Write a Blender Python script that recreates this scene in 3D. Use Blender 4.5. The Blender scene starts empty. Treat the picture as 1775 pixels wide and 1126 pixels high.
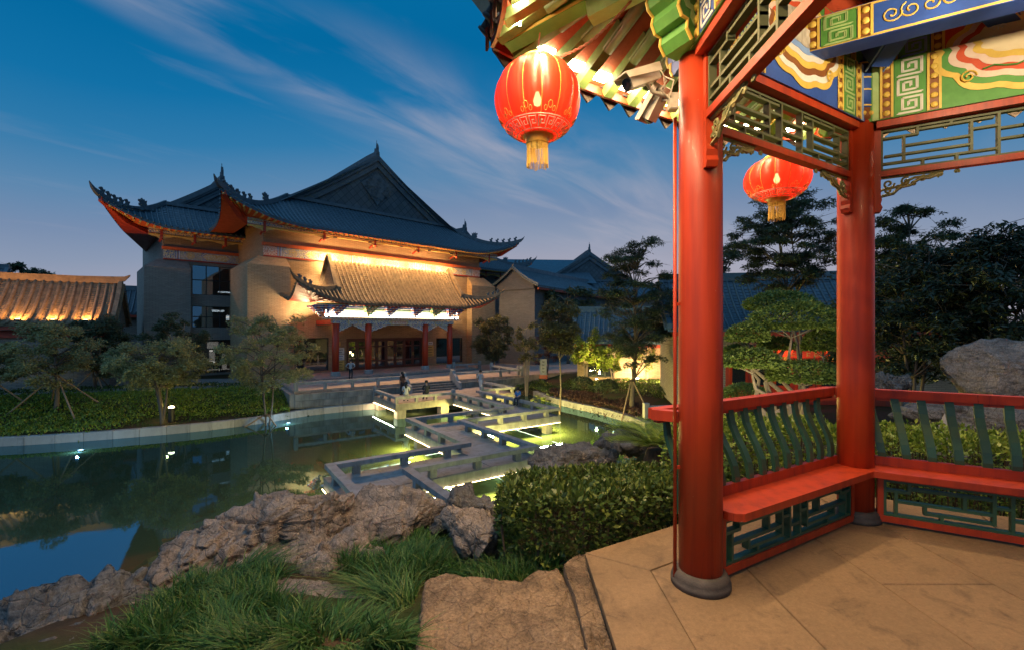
import bpy, math, random
import numpy as np
from mathutils import Vector, Matrix
random.seed(11)
rng = np.random.default_rng(11)
R = math.radians
sc = bpy.context.scene
COL = sc.collection

# ---------------------------------------------------------------- camera
F, CX, HY, CAMZ = 789.0, 887.5, 570.0, 6.0
cam = bpy.data.cameras.new('camera')
cam.lens = 16.0; cam.sensor_width = 36.0; cam.clip_start = 0.05; cam.clip_end = 3000
cam.shift_y = (HY - 563.0) / 1775.0
camo = bpy.data.objects.new('camera', cam); COL.objects.link(camo)
camo.location = (0, 0, CAMZ); camo.rotation_euler = (R(90), 0, 0)
sc.camera = camo

# ---------------------------------------------------------------- world: dusk sky with thin streaks of cloud
world = bpy.data.worlds.new('World'); sc.world = world; world.use_nodes = True
wn = world.node_tree.nodes; wl = world.node_tree.links; wn.clear()
def wnode(t, **kw):
    n = wn.new(t)
    for k, v in kw.items(): setattr(n, k, v)
    return n
w_out = wnode('ShaderNodeOutputWorld'); w_bg = wnode('ShaderNodeBackground')
w_tc = wnode('ShaderNodeTexCoord')
SUN_EL, SUN_AZ = R(1.5), R(200)
w_sky = wnode('ShaderNodeTexSky', sky_type='NISHITA', sun_disc=False)
w_sky.sun_elevation = SUN_EL; w_sky.sun_rotation = SUN_AZ
w_sky.altitude = 50; w_sky.air_density = 1.2; w_sky.dust_density = 1.0; w_sky.ozone_density = 4.0
w_nm = wnode('ShaderNodeVectorMath', operation='NORMALIZE'); wl.new(w_tc.outputs['Generated'], w_nm.inputs[0])
w_sx = wnode('ShaderNodeSeparateXYZ'); wl.new(w_nm.outputs[0], w_sx.inputs[0])
# the afterglow stands highest straight ahead, so the same colours reach further up there
w_gd = wnode('ShaderNodeVectorMath', operation='DOT_PRODUCT'); wl.new(w_nm.outputs[0], w_gd.inputs[0]); w_gd.inputs[1].default_value = (.14, .99, 0)
w_gm = wnode('ShaderNodeMapRange', interpolation_type='SMOOTHSTEP'); wl.new(w_gd.outputs['Value'], w_gm.inputs[0])
for i, v in ((1, .55), (2, 1.0), (3, 0.0), (4, .10)): w_gm.inputs[i].default_value = v
w_zs = wnode('ShaderNodeMath', operation='SUBTRACT'); wl.new(w_sx.outputs['Z'], w_zs.inputs[0]); wl.new(w_gm.outputs[0], w_zs.inputs[1])
w_rp = wnode('ShaderNodeValToRGB'); wl.new(w_zs.outputs[0], w_rp.inputs[0])
def ramp(node, stops, interp='LINEAR'):
    cr = node.color_ramp; cr.interpolation = interp
    while len(cr.elements) > 1: cr.elements.remove(cr.elements[-1])
    cr.elements[0].position = stops[0][0]; cr.elements[0].color = (*stops[0][1], 1)
    for p, c in stops[1:]:
        e = cr.elements.new(p); e.color = (*c, 1)
ramp(w_rp, [(0.0, (.42, .40, .48)), (.05, (.36, .37, .47)), (.10, (.26, .32, .45)), (.155, (.185, .27, .43)), (.22, (.10, .242, .43)), (.29, (.030, .198, .415)), (.37, (.006, .165, .39)), (.46, (.001, .140, .35)), (.60, (.001, .148, .36)), (.8, (.001, .11, .28)), (1.0, (.001, .09, .24))])
w_mx = wnode('ShaderNodeMix', data_type='RGBA', blend_type='MIX'); w_mx.inputs[0].default_value = 0.015
# the afterglow lies ahead; behind the viewer the low sky is plain deep blue
w_r2 = wnode('ShaderNodeValToRGB'); wl.new(w_sx.outputs['Z'], w_r2.inputs[0])
ramp(w_r2, [(0.0, (.055, .14, .26)), (.2, (.035, .15, .31)), (.45, (.004, .14, .34)), (.6, (.001, .148, .36)), (.8, (.001, .11, .28)), (1.0, (.001, .09, .24))])
w_az = wnode('ShaderNodeMapRange', interpolation_type='SMOOTHSTEP'); wl.new(w_sx.outputs['Y'], w_az.inputs[0])
for i, v in ((1, -.35), (2, .35), (3, 0.0), (4, 1.0)): w_az.inputs[i].default_value = v
w_ab = wnode('ShaderNodeMix', data_type='RGBA'); wl.new(w_az.outputs[0], w_ab.inputs[0]); wl.new(w_r2.outputs[0], w_ab.inputs[6]); wl.new(w_rp.outputs[0], w_ab.inputs[7])
wl.new(w_ab.outputs[2], w_mx.inputs[6])
w_sc = wnode('ShaderNodeVectorMath', operation='SCALE'); w_sc.inputs['Scale'].default_value = 0.1
wl.new(w_sky.outputs[0], w_sc.inputs[0]); wl.new(w_sc.outputs[0], w_mx.inputs[7])
# thin cloud sheet: the direction projected on a high plane, drawn out along the wind
def wmath(op, a, b=None, c=None):
    n = wnode('ShaderNodeMath', operation=op)
    for i, v in enumerate((a, b, c)):
        if v is None: continue
        if isinstance(v, (int, float)): n.inputs[i].default_value = v
        else: wl.new(v, n.inputs[i])
    return n.outputs[0]
w_z = wmath('ADD', wmath('MAXIMUM', w_sx.outputs['Z'], 0.0), .10)
w_cb = wnode('ShaderNodeCombineXYZ'); wl.new(wmath('DIVIDE', w_sx.outputs['X'], w_z), w_cb.inputs[0]); wl.new(wmath('DIVIDE', w_sx.outputs['Y'], w_z), w_cb.inputs[1])
w_m1 = wnode('ShaderNodeMapping'); wl.new(w_cb.outputs[0], w_m1.inputs[0]); w_m1.inputs['Rotation'].default_value = (0, 0, R(-47.3))
w_s2 = wnode('ShaderNodeSeparateXYZ'); wl.new(w_m1.outputs[0], w_s2.inputs[0])
w_m2 = wnode('ShaderNodeMapping'); wl.new(w_m1.outputs[0], w_m2.inputs[0]); w_m2.inputs['Scale'].default_value = (.9, 3.2, 1); w_m2.inputs['Rotation'].default_value = (0, 0, R(8))
w_n1 = wnode('ShaderNodeTexNoise'); wl.new(w_m2.outputs[0], w_n1.inputs['Vector'])
for k_, v_ in (('Scale', 1.25), ('Detail', 7), ('Roughness', .52), ('Distortion', .6)): w_n1.inputs[k_].default_value = v_
w_wid = wmath('MAXIMUM', wmath('MULTIPLY_ADD', w_s2.outputs['X'], .27, .12), .08)
w_off = wmath('DIVIDE', wmath('ABSOLUTE', wmath('SUBTRACT', w_s2.outputs['Y'], 1.42)), w_wid)
w_mr = wnode('ShaderNodeMapRange', interpolation_type='SMOOTHERSTEP'); wl.new(w_off, w_mr.inputs[0])
for i, v in ((1, 0.0), (2, 1.25), (3, 1.0), (4, 0.0)): w_mr.inputs[i].default_value = v
w_n2 = wnode('ShaderNodeMapRange', interpolation_type='SMOOTHSTEP'); wl.new(w_n1.outputs[0], w_n2.inputs[0])
for i, v in ((1, .33), (2, .78), (3, 0.0), (4, 1.0)): w_n2.inputs[i].default_value = v
w_n3 = wnode('ShaderNodeMapRange', interpolation_type='SMOOTHSTEP'); wl.new(w_n1.outputs[0], w_n3.inputs[0])
for i, v in ((1, .55), (2, .85), (3, 0.0), (4, .25)): w_n3.inputs[i].default_value = v
w_cf = wmath('MULTIPLY', wmath('MAXIMUM', wmath('MULTIPLY', w_mr.outputs[0], w_n2.outputs[0]), w_n3.outputs[0]), .84)
w_cl = wnode('ShaderNodeMix', data_type='RGBA', blend_type='MIX'); wl.new(w_cf, w_cl.inputs[0]); wl.new(w_mx.outputs[2], w_cl.inputs[6])
w_cl.inputs[7].default_value = (.38, .39, .49, 1)
wl.new(w_cl.outputs[2], w_bg.inputs[0]); w_bg.inputs[1].default_value = 1.0
wl.new(w_bg.outputs[0], w_out.inputs[0])

# ---------------------------------------------------------------- the last of the day: one very wide, weak and blue source high behind the camera
sun = bpy.data.lights.new('sun', 'SUN'); sun.energy = 1.2; sun.angle = R(120); sun.color = (.42, .70, 1.0)
suno = bpy.data.objects.new('sun', sun); COL.objects.link(suno)
suno.rotation_euler = (R(38), 0, R(-25))

# ---------------------------------------------------------------- exposure
sc.view_settings.view_transform = 'Standard'; sc.view_settings.look = 'None'
sc.view_settings.exposure = 0.0; sc.view_settings.gamma = 1.0; sc.view_settings.use_curve_mapping = False
sc.cycles.use_denoising = True; sc.cycles.max_bounces = 6; sc.cycles.diffuse_bounces = 3; sc.cycles.glossy_bounces = 3
sc.cycles.transparent_max_bounces = 8; sc.cycles.transmission_bounces = 4; sc.cycles.sample_clamp_indirect = 4.0
sc.cycles.caustics_reflective = False; sc.cycles.caustics_refractive = False
sc.cycles.use_light_tree = True

# ================================================================ helpers
def at(x, y, d):
    """photo pixel + depth -> world point"""
    return Vector(((x - CX) / F * d, d, CAMZ + (HY - y) / F * d))
def atz(x, y, z):
    """photo pixel + height -> world point"""
    return at(x, y, (CAMZ - z) * F / (y - HY))

def setp(o, label=None, cat=None, group=None, kind=None):
    if label: o['label'] = label
    if cat: o['category'] = cat
    if group: o['group'] = group
    if kind: o['kind'] = kind
    return o
def thing(name, label, cat, loc=(0, 0, 0), rz=0.0, group=None):
    o = bpy.data.objects.new(name, None); COL.objects.link(o)
    o.location = loc; o.rotation_euler = (0, 0, rz); o.empty_display_size = .2
    return setp(o, label, cat, group)
def link(name, me, parent=None, loc=None, rz=0.0):
    o = bpy.data.objects.new(name, me); COL.objects.link(o)
    if parent is not None: o.parent = parent
    if loc is not None: o.location = loc
    if rz: o.rotation_euler = (0, 0, rz)
    return o
def copy_tree(o, parent=None):
    c = o.copy(); COL.objects.link(c)
    if parent is not None: c.parent = parent
    for ch in o.children: copy_tree(ch, c)
    return c

class MB:
    def __init__(s): s.v = []; s.f = []; s.m = []
    def add(s, vs, fs, mi=0):
        b = len(s.v); s.v.extend([tuple(v) for v in vs])
        for f in fs: s.f.append([i + b for i in f]); s.m.append(mi)
        return s
    def box(s, c, d, rz=0.0, mi=0, M=None):
        x, y, z = d[0] / 2, d[1] / 2, d[2] / 2
        if M is None: M = Matrix.Rotation(rz, 3, 'Z')
        c = Vector(c)
        vs = [c + M @ Vector((i * x, j * y, k * z)) for k in (-1, 1) for j in (-1, 1) for i in (-1, 1)]
        return s.add(vs, [(0, 2, 3, 1), (4, 5, 7, 6), (0, 1, 5, 4), (2, 6, 7, 3), (0, 4, 6, 2), (1, 3, 7, 5)], mi)
    def span(s, a, b, mi=0):
        """box from corner a to corner b"""
        return s.box([(p + q) / 2 for p, q in zip(a, b)], [abs(q - p) for p, q in zip(a, b)], mi=mi)
    def bar(s, p, q, w, h, mi=0, up=(0, 0, 1)):
        p, q = Vector(p), Vector(q); d = q - p; L = d.length
        if L < 1e-6: return s
        x = d / L; upv = Vector(up); y = upv.cross(x)
        if y.length < 1e-4: y = Vector((0, 1, 0)).cross(x)
        y.normalize(); z = x.cross(y)
        M = Matrix((x, y, z)).transposed()
        return s.box((p + q) / 2, (L, w, h), mi=mi, M=M)
    def tube(s, pts, r, n=8, mi=0, cap=True):
        pts = [Vector(p) for p in pts]; m = len(pts)
        rs = r if hasattr(r, '__len__') else [r] * m
        vs = []; prev = None
        for i, p in enumerate(pts):
            t = (pts[min(i + 1, m - 1)] - pts[max(i - 1, 0)])
            if t.length < 1e-9: t = Vector((0, 0, 1))
            t.normalize()
            if prev is None:
                a = Vector((0, 0, 1)) if abs(t.z) < .9 else Vector((1, 0, 0))
            else: a = prev
            x = a - t * a.dot(t)
            if x.length < 1e-5: x = Vector((1, 0, 0)) - t * t.x
            x.normalize(); y = t.cross(x); prev = x
            for k in range(n):
                an = 2 * math.pi * k / n
                vs.append(p + (x * math.cos(an) + y * math.sin(an)) * rs[i])
        fs = []
        for i in range(m - 1):
            for k in range(n):
                fs.append((i * n + k, i * n + (k + 1) % n, (i + 1) * n + (k + 1) % n, (i + 1) * n + k))
        if cap:
            fs.append(tuple(range(n - 1, -1, -1))); fs.append(tuple((m - 1) * n + k for k in range(n)))
        return s.add(vs, fs, mi)
    def prism(s, poly, vec, mi=0):
        """extrude polygon (3D points) by vec"""
        n = len(poly); vec = Vector(vec)
        vs = [Vector(p) for p in poly] + [Vector(p) + vec for p in poly]
        fs = [tuple(range(n - 1, -1, -1)), tuple(range(n, 2 * n))]
        for k in range(n): fs.append((k, (k + 1) % n, n + (k + 1) % n, n + k))
        return s.add(vs, fs, mi)
    def lathe(s, prof, n=16, c=(0, 0, 0), mi=0, M=None):
        vs = []; c = Vector(c)
        for r, z in prof:
            for k in range(n):
                a = 2 * math.pi * k / n
                p = Vector((r * math.cos(a), r * math.sin(a), z))
                if M is not None: p = M @ p
                vs.append(c + p)
        fs = []; m = len(prof)
        for i in range(m - 1):
            for k in range(n):
                fs.append((i * n + k, i * n + (k + 1) % n, (i + 1) * n + (k + 1) % n, (i + 1) * n + k))
        if prof[0][0] > 1e-5: fs.append(tuple(range(n - 1, -1, -1)))
        if prof[-1][0] > 1e-5: fs.append(tuple((m - 1) * n + k for k in range(n)))
        return s.add(vs, fs, mi)
    def sheet(s, rows, mi=0, flip=False):
        n = len(rows[0]); vs = [p for r in rows for p in r]; fs = []
        for i in range(len(rows) - 1):
            for k in range(n - 1):
                q = (i * n + k, i * n + k + 1, (i + 1) * n + k + 1, (i + 1) * n + k)
                fs.append(q[::-1] if flip else q)
        return s.add(vs, fs, mi)
    def mesh(s, name, mats, smooth=False):
        me = bpy.data.meshes.new(name)
        me.from_pydata(s.v, [], s.f)
        if not isinstance(mats, (list, tuple)): mats = [mats]
        for m in mats: me.materials.append(m)
        if len(mats) > 1: me.polygons.foreach_set('material_index', s.m)
        if smooth: me.polygons.foreach_set('use_smooth', [True] * len(s.f))
        me.update()
        return me
    def build(s, name, mats, parent=None, smooth=False, loc=None, rz=0.0):
        return link(name, s.mesh(name, mats, smooth), parent, loc, rz)

def np_mesh(name, V, Q, mats, smooth=False, mi=None):
    """fast mesh from arrays; Q (m,4) quads or (m,3) tris"""
    V = np.asarray(V, dtype=np.float32); Q = np.asarray(Q, dtype=np.int32)
    me = bpy.data.meshes.new(name); k = Q.shape[1]
    me.vertices.add(len(V)); me.vertices.foreach_set('co', V.ravel())
    me.loops.add(Q.size); me.loops.foreach_set('vertex_index', Q.ravel())
    me.polygons.add(len(Q)); me.polygons.foreach_set('loop_start', np.arange(len(Q), dtype=np.int32) * k)
    me.polygons.foreach_set('loop_total', np.full(len(Q), k, dtype=np.int32))
    if not isinstance(mats, (list, tuple)): mats = [mats]
    for m in mats: me.materials.append(m)
    if mi is not None: me.polygons.foreach_set('material_index', np.asarray(mi, dtype=np.int32))
    if smooth: me.polygons.foreach_set('use_smooth', np.ones(len(Q), dtype=bool))
    me.update(calc_edges=True)
    return me

# numpy value noise (3D) and fractal sums -- used to shape rocks and terrain
_P = rng.random((64, 64, 64)).astype(np.float32)
def vnoise(p):
    p = np.asarray(p, dtype=np.float64); i = np.floor(p).astype(int); f = p - i; f = f * f * (3 - 2 * f)
    o = np.zeros(len(p))
    for a in (0, 1):
        for b in (0, 1):
            for c in (0, 1):
                w = (f[:, 0] if a else 1 - f[:, 0]) * (f[:, 1] if b else 1 - f[:, 1]) * (f[:, 2] if c else 1 - f[:, 2])
                o += w * _P[(i[:, 0] + a) & 63, (i[:, 1] + b) & 63, (i[:, 2] + c) & 63]
    return o * 2 - 1
def fbm(p, oct=5, gain=.5, ridged=False):
    p = np.asarray(p, dtype=np.float64); s = np.zeros(len(p)); a = 1.0; t = 0.0
    for k in range(oct):
        n = vnoise(p * (2.03 ** k) + 17.3 * k)
        s += a * ((1 - 2 * np.abs(n)) if ridged else n); t += a; a *= gain
    return s / t
def worley(p, seed=0):
    """distance to nearest and second nearest feature point"""
    p = np.asarray(p, dtype=np.float64); i = np.floor(p).astype(int)
    d1 = np.full(len(p), 9.0); d2 = d1.copy()
    for a in (-1, 0, 1):
        for b in (-1, 0, 1):
            for c in (-1, 0, 1):
                j = i + np.array((a, b, c)); k = (j + seed * 13) & 63
                q = j + np.stack([_P[k[:, 0], k[:, 1], k[:, 2]], _P[k[:, 1], k[:, 2], k[:, 0]], _P[k[:, 2], k[:, 0], k[:, 1]]], 1)
                d = np.linalg.norm(p - q, axis=1)
                d2 = np.minimum(d2, np.maximum(d, d1)); d1 = np.minimum(d1, d)
    return d1, d2

# ---------------------------------------------------------------- materials
class NT:
    def __init__(s, name):
        s.mat = bpy.data.materials.new(name); s.mat.use_nodes = True
        s.n = s.mat.node_tree.nodes; s.l = s.mat.node_tree.links; s.n.clear()
        s.out = s.n.new('ShaderNodeOutputMaterial')
    def node(s, t, ins=None, **kw):
        n = s.n.new(t)
        for k, v in kw.items(): setattr(n, k, v)
        for k, v in (ins or {}).items():
            if hasattr(v, 'is_output') or isinstance(v, bpy.types.NodeSocket): s.l.new(v, n.inputs[k])
            else: n.inputs[k].default_value = v
        return n
    def math(s, op, a, b=0.0, c=None):
        ins = {0: a, 1: b}
        if c is not None: ins[2] = c
        return s.node('ShaderNodeMath', ins, operation=op).outputs[0]
    def mix(s, fac, a, b, blend='MIX'):
        def c4(x): return (*x, 1) if isinstance(x, tuple) and len(x) == 3 else x
        return s.node('ShaderNodeMix', {0: fac, 6: c4(a), 7: c4(b)}, data_type='RGBA', blend_type=blend).outputs[2]
    def coord(s, kind='Object', scale=(1, 1, 1), rot=(0, 0, 0)):
        tc = s.node('ShaderNodeTexCoord').outputs[kind]
        return s.node('ShaderNodeMapping', {'Vector': tc, 'Scale': scale, 'Rotation': rot}).outputs[0]
    def noise(s, vec, scale, detail=5, rough=.55, dist=0.0):
        return s.node('ShaderNodeTexNoise', {'Vector': vec, 'Scale': scale, 'Detail': detail, 'Roughness': rough, 'Distortion': dist}).outputs[0]
    def ramp(s, fac, stops, interp='LINEAR'):
        n = s.node('ShaderNodeValToRGB', {0: fac}); ramp(n, stops, interp); return n.outputs[0]
    def bump(s, h, strength=.3, dist=.02):
        return s.node('ShaderNodeBump', {'Height': h, 'Strength': strength, 'Distance': dist}).outputs[0]
    def bsdf(s, color, rough=.6, normal=None, metallic=0.0, spec=.4, coat=0.0, emit=None, estr=0.0):
        c = (*color, 1) if isinstance(color, tuple) and len(color) == 3 else color
        ins = {'Base Color': c, 'Roughness': rough, 'Metallic': metallic, 'Specular IOR Level': spec, 'Coat Weight': coat}
        if normal is not None: ins['Normal'] = normal
        if emit is not None: ins['Emission Color'] = (*emit, 1); ins['Emission Strength'] = estr
        return s.node('ShaderNodeBsdfPrincipled', ins).outputs[0]
    def done(s, sh): s.l.new(sh, s.out.inputs[0]); return s.mat

def pmat(name, c1, c2=None, scale=4.0, rough=.6, bump=.25, bd=.01, spec=.4, metallic=0.0, coat=0.0, stretch=(1, 1, 1), bscale=None, jitter=.12, coords='Object'):
    """two-tone weathered surface with fine relief; every object a little different"""
    t = NT(name); v = t.coord(coords, stretch)
    c2 = c2 or tuple(x * .65 for x in c1)
    n = t.noise(v, scale, 7, .6); n2 = t.noise(v, (bscale or scale * 6), 5, .65)
    col = t.mix(t.ramp(n, [(.32, (0, 0, 0)), (.70, (1, 1, 1))]), c1, c2)
    col = t.mix(.35, col, t.mix(n2, (.25, .25, .25), (.85, .85, .85)), 'OVERLAY')
    if jitter:
        oi = t.node('ShaderNodeObjectInfo').outputs['Random']
        hsv = t.node('ShaderNodeHueSaturation', {'Color': col, 'Value': t.math('MULTIPLY_ADD', oi, 2 * jitter, 1 - jitter)})
        col = hsv.outputs[0]
    nb = t.bump(n2, bump, bd) if bump else None
    rg = t.math('MULTIPLY_ADD', n, .25, rough - .12)
    return t.done(t.bsdf(col, rg, nb, metallic, spec, coat))
def emat(name, color, strength):
    t = NT(name); e = t.node('ShaderNodeEmission', {0: (*color, 1), 1: strength}).outputs[0]
    return t.done(e)
def leafmat(name, c1, c2, c3=None, rough=.5, trans=.25):
    t = NT(name)
    rnd = t.node('ShaderNodeNewGeometry').outputs['Random Per Island']
    c3 = c3 or c1
    col = t.ramp(rnd, [(0.0, c1), (.55, c2), (1.0, c3)])
    sh = t.bsdf(col, rough, spec=.3)
    tr = t.node('ShaderNodeBsdfTranslucent', {0: col}).outputs[0]
    m = t.node('ShaderNodeMixShader', {0: trans, 1: sh, 2: tr}).outputs[0]
    return t.done(m)

def lamp(name, kind, loc, energy, color, parent=None, size=.1, aim=None, spot=None, blend=.5, size_y=None):
    l = bpy.data.lights.new(name, kind); l.energy = energy; l.color = color
    if kind == 'AREA':
        l.size = size
        if size_y: l.shape = 'RECTANGLE'; l.size_y = size_y
    elif kind in ('POINT', 'SPOT'): l.shadow_soft_size = size
    if kind == 'SPOT': l.spot_size = spot or R(90); l.spot_blend = blend
    o = bpy.data.objects.new(name, l); COL.objects.link(o); o.location = loc
    if aim is not None:
        o.rotation_euler = Vector(aim).to_track_quat('-Z', 'Y').to_euler()
    if parent is not None: o.parent = parent
    return o
WARM = (1.0, .69, .36); WARM2 = (1.0, .78, .50); AMBER = (1.0, .55, .18)
# ================================================================ shared materials
M = {}
def granite(name, c1, c2, rough=.7, jitter=.14):
    t = NT(name); v = t.coord()
    n = t.noise(v, 1.7, 6, .6); sp = t.noise(v, 55, 3, .7); st = t.noise(t.coord('Object', (1, 1, .25)), 3.2, 6, .7)
    col = t.mix(t.ramp(n, [(.3, (0, 0, 0)), (.7, (1, 1, 1))]), c1, c2)
    col = t.mix(t.ramp(st, [(.46, (0, 0, 0)), (.66, (.75, .75, .75))]), col, tuple(x * .45 for x in c1))
    col = t.mix(.4, col, t.mix(sp, (.2, .2, .2), (.8, .8, .8)), 'OVERLAY')
    oi = t.node('ShaderNodeObjectInfo').outputs['Random']
    col = t.node('ShaderNodeHueSaturation', {'Color': col, 'Value': t.math('MULTIPLY_ADD', oi, 2 * jitter, 1 - jitter)}).outputs[0]
    return t.done(t.bsdf(col, rough, t.bump(t.math('ADD', sp, t.math('MULTIPLY', st, .8)), .35, .008), spec=.3))
M['granite'] = granite('pale_granite', (.33, .32, .31), (.25, .245, .24))
M['granite_wall'] = granite('grey_block_stone', (.27, .25, .22), (.18, .165, .145))
M['deck'] = granite('grey_deck_stone', (.25, .255, .26), (.19, .195, .20), .6)
M['paver'] = granite('reddish_paver', (.36, .27, .23), (.28, .21, .18), .6)
M['step'] = granite('dark_step_stone', (.16, .155, .15), (.11, .11, .11))
M['soil'] = pmat('dark_soil', (.075, .048, .03), (.035, .024, .016), 6, .95, .6, .03, .1, bscale=28, jitter=0)
M['led'] = emat('warm_led', (1.0, .74, .36), 14)
M['led_hot'] = emat('white_led', (1.0, .86, .62), 60)

def ground_mat():
    t = NT('garden_ground'); v = t.coord()
    n = t.noise(v, .55, 6, .6); f = t.noise(v, 14, 6, .7)
    col = t.mix(t.ramp(n, [(.40, (0, 0, 0)), (.56, (1, 1, 1))]), (.030, .046, .014), (.065, .042, .026))
    col = t.mix(.6, col, t.mix(f, (.15, .15, .15), (.85, .85, .85)), 'OVERLAY')
    return t.done(t.bsdf(col, .95, t.bump(f, .7, .05), spec=.1))
M['ground'] = ground_mat()

# bridge / terrace grid: a along GP, b along GQ
GA = math.atan2(.566, .824)
GP = Vector((math.cos(GA), math.sin(GA), 0)); GQ = Vector((-math.sin(GA), math.cos(GA), 0))
def gw(a, b, z=0.0): return GP * a + GQ * b + Vector((0, 0, z))

POND = [(-60, 19), (-40, 21.3), (-33, 22.2), (-26.3, 23.3), (-23.2, 24.3), (-20.6, 25.5), (-18.6, 26.6), (-17.0, 27.9), (-15.7, 29.3), (-14.6, 31.0), (-13.0, 32.6), (-10.0, 34.5),
        (-2.55, 39.7), (.4, 41.6), (1.9, 41.2), (2.6, 38.8), (3.6, 36.3), (4.8, 34.2), (6.0, 32.4), (6.8, 30.8), (7.5, 29.0), (8.1, 26.5), (8.4, 23), (7.9, 18.5), (6.0, 14.5), (2.5, 12.0), (-1, 10.6), (-5, 9.0), (-8.5, 6.5), (-11, 3), (-14, -3), (-30, -10), (-60, -14)]
HILL = [(-3.0, 1.2), (-3.1, 2.9), (-2.5, 4.1), (-1.2, 4.9), (.6, 5.5), (2.5, 6.8), (6, 8.5), (10, 9.5), (16, 9), (20, 2), (18, -9), (-4, -9)]
def poly_dist(px, py, poly):
    d = np.full(px.shape, 1e9); ins = np.zeros(px.shape, bool); n = len(poly)
    for i in range(n):
        x1, y1 = poly[i]; x2, y2 = poly[(i + 1) % n]
        dx, dy = x2 - x1, y2 - y1; t = np.clip(((px - x1) * dx + (py - y1) * dy) / (dx * dx + dy * dy), 0, 1)
        d = np.minimum(d, np.hypot(px - x1 - t * dx, py - y1 - t * dy))
        if dy != 0:
            c = ((y1 > py) != (y2 > py)) & (px < (x2 - x1) * (py - y1) / (dy) + x1); ins ^= c
    return np.where(ins, -d, d)
def ground_z(px, py):
    px = np.asarray(px, float); py = np.asarray(py, float)
    D = poly_dist(px, py, POND)
    sm = np.clip(D / 6.5, 0, 1); sm = sm * sm * (3 - 2 * sm)
    h = np.where(D > .12, .36 + 1.12 * sm, np.clip(.36 + (D - .12) * 5, -1.3, .36))
    Dh = poly_dist(px, py, HILL)
    nz = fbm(np.stack([px * .9, py * .9, np.zeros_like(px)], -1).reshape(-1, 3), 4).reshape(px.shape)
    steep = np.where(px > 3.0, .55, 1.5)
    hill = 4.20 - .21 * np.clip(py - 2.5, 0, 2.6) * np.clip((.35 - px) / .7, 0, 1) + .05 * nz - np.clip(Dh, 0, None) * steep + np.where(Dh > 0, .25 * nz, 0)
    return np.maximum(h, hill)
xs = np.unique(np.round(np.concatenate([np.linspace(-900, -70, 8), np.linspace(-65, -6, 110), np.linspace(-5.9, 10, 110), np.linspace(10.5, 60, 60), np.linspace(70, 900, 8)]), 3))
ys = np.unique(np.round(np.concatenate([np.linspace(-300, -14, 6), np.linspace(-12, .5, 20), np.linspace(.6, 12, 90), np.linspace(12.3, 62, 130), np.linspace(70, 1500, 10)]), 3))
gx, gy = np.meshgrid(xs, ys); gz = ground_z(gx, gy)
V = np.stack([gx, gy, gz], -1).reshape(-1, 3); nx = len(xs)
ii, jj = np.meshgrid(np.arange(len(ys) - 1), np.arange(nx - 1), indexing='ij'); b0 = (ii * nx + jj).ravel()
Q = np.stack([b0, b0 + 1, b0 + nx + 1, b0 + nx], -1)
setp(link('ground', np_mesh('ground', V, Q, M['ground'], True)), 'dark garden earth and rockery hill around the pond', kind='structure')

# ---------------------------------------------------------------- water
def water_mat():
    t = NT('pond_water'); v = t.coord()
    rip = t.noise(v, 1.1, 3, .5)
    nb = t.bump(rip, .035, .05)
    dif = t.node('ShaderNodeBsdfDiffuse', {0: (.060, .082, .042, 1), 1: 0.0}).outputs[0]
    gl = t.node('ShaderNodeBsdfGlossy', {0: (.33, .58, .75, 1), 1: .03, 'Normal': nb}).outputs[0]
    fr = t.node('ShaderNodeFresnel', {'IOR': 1.5, 'Normal': nb}).outputs[0]
    fac = t.node('ShaderNodeMapRange', {0: fr, 1: .04, 2: .6, 3: .42, 4: .82}).outputs[0]
    return t.done(t.node('ShaderNodeMixShader', {0: fac, 1: dif, 2: gl}).outputs[0])
wb = MB(); wb.add([(-70, -14, 0), (14, -14, 0), (14, 46, 0), (-70, 46, 0)], [(0, 1, 2, 3)])
setp(wb.build('pond_water', water_mat()), 'still dark pond water mirroring the dusk sky', kind='structure')

# ---------------------------------------------------------------- pond kerb: one stone after another
def kerb_run(name, pts, label, w=.42, h=.45, step=1.0, close_h=.0):
    root = setp(thing(name, label, None), kind='structure')
    pts = [Vector((x, y, 0)) for x, y in pts]
    # resample smoothly
    fine = []
    for i in range(len(pts) - 1):
        p0 = pts[max(i - 1, 0)]; p1 = pts[i]; p2 = pts[i + 1]; p3 = pts[min(i + 2, len(pts) - 1)]
        for k in range(12):
            t = k / 12
            fine.append(.5 * ((2 * p1) + (p2 - p0) * t + (2 * p0 - 5 * p1 + 4 * p2 - p3) * t * t + (3 * p1 - p0 - 3 * p2 + p3) * t ** 3))
    fine.append(pts[-1])
    out = [fine[0]]; acc = 0.0
    for i in range(1, len(fine)):
        acc += (fine[i] - fine[i - 1]).length
        if acc >= step: out.append(fine[i]); acc = 0.0
    for i in range(len(out) - 1):
        p, q = out[i], out[i + 1]; d = (q - p).normalized(); n = Vector((-d.y, d.x, 0))
        g = .008; p2 = p + d * g; q2 = q - d * g
        hz = h + random.uniform(-.008, .008)
        b = MB(); c = (p2 + q2) / 2
        poly = [p2 - c, q2 - c, q2 + n * w - c, p2 + n * w - c]
        bot = [Vector((v.x, v.y, -.9)) for v in poly]; top = [Vector((v.x, v.y, hz - .02)) for v in poly]
        m4 = (poly[0] + poly[1] + poly[2] + poly[3]) / 4
        ch = [Vector((m4.x + (v.x - m4.x) * .96, m4.y + (v.y - m4.y) * .93, hz)) for v in poly]
        fs = []
        for k in range(4):
            k2 = (k + 1) % 4; fs += [(k, k2, 4 + k2, 4 + k), (4 + k, 4 + k2, 8 + k2, 8 + k)]
        fs.append((8, 9, 10, 11)); b.add(bot + top + ch, fs)
        b.build('kerb_stone', M['granite'], root, loc=c)
    return root
kerb_run('pond_kerb', POND[1:12], 'curved pale stone kerb along the lawn side of the pond', step=1.05)
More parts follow.
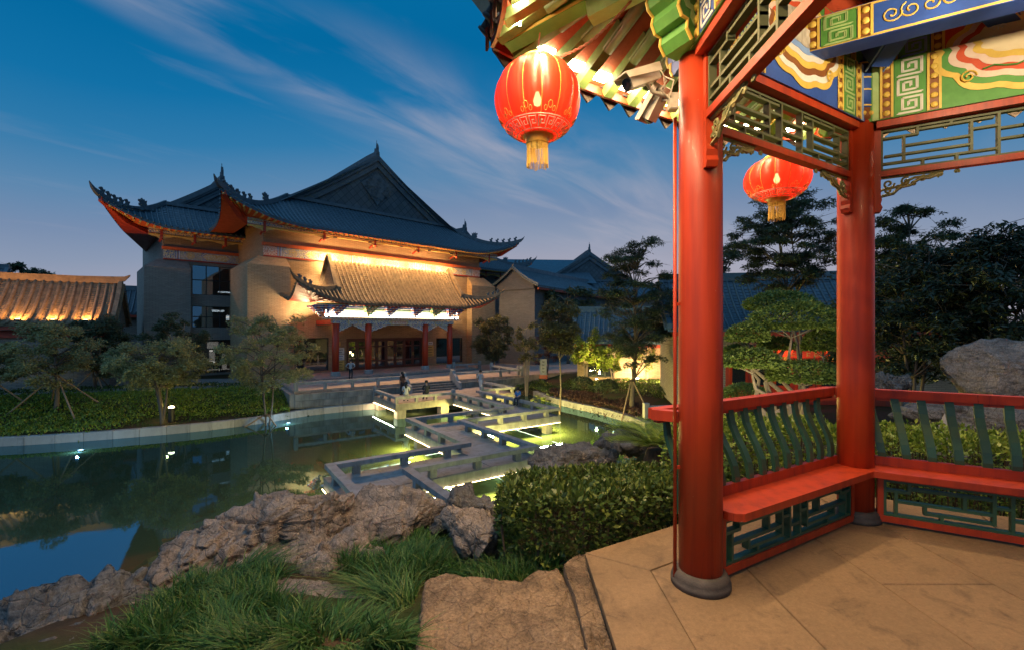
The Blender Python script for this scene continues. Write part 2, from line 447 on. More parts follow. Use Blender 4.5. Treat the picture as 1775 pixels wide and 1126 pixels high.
kerb_run('pond_kerb', POND[14:22], 'curved pale stone kerb along the planted far right bank', step=1.0)

# ---------------------------------------------------------------- terrace
TZ = 1.64
ter = MB()
def gquad(b, a0, a1, b0, b1, z0, z1, mi=0):
    c = gw((a0 + a1) / 2, (b0 + b1) / 2, (z0 + z1) / 2)
    b.box(c, (a1 - a0, b1 - b0, z1 - z0), GA, mi)
gquad(ter, 5.5, 60, 35.1, 80, .2, TZ - .02); 
terrace = setp(ter.build('terrace', M['paver']), 'reddish stone terrace in front of the hall', kind='structure')
# paving slabs of the near part of the terrace
k = 0
slab_me = {}
for ia in range(12):
    for ib in range(5):
        a0 = 5.55 + ia * 1.66; b0 = 35.12 + ib * 1.5
        b = MB(); b.box((0, 0, 0), (1.645, 1.485, .03)) if not slab_me else None
        if not slab_me: slab_me['m'] = b.mesh('paving_slab', M['paver'])
        o = link('paving_slab', slab_me['m'], terrace, gw(a0 + .83, b0 + .75, TZ - .005), GA)
# retaining wall blocks under the terrace rail
rows = 3
for r_ in range(rows):
    z0 = .05 + r_ * .46; a = 5.5 - .6 * (r_ % 2)
    while a < 13.4:
        L = random.uniform(1.05, 1.5); a1 = min(a + L, 13.4); aa = max(a, 5.5)
        if a1 - aa > .15:
            b = MB(); b.box((0, 0, 0), (a1 - aa - .016, .34, .445))
            b.build('wall_block', M['granite_wall'], terrace, loc=gw((aa + a1) / 2, 34.94 + random.uniform(-.012, .012), z0 + .23), rz=GA)
        a = a1
    a = 18.0 - .6 * (r_ % 2)
    while a < 25.4:
        L = random.uniform(1.05, 1.5); a1 = min(a + L, 25.4); aa = max(a, 18.0)
        if a1 - aa > .15:
            b = MB(); b.box((0, 0, 0), (a1 - aa - .016, .34, .445))
            b.build('wall_block', M['granite_wall'], terrace, loc=gw((aa + a1) / 2, 34.94 + random.uniform(-.012, .012), z0 + .23), rz=GA)
        a = a1
# left return of the wall
b = MB(); b.box((0, 0, 0), (.34, 9, 1.4)); b.build('wall_block', M['granite_wall'], terrace, loc=gw(5.35, 39.4, .75), rz=GA)

def rail(name, label, pts, z, h=.62, post=.26, ph=.82, step=2.6, group='low stone balustrades', beam=(.26, .17), ends=(True, True), postw=.2):
    """low stone balustrade of flat top beams on short posts along grid points"""
    root = thing(name, label, 'balustrade', gw(*pts[0], z), GA, group)
    o = Vector((pts[0][0], pts[0][1], 0))
    P = [Vector((p[0], p[1], 0)) - o for p in pts]
    for i in range(len(P) - 1):
        p, q = P[i], P[i + 1]; d = (q - p); L = d.length; d.normalize()
        b = MB(); e0 = (-beam[0] / 2 if i == 0 and not ends[0] else (beam[0] / 2 if i else 0)); e1 = (beam[0] / 2)
        pa = p + d * (0 if i == 0 else -beam[0] / 2 + .0); pb = q - d * (beam[0] / 2 + .004 if i < len(P) - 2 else 0)
        if i > 0: pa = p - d * (beam[0] / 2)
        b.bar(pa + Vector((0, 0, h - beam[1] / 2)), pb + Vector((0, 0, h - beam[1] / 2)), beam[0], beam[1])
        b.build('top_beam', M['granite'], root)
        n = max(1, round(L / step))
        for k in range(n + 1):
            if k == 0 and i > 0: continue
            c = p + d * (L * k / n)
            big = (k == 0 and i == 0 and ends[0]) or (k == n and i == len(P) - 2 and ends[1])
            b = MB()
            if big:
                b.box((0, 0, ph / 2), (post, post, ph)); b.box((0, 0, ph + .03), (post * .82, post * .82, .06))
                b.build('end_post', M['granite'], root, loc=c)
            else:
                if k == 0: c = c + d * .25
                if k == n: c = c - d * .05
                b.box((0, 0, (h - beam[1]) / 2), (postw, postw, h - beam[1] - .004)); b.build('post', M['granite'], root, loc=c)
    return root
rail('stone_balustrade', 'stone balustrade on the terrace edge left of the steps', [(5.6, 35.05), (13.4, 35.05)], TZ, step=2.1)
rail('stone_balustrade', 'stone balustrade on the terrace edge right of the steps', [(18.0, 35.05), (25.2, 35.05)], TZ, step=2.1)
rail('stone_balustrade', 'stone balustrade return at the far right end of the terrace', [(25.2, 35.6), (25.2, 40.5)], TZ, step=1.8)
rail('stone_balustrade', 'short stone balustrade behind the terrace corner beside the hall', [(22.4, 43.6), (25.6, 43.6)], TZ, step=1.8)

# steps down to the landing, with carved side stones
st = thing('landing_steps', 'grey stone steps from the terrace down to the pond landing', 'steps', gw(15.7, 34.5, 0), GA)
for k in range(4):
    b = MB(); b.box((0, 0, 0), (4.05, .36, .62 - .155 * k if False else .155)); 
    b.build('step', M['step'], st, loc=(0, .42 - .36 * k, TZ - .08 - .155 * k))
    b = MB(); b.box((0, 0, 0), (4.05, .36, .9)); b.build('step_base', M['step'], st, loc=(0, .42 - .36 * k, TZ - .165 - .155 * k - .45))
for s_ in (-1, 1):
    b = MB(); pr = [(0, .75, .95), (0, .35, .9), (0, .1, .62), (0, -.3, .42), (0, -.55, .1), (0, -1.0, -.05), (0, -1.05, -.62), (0, .75, -.62)]
    b.prism([(x - .11, y, z) for x, y, z in pr], (.22, 0, 0)); b.build('side_stone', M['granite'], st, loc=(s_ * 2.16, .05, TZ - .03))
# landing over the water
LZ = 1.0
lp = thing('pond_landing', 'square stone landing on pillars between steps and zigzag bridge', 'landing', gw(15.6, 31.7, 0), GA)
b = MB(); b.box((0, 0, LZ - .22), (9.7, 4.7, .44)); b.build('deck', M['granite_wall'], lp)
for ia in range(6):
    for ib in range(3):
        b = MB(); b.box((0, 0, 0), (1.6, 1.55, .03)); b.build('deck_slab', M['paver'], lp, loc=(-4.04 + ia * 1.615, -1.56 + ib * 1.56, LZ + .013))
for ia in (-4.4, -1.2, 1.6, 4.3):
    for ib in (-2.0, 2.0):
        b = MB(); b.box((0, 0, -.35), (.62, .62, 1.8)); b.build('pillar', M['granite_wall'], lp, loc=(ia, ib, 0))
rail('stone_balustrade', 'low stone bench rail round the left corner of the landing', [(10.9, 34.0), (10.9, 29.5), (15.1, 29.5)], LZ + .03, h=.46, step=1.5, ph=.6)
rail('stone_balustrade', 'low stone bench rail round the right corner of the landing', [(17.5, 29.5), (20.3, 29.5), (20.3, 34.0)], LZ + .03, h=.46, step=1.5, ph=.6)

# ---------------------------------------------------------------- zigzag bridge
br = thing('zigzag_bridge', 'grey stone zigzag bridge with low rails and glowing edges', 'bridge', gw(10, 20, 0), GA)
def bl(a, b_, z): return Vector((a - 10, b_ - 20, z))
BZ = 1.0
segs = [(3.45, 5.75, 9.0, 14.0), (3.45, 8.68, 14.0, 16.25), (8.68, 10.98, 14.0, 20.1), (8.68, 14.95, 20.1, 22.3), (14.95, 17.2, 20.1, 29.2)]
for i, (a0, a1, b0, b1) in enumerate(segs):
    b = MB(); e = .004
    p, q = bl(a0 + e, b0 + e, BZ - .34), bl(a1 - e, b1 - e, BZ); b.span(p, q); b.build('deck_slab', M['deck'], br)
    # joints: thin raised paving plates
    la, lb = a1 - a0, b1 - b0; n = max(1, round(max(la, lb) / 1.6))
    for k in range(n):
        c = MB()
        if la > lb: p, q = bl(a0 + la * k / n + .006, b0 + .05, BZ + .002), bl(a0 + la * (k + 1) / n - .006, b1 - .05, BZ + .02)
        else: p, q = bl(a0 + .05, b0 + lb * k / n + .006, BZ + .002), bl(a1 - .05, b0 + lb * (k + 1) / n - .006, BZ + .02)
        c.span(p, q); c.build('deck_plate', M['deck'], br)
def brail(pts, first=True):
    for i in range(len(pts) - 1):
        (a0, b0), (a1, b1) = pts[i], pts[i + 1]
        p, q = bl(a0, b0, BZ + .39), bl(a1, b1, BZ + .39); d = (q - p); L = d.length; d.normalize()
        b = MB(); w = .30
        n = max(2, round(L / 1.55)); pa, pb = p + d * (w / 2 + .004 if i else -.1), q + d * (w / 2); ns = max(1, round((pb - pa).length / 2.1))
        for k in range(ns):
            b = MB(); b.bar(pa.lerp(pb, k / ns) + d * .006, pa.lerp(pb, (k + 1) / ns) - d * .006, w + random.uniform(-.006, .006), .16); b.build('rail_beam', M['deck'], br)
        for k in range(n):
            c = p + d * (L * (k + .5) / n) if n > 2 else p + d * (L * (k + .3) / n)
            b = MB(); b.box((0, 0, 0), (.24, .24, .29)); b.build('rail_post', M['deck'], br, loc=(c.x, c.y, BZ + .165))
LP_ = [(3.62, 9.2), (3.62, 16.08), (8.83, 16.08), (8.83, 22.13), (15.1, 22.13), (15.1, 29.2)]
RP_ = [(5.6, 9.2), (5.6, 14.17), (10.82, 14.17), (10.82, 20.27), (17.05, 20.27), (17.05, 29.2)]
brail(LP_); brail(RP_)
# light strips under the deck edges and pale lit piers
def strip(p, q, r=.025):
    b = MB(); b.bar(p, q, .028, .016); b.build('light_strip', M['led'], br)
def edge_strip(a0, b0, a1, b1, off):
    p, q = bl(a0, b0, BZ - .36), bl(a1, b1, BZ - .36); strip(p, q)
for (a0, b0), (a1, b1), side in [((5.9, 13.95), (10.9, 13.95), 0), ((3.5, 16.3), (8.6, 16.3), 0), ((8.63, 16.4), (8.63, 22.2), 0), ((11.03, 14.1), (11.03, 20.0), 0), ((11.1, 20.05), (17.15, 20.05), 0), ((8.75, 22.35), (14.9, 22.35), 0), ((14.9, 22.45), (14.9, 29.1), 0), ((17.25, 20.2), (17.25, 29.1), 0), ((3.4, 9.5), (3.4, 16.2), 0), ((5.8, 9.5), (5.8, 13.9), 0)]:
    edge_strip(a0, b0, a1, b1, 0)
for (a, b_) in [(3.9, 15.6), (6.0, 15.2), (8.2, 15.6), (6.2, 14.4), (10.4, 14.45), (9.2, 18), (10.5, 18), (9.2, 21.7), (12.5, 21.9), (16.6, 20.6), (13.3, 20.6), (15.4, 25), (16.7, 25), (4.0, 12), (5.3, 12), (15.4, 28), (16.7, 28)]:
    b = MB(); b.box((0, 0, 0), (.42, .42, 2.0)); b.build('pier', M['granite'], br, loc=bl(a, b_, -.36))
# warm tubes hidden under the deck (same fittings as the strips, they throw the light on the water)
def under_light(a0, b0, a1, b1, e, out):
    c = bl((a0 + a1) / 2, (b0 + b1) / 2, BZ - .42); L = math.hypot(a1 - a0, b1 - b0)
    d = Vector((out[0], out[1], -.75 if out[1] <= 0 else -6.0)).normalized(); x = Vector((a1 - a0, b1 - b0, 0)).normalized(); z = -d; y = z.cross(x)
    o = lamp('strip_light', 'AREA', c + Vector((out[0], out[1], 0)) * .06, e * 27.0, (1.0, .82, .20), br, size=L, size_y=.06)
    o.rotation_euler = Matrix((x, y, z)).transposed().to_euler()
for a0, b0, a1, b1, e, out in [(5.9, 13.93, 10.9, 13.93, 62, (0, -1)), (3.5, 16.32, 8.6, 16.32, 22, (0, 1)), (8.6, 16.4, 8.6, 22.2, 55, (-1, 0)), (11.05, 14.1, 11.05, 20, 55, (1, 0)), (11.1, 20.03, 17.2, 20.03, 62, (0, -1)), (8.75, 22.37, 14.9, 22.37, 9, (0, 1)), (14.88, 22.4, 14.88, 29, 34, (-1, 0)), (17.27, 20.2, 17.27, 29, 60, (1, 0)), (3.38, 9.5, 3.38, 16.2, 25, (-1, 0))]:
    under_light(a0, b0, a1, b1, e, out)
# strips under the landing
for (a0, b0), (a1, b1) in [((10.75, 29.4), (10.75, 33.8)), ((10.9, 29.3), (15.0, 29.3))]:
    p, q = gw(a0, b0, .52), gw(a1, b1, .52)
lpl = lamp('strip_light', 'AREA', (-4.95, 0, .5), 180, WARM, lp, size=.06, size_y=4.4, aim=(0, 0, -1)); lpl.rotation_euler = (0, 0, 0)
b = MB(); b.bar((-4.87, -2.2, .545), (-4.87, 2.2, .545), .05, .03); b.build('light_strip', M['led'], lp)
lamp('strip_light', 'POINT', (-3.0, -1.2, .35), 50, WARM, lp, size=.1)
lamp('strip_light', 'POINT', (2.4, -1.2, .35), 50, WARM, lp, size=.1)

# blue-white lights on the pond floor beside the kerb
M['pool_lamp'] = emat('cold_lamp', (.45, .75, 1.0), 4)
for i, (x, y, lb) in enumerate([(140, 779, 'small cold pond light shining on the far left of the kerb'), (500, 732, 'small cold pond light near the terrace wall')]):
    p = atz(x, y, .05); o = thing('pond_light', lb, 'pond light', (p.x, p.y, 0), 0, 'pond lights')
    b = MB(); b.lathe([(.10, -.3), (.10, .0), (.13, .02), (.13, .05), (.09, .055)], 14); b.build('housing', M['step'], o)
    b = MB(); b.lathe([(.085, .056), (.085, .066), (0.0, .07)], 14); b.build('lens', M['pool_lamp'], o)
    lamp('bulb', 'POINT', (0, -.2, .25), 90, (.25, .60, 1.0), o, size=.05)
# ================================================================ hall materials
def brick_mat(name, c1, c2, mortar, bw=.45, bh=.11, bump=.6):
    t = NT(name); tc = t.node('ShaderNodeTexCoord').outputs['Object']
    sp = t.node('ShaderNodeSeparateXYZ', {0: tc}); h = t.math('ADD', sp.outputs[0], sp.outputs[1])
    v = t.node('ShaderNodeCombineXYZ', {0: h, 1: sp.outputs[2]}).outputs[0]
    bk = t.node('ShaderNodeTexBrick', {'Vector': v, 'Color1': (*c1, 1), 'Color2': (*c2, 1), 'Mortar': (*mortar, 1), 'Scale': 1.0, 'Mortar Size': .013, 'Bias': -.1, 'Brick Width': bw, 'Row Height': bh})
    n = t.noise(tc, .8, 5, .6); n2 = t.noise(t.coord('Object', (3, 3, 18)), 1.0, 4, .7)
    col = t.mix(t.ramp(n, [(.35, (0, 0, 0)), (.8, (.45, .45, .45))]), bk.outputs[0], tuple(x * .6 for x in c1))
    col = t.mix(.35, col, t.mix(n2, (.15, .15, .15), (.85, .85, .85)), 'OVERLAY')
    hgt = t.math('SUBTRACT', t.math('MULTIPLY', n2, .5), bk.outputs['Fac'])
    return t.done(t.bsdf(col, .85, t.bump(hgt, bump, .02), spec=.2))
M['brick'] = brick_mat('warm_grey_brick', (.40, .285, .17), (.31, .215, .125), (.19, .135, .08))
M['brick_dark'] = brick_mat('blue_grey_brick', (.27, .24, .21), (.21, .185, .165), (.13, .12, .11))
M['brick_blue'] = brick_mat('cold_grey_brick', (.15, .15, .155), (.115, .115, .12), (.08, .08, .085))
M['tile'] = pmat('grey_roof_tile', (.055, .095, .125), (.03, .058, .08), 3, .45, .4, .02, .5, bscale=9, jitter=.08)
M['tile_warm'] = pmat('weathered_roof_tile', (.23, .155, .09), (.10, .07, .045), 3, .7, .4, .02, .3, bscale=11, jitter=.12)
M['ridge'] = pmat('grey_ridge_brick', (.075, .10, .12), (.045, .062, .078), 2.5, .7, .4, .02, .3, bscale=8, jitter=.05)
M['orange'] = pmat('orange_red_soffit_paint', (.55, .12, .035), (.42, .085, .025), 3, .55, .1, .005, .3)
M['redtrim'] = pmat('red_trim_paint', (.36, .05, .025), (.26, .035, .018), 3, .5, .1, .005, .35)
M['gold'] = pmat('gold_leaf_paint', (.62, .42, .12), (.45, .29, .07), 6, .45, .15, .005, .5)
M['white'] = pmat('white_paint', (.72, .70, .64), (.60, .57, .50), 4, .6, .1, .005, .3)
M['blue'] = pmat('blue_paint', (.035, .09, .34), (.025, .06, .24), 4, .55, .1, .005, .3)
M['green'] = pmat('green_paint', (.05, .20, .07), (.035, .13, .05), 4, .55, .1, .005, .3)
M['black'] = pmat('dark_metal_frame', (.02, .02, .022), (.012, .012, .014), 5, .45, .05, .003, .4)
M['doorwood'] = pmat('dark_red_door_wood', (.12, .035, .022), (.07, .02, .013), 3, .4, .15, .004, .5, stretch=(8, 8, 1))
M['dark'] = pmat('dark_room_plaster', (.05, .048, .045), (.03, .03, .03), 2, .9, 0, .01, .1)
def glass_mat(name, tint=(.75, .85, .95), refl=.35, opa=.55):
    t = NT(name)
    tr = t.node('ShaderNodeBsdfTransparent', {0: (*tint, 1)}).outputs[0]
    di = t.node('ShaderNodeBsdfDiffuse', {0: (.02, .025, .03, 1)}).outputs[0]
    gl = t.node('ShaderNodeBsdfGlossy', {0: (.9, .95, 1, 1), 1: .02}).outputs[0]
    a = t.node('ShaderNodeMixShader', {0: opa, 1: tr, 2: di}).outputs[0]
    lw = t.node('ShaderNodeLayerWeight', {0: .35}).outputs['Facing']
    fac = t.node('ShaderNodeMapRange', {0: lw, 1: 0., 2: 1., 3: refl * .6, 4: min(1, refl * 2)}).outputs[0]
    return t.done(t.node('ShaderNodeMixShader', {0: fac, 1: a, 2: gl}).outputs[0])
M['glass'] = glass_mat('dusk_window_glass', (.75, .85, .95), .55, .5)
M['glass_dark'] = glass_mat('dark_window_glass', (.5, .5, .5), .30, .6)
M['roomlight'] = emat('room_light', (1.0, .95, .85), 3.2)
def frieze_mat(name, base, a, b_, scale):
    t = NT(name); v = t.coord('Object', (1, 1, 1))
    vo = t.node('ShaderNodeTexVoronoi', {'Vector': v, 'Scale': scale}, feature='DISTANCE_TO_EDGE').outputs[0]
    w = t.noise(v, scale * 1.5, 2, .5, 1.5)
    col = t.mix(t.ramp(vo, [(.05, (1, 1, 1)), (.09, (0, 0, 0))], 'CONSTANT'), base, a)
    col = t.mix(t.ramp(w, [(.0, (0, 0, 0)), (.56, (1, 1, 1))], 'CONSTANT'), col, b_)
    return t.done(t.bsdf(col, .55, spec=.3))
M['fr_blue'] = frieze_mat('painted_frieze_blue', (.06, .12, .36), (.70, .62, .40), (.55, .45, .20), 7)
M['fr_gold'] = frieze_mat('painted_frieze_dragon', (.66, .62, .50), (.55, .36, .10), (.62, .45, .18), 6)
M['fr_red'] = frieze_mat('painted_frieze_red', (.52, .12, .06), (.70, .62, .50), (.66, .42, .25), 8)
M['fr_yel'] = frieze_mat('painted_frieze_rosette', (.45, .36, .14), (.10, .18, .45), (.66, .60, .40), 8)

def sweep(b, pts, w, h, z0=0.0, mi=0):
    """box section swept along pts (vertical sides)"""
    pts = [Vector(p) for p in pts]; n = len(pts); vs = []
    for i, p in enumerate(pts):
        d = pts[min(i + 1, n - 1)] - pts[max(i - 1, 0)]; d.z = 0
        if d.length < 1e-6: d = Vector((1, 0, 0))
        d.normalize(); s = Vector((-d.y, d.x, 0)) * (w / 2 if not hasattr(w, '__len__') else w[i] / 2)
        hh = h if not hasattr(h, '__len__') else h[i]
        vs += [p - s + Vector((0, 0, z0)), p + s + Vector((0, 0, z0)), p + s * .75 + Vector((0, 0, z0 + hh)), p - s * .75 + Vector((0, 0, z0 + hh))]
    fs = []
    for i in range(n - 1):
        for k in range(4): fs.append((i * 4 + k, i * 4 + (k + 1) % 4, i * 4 + 4 + (k + 1) % 4, i * 4 + 4 + k))
    fs += [(3, 2, 1, 0), tuple(4 * (n - 1) + k for k in range(4))]
    b.add(vs, fs, mi)

class Skirt:
    """one slope of a Chinese roof: eave with upturned corners, concave rise, cut by hips at its ends"""
    def __init__(s, T, S, s0, oe0, flare, ze, lift, lp, tw, ohip, otop, ztop, a):
        s.__dict__.update(locals())
    front_only = False
    def t(s, x): return 0.0 if s.front_only and x < 0 else max(0.0, min(1.0, (abs(x) - s.s0) / (s.S - s.s0)))
    def oe(s, x): return s.oe0 + s.flare * s.t(x) ** 2
    def z(s, x, o):
        oe = s.oe(x); q = max(0.0, min(1.0, (oe - o) / (oe - s.otop)))
        return s.ze + (s.ztop - s.ze) * (s.a * q + (1 - s.a) * q * q) + s.lift * s.t(x) ** s.lp * (1 - q) ** 1.3
    def top(s, x):
        if abs(x) <= s.tw: return s.otop
        return s.ohip + (s.oe(s.S) - s.ohip) * (abs(x) - s.tw) / (s.S - s.tw)
    def P(s, x, o, dz=0.0): return s.T(x, o, s.z(x, o) + dz)
    def sheet(s, courses=14, ds=.6, step=.05, lo=None, hi=None):
        lo = -s.S if lo is None else lo; hi = s.S if hi is None else hi
        xs = sorted(set([lo + (hi - lo) * i / max(2, int((hi - lo) / ds)) for i in range(max(2, int((hi - lo) / ds)) + 1)] + [c for c in (-s.tw, s.tw) if lo < c < hi]))
        b = MB(); rows = []
        for c in range(courses):
            for e, dz in ((0, step), (1, 0.0)):
                f = (c + e) / courses
                rows.append([s.P(x, s.oe(x) + (s.top(x) - s.oe(x)) * f, dz) for x in xs])
        b.sheet(rows); 
        # eave lip
        b.sheet([[s.P(x, s.oe(x), -.16) for x in xs], rows[0]])
        return b
    def rib(s, b, x, r=.09, n=6, segs=8, mi=0):
        e = s.oe(x); tp = s.top(x)
        if e - tp < .15: return
        pts = [s.P(x, e + .06 + (tp - e - .06) * k / segs, r * .55) for k in range(segs + 1)]
        b.tube(pts, r, n, mi)
    def hip(s, sign=1, dz=.0, n=16, ext=0.0):
        """points along the hip line from its upper end to the corner tip"""
        out = []
        for k in range(n + 1):
            x = s.tw + (s.S - s.tw) * k / n
            out.append(s.P(sign * x, s.top(x), dz))
        return out

def beast(kind=0):
    """little ridge figure, profile in xz, 0.5 m"""
    prof = [(-.16, 0), (.16, 0), (.14, .14), (.06, .2), (.1, .3), (.2, .33), (.2, .42), (.1, .5), (.0, .48), (-.05, .36), (-.12, .3), (-.2, .36), (-.24, .3), (-.16, .12)] if kind == 0 else \
        [(-.3, 0), (.3, 0), (.34, .2), (.22, .3), (.4, .42), (.36, .56), (.16, .5), (.1, .72), (-.02, .52), (-.12, .66), (-.2, .46), (-.38, .6), (-.34, .34), (-.4, .2)]
    b = MB(); b.prism([(x, -.08, z) for x, z in prof], (0, .16, 0))
    return b.mesh('ridge_beast', M['ridge'])
BEAST = [beast(0), beast(1)]

def hip_ridge(sk, sign, root, name='hip_ridge', w=.34, h=.42, horn=.8, beasts=5, bs=1.0, mat='ridge'):
    pts = sk.hip(sign, .02)
    d = (pts[-1] - pts[-3]).normalized()
    tip = pts[-1]; hp = [tip + d * horn * .35 + Vector((0, 0, .10 * horn)), tip + d * horn * .7 + Vector((0, 0, .38 * horn)), tip + d * horn * .9 + Vector((0, 0, .75 * horn))]
    full = pts + hp
    n = len(full); ws = [w] * (n - 3) + [w * .8, w * .6, w * .25]; hs = [h] * (n - 3) + [h * .8, h * .55, h * .2]
    b = MB(); sweep(b, full, ws, hs); r = b.build(name, M[mat], root)
    L = len(pts)
    for k in range(beasts):
        f = 1 - (k + .6) * (.085 if beasts > 3 else .12); i = min(L - 2, int(f * (L - 1))); u = f * (L - 1) - i
        p = pts[i].lerp(pts[i + 1], u) + Vector((0, 0, h * .95)); dd = pts[i + 1] - pts[i]
        o = link('ridge_beast', BEAST[0], r, p, math.atan2(dd.y, dd.x)); o.scale = (bs, bs, bs)
    if beasts > 3:
        i = int((L - 1) * (1 - (beasts + 1.8) * .085)); dd = pts[i + 1] - pts[i]
        o = link('ridge_beast', BEAST[1], r, pts[i] + Vector((0, 0, h * .95)), math.atan2(dd.y, dd.x)); o.scale = (bs, bs, bs)
    return r

def soffit(sk, root, owall, zwall, lo=None, hi=None, mat='orange', raf=.5, drop=.16, rafters=True):
    lo = -sk.S if lo is None else lo; hi = sk.S if hi is None else hi
    n = int((hi - lo) / .5) + 1; xs = [lo + (hi - lo) * k / n for k in range(n + 1)]
    b = MB(); rows = [[], [], []]
    for x in xs:
        oe = sk.oe(x); ow = min(owall, sk.top(x) if False else owall); t = sk.t(x)
        e = sk.P(x, oe - .04, -drop)
        # towards the corner the inner line follows the hip
        xi = max(-sk.S + (oe - owall) * .98, min(sk.S - (oe - owall) * .98, x))
        zin = zwall + (sk.lift * .35) * t ** sk.lp
        w = sk.T(xi, owall, zin); mid = (Vector(e) + Vector(w)) / 2 - Vector((0, 0, .05 * (1 + 3 * t)))
        rows[0].append(e); rows[1].append(mid); rows[2].append(w)
    b.sheet(rows); o = b.build('soffit', M[mat], root)
    b = MB(); x = lo + .2
    while rafters and x < hi:
        oe = sk.oe(x); p = Vector(sk.P(x, oe - .03, -drop - .07)); xi = max(-sk.S + (oe - owall) * .98, min(sk.S - (oe - owall) * .98, x))
        w = Vector(sk.T(xi, owall, zwall - .03 + sk.lift * .35 * sk.t(x) ** sk.lp)); q = p.lerp(w, .45)
        b.bar(p, q, .13, .13); x += raf
    if rafters: setp(b.build('rafter_ends', M['gold'] if mat == 'orange' else M[mat], root), kind='stuff')
    return o

def wall_open(u0, u1, z0, z1, v, ops, depth=.3, mi=0, b=None):
    """wall face at y=-v in hall coordinates with rectangular openings"""
    b = b or MB(); us = sorted(set([u0, u1] + [o[0] for o in ops] + [o[1] for o in ops])); zs = sorted(set([z0, z1] + [o[2] for o in ops] + [o[3] for o in ops]))
    for i in range(len(us) - 1):
        for j in range(len(zs) - 1):
            uc_, zc_ = (us[i] + us[i + 1]) / 2, (zs[j] + zs[j + 1]) / 2
            if any(o[0] < uc_ < o[1] and o[2] < zc_ < o[3] for o in ops): continue
            b.add([(us[i], -v, zs[j]), (us[i + 1], -v, zs[j]), (us[i + 1], -v, zs[j + 1]), (us[i], -v, zs[j + 1])], [(0, 1, 2, 3)], mi)
    for o in ops:
        y0, y1 = -v, -v + depth; a, c, e, f = o
        b.add([(a, y0, e), (c, y0, e), (c, y0, f), (a, y0, f), (a, y1, e), (c, y1, e), (c, y1, f), (a, y1, f)], [(0, 1, 5, 4), (1, 2, 6, 5), (2, 3, 7, 6), (3, 0, 4, 7)], mi)
    return b
def window(root, u0, u1, z0, z1, y, nu, nz, name='window', fr=.09, glass='glass', mat='black'):
    """framed window, each pane its own piece"""
    d = .1; h = fr / 2
    def ring(y_): return [(u0 - h, y_, z0 - h), (u1 + h, y_, z0 - h), (u1 + h, y_, z1 + h), (u0 - h, y_, z1 + h), (u0 + h, y_, z0 + h), (u1 - h, y_, z0 + h), (u1 - h, y_, z1 - h), (u0 + h, y_, z1 - h)]
    b = MB(); fs = []
    for k in range(4):
        k2 = (k + 1) % 4; fs += [(k, k2, 4 + k2, 4 + k), (8 + k, 12 + k, 12 + k2, 8 + k2), (k, 8 + k, 8 + k2, k2), (4 + k, 4 + k2, 12 + k2, 12 + k)]
    b.add(ring(y - d / 2) + ring(y + d / 2), fs); w = b.build(name, M[mat], root)
    for k in range(1, nu): b = MB(); b.box((u0 + (u1 - u0) * k / nu, y, (z0 + z1) / 2), (fr * .8, d * .9, z1 - z0 - fr)); b.build('mullion', M[mat], w)
    for k in range(1, nz): b = MB(); b.box(((u0 + u1) / 2, y, z0 + (z1 - z0) * k / nz), (u1 - u0 - fr, d * .8, fr * .8)); b.build('glazing_bar', M[mat], w)
    for i in range(nu):
        for j in range(nz):
            b = MB(); a, c = u0 + (u1 - u0) * i / nu + fr / 2, u0 + (u1 - u0) * (i + 1) / nu - fr / 2; e, f = z0 + (z1 - z0) * j / nz + fr / 2, z0 + (z1 - z0) * (j + 1) / nz - fr / 2
            b.box(((a + c) / 2, y + .01, (e + f) / 2), (c - a, .012, f - e)); b.build('pane', M[glass], w)
    return w
def room(root, u0, u1, z0, z1, y0, depth, strips=(), name='room_inside'):
    """dark room behind an opening, open to the front"""
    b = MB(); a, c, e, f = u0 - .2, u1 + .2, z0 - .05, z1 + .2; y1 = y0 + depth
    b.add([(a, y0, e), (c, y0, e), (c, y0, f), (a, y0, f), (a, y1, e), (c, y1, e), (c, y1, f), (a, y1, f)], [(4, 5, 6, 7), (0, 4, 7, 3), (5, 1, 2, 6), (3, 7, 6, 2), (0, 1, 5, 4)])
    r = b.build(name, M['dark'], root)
    for (su0, su1, sy, sz, hh) in strips:
        b = MB(); b.box(((su0 + su1) / 2, y0 + sy, sz), (su1 - su0, .12, hh)); b.build('room_lamp', M['roomlight'], r)
    return r

# ================================================================ the hall
HANG = R(43.9); HO = Vector((-15.7, 40.5, 0))
hall = thing('great_hall', 'tall brick hall with upswept grey tiled roof and large front gable', 'building', HO, HANG)
UC = 7.7
def TF(uc): return lambda s, o, z: Vector((uc + s, -o, z))
def TL(uc, vc, sh=0.0, vt=0.0): return lambda s, o, z: Vector((uc - o + sh * (vt - vc - s), -(vc + s), z))
def TR(uc, vc): return lambda s, o, z: Vector((uc + o, -(vc + s), z))

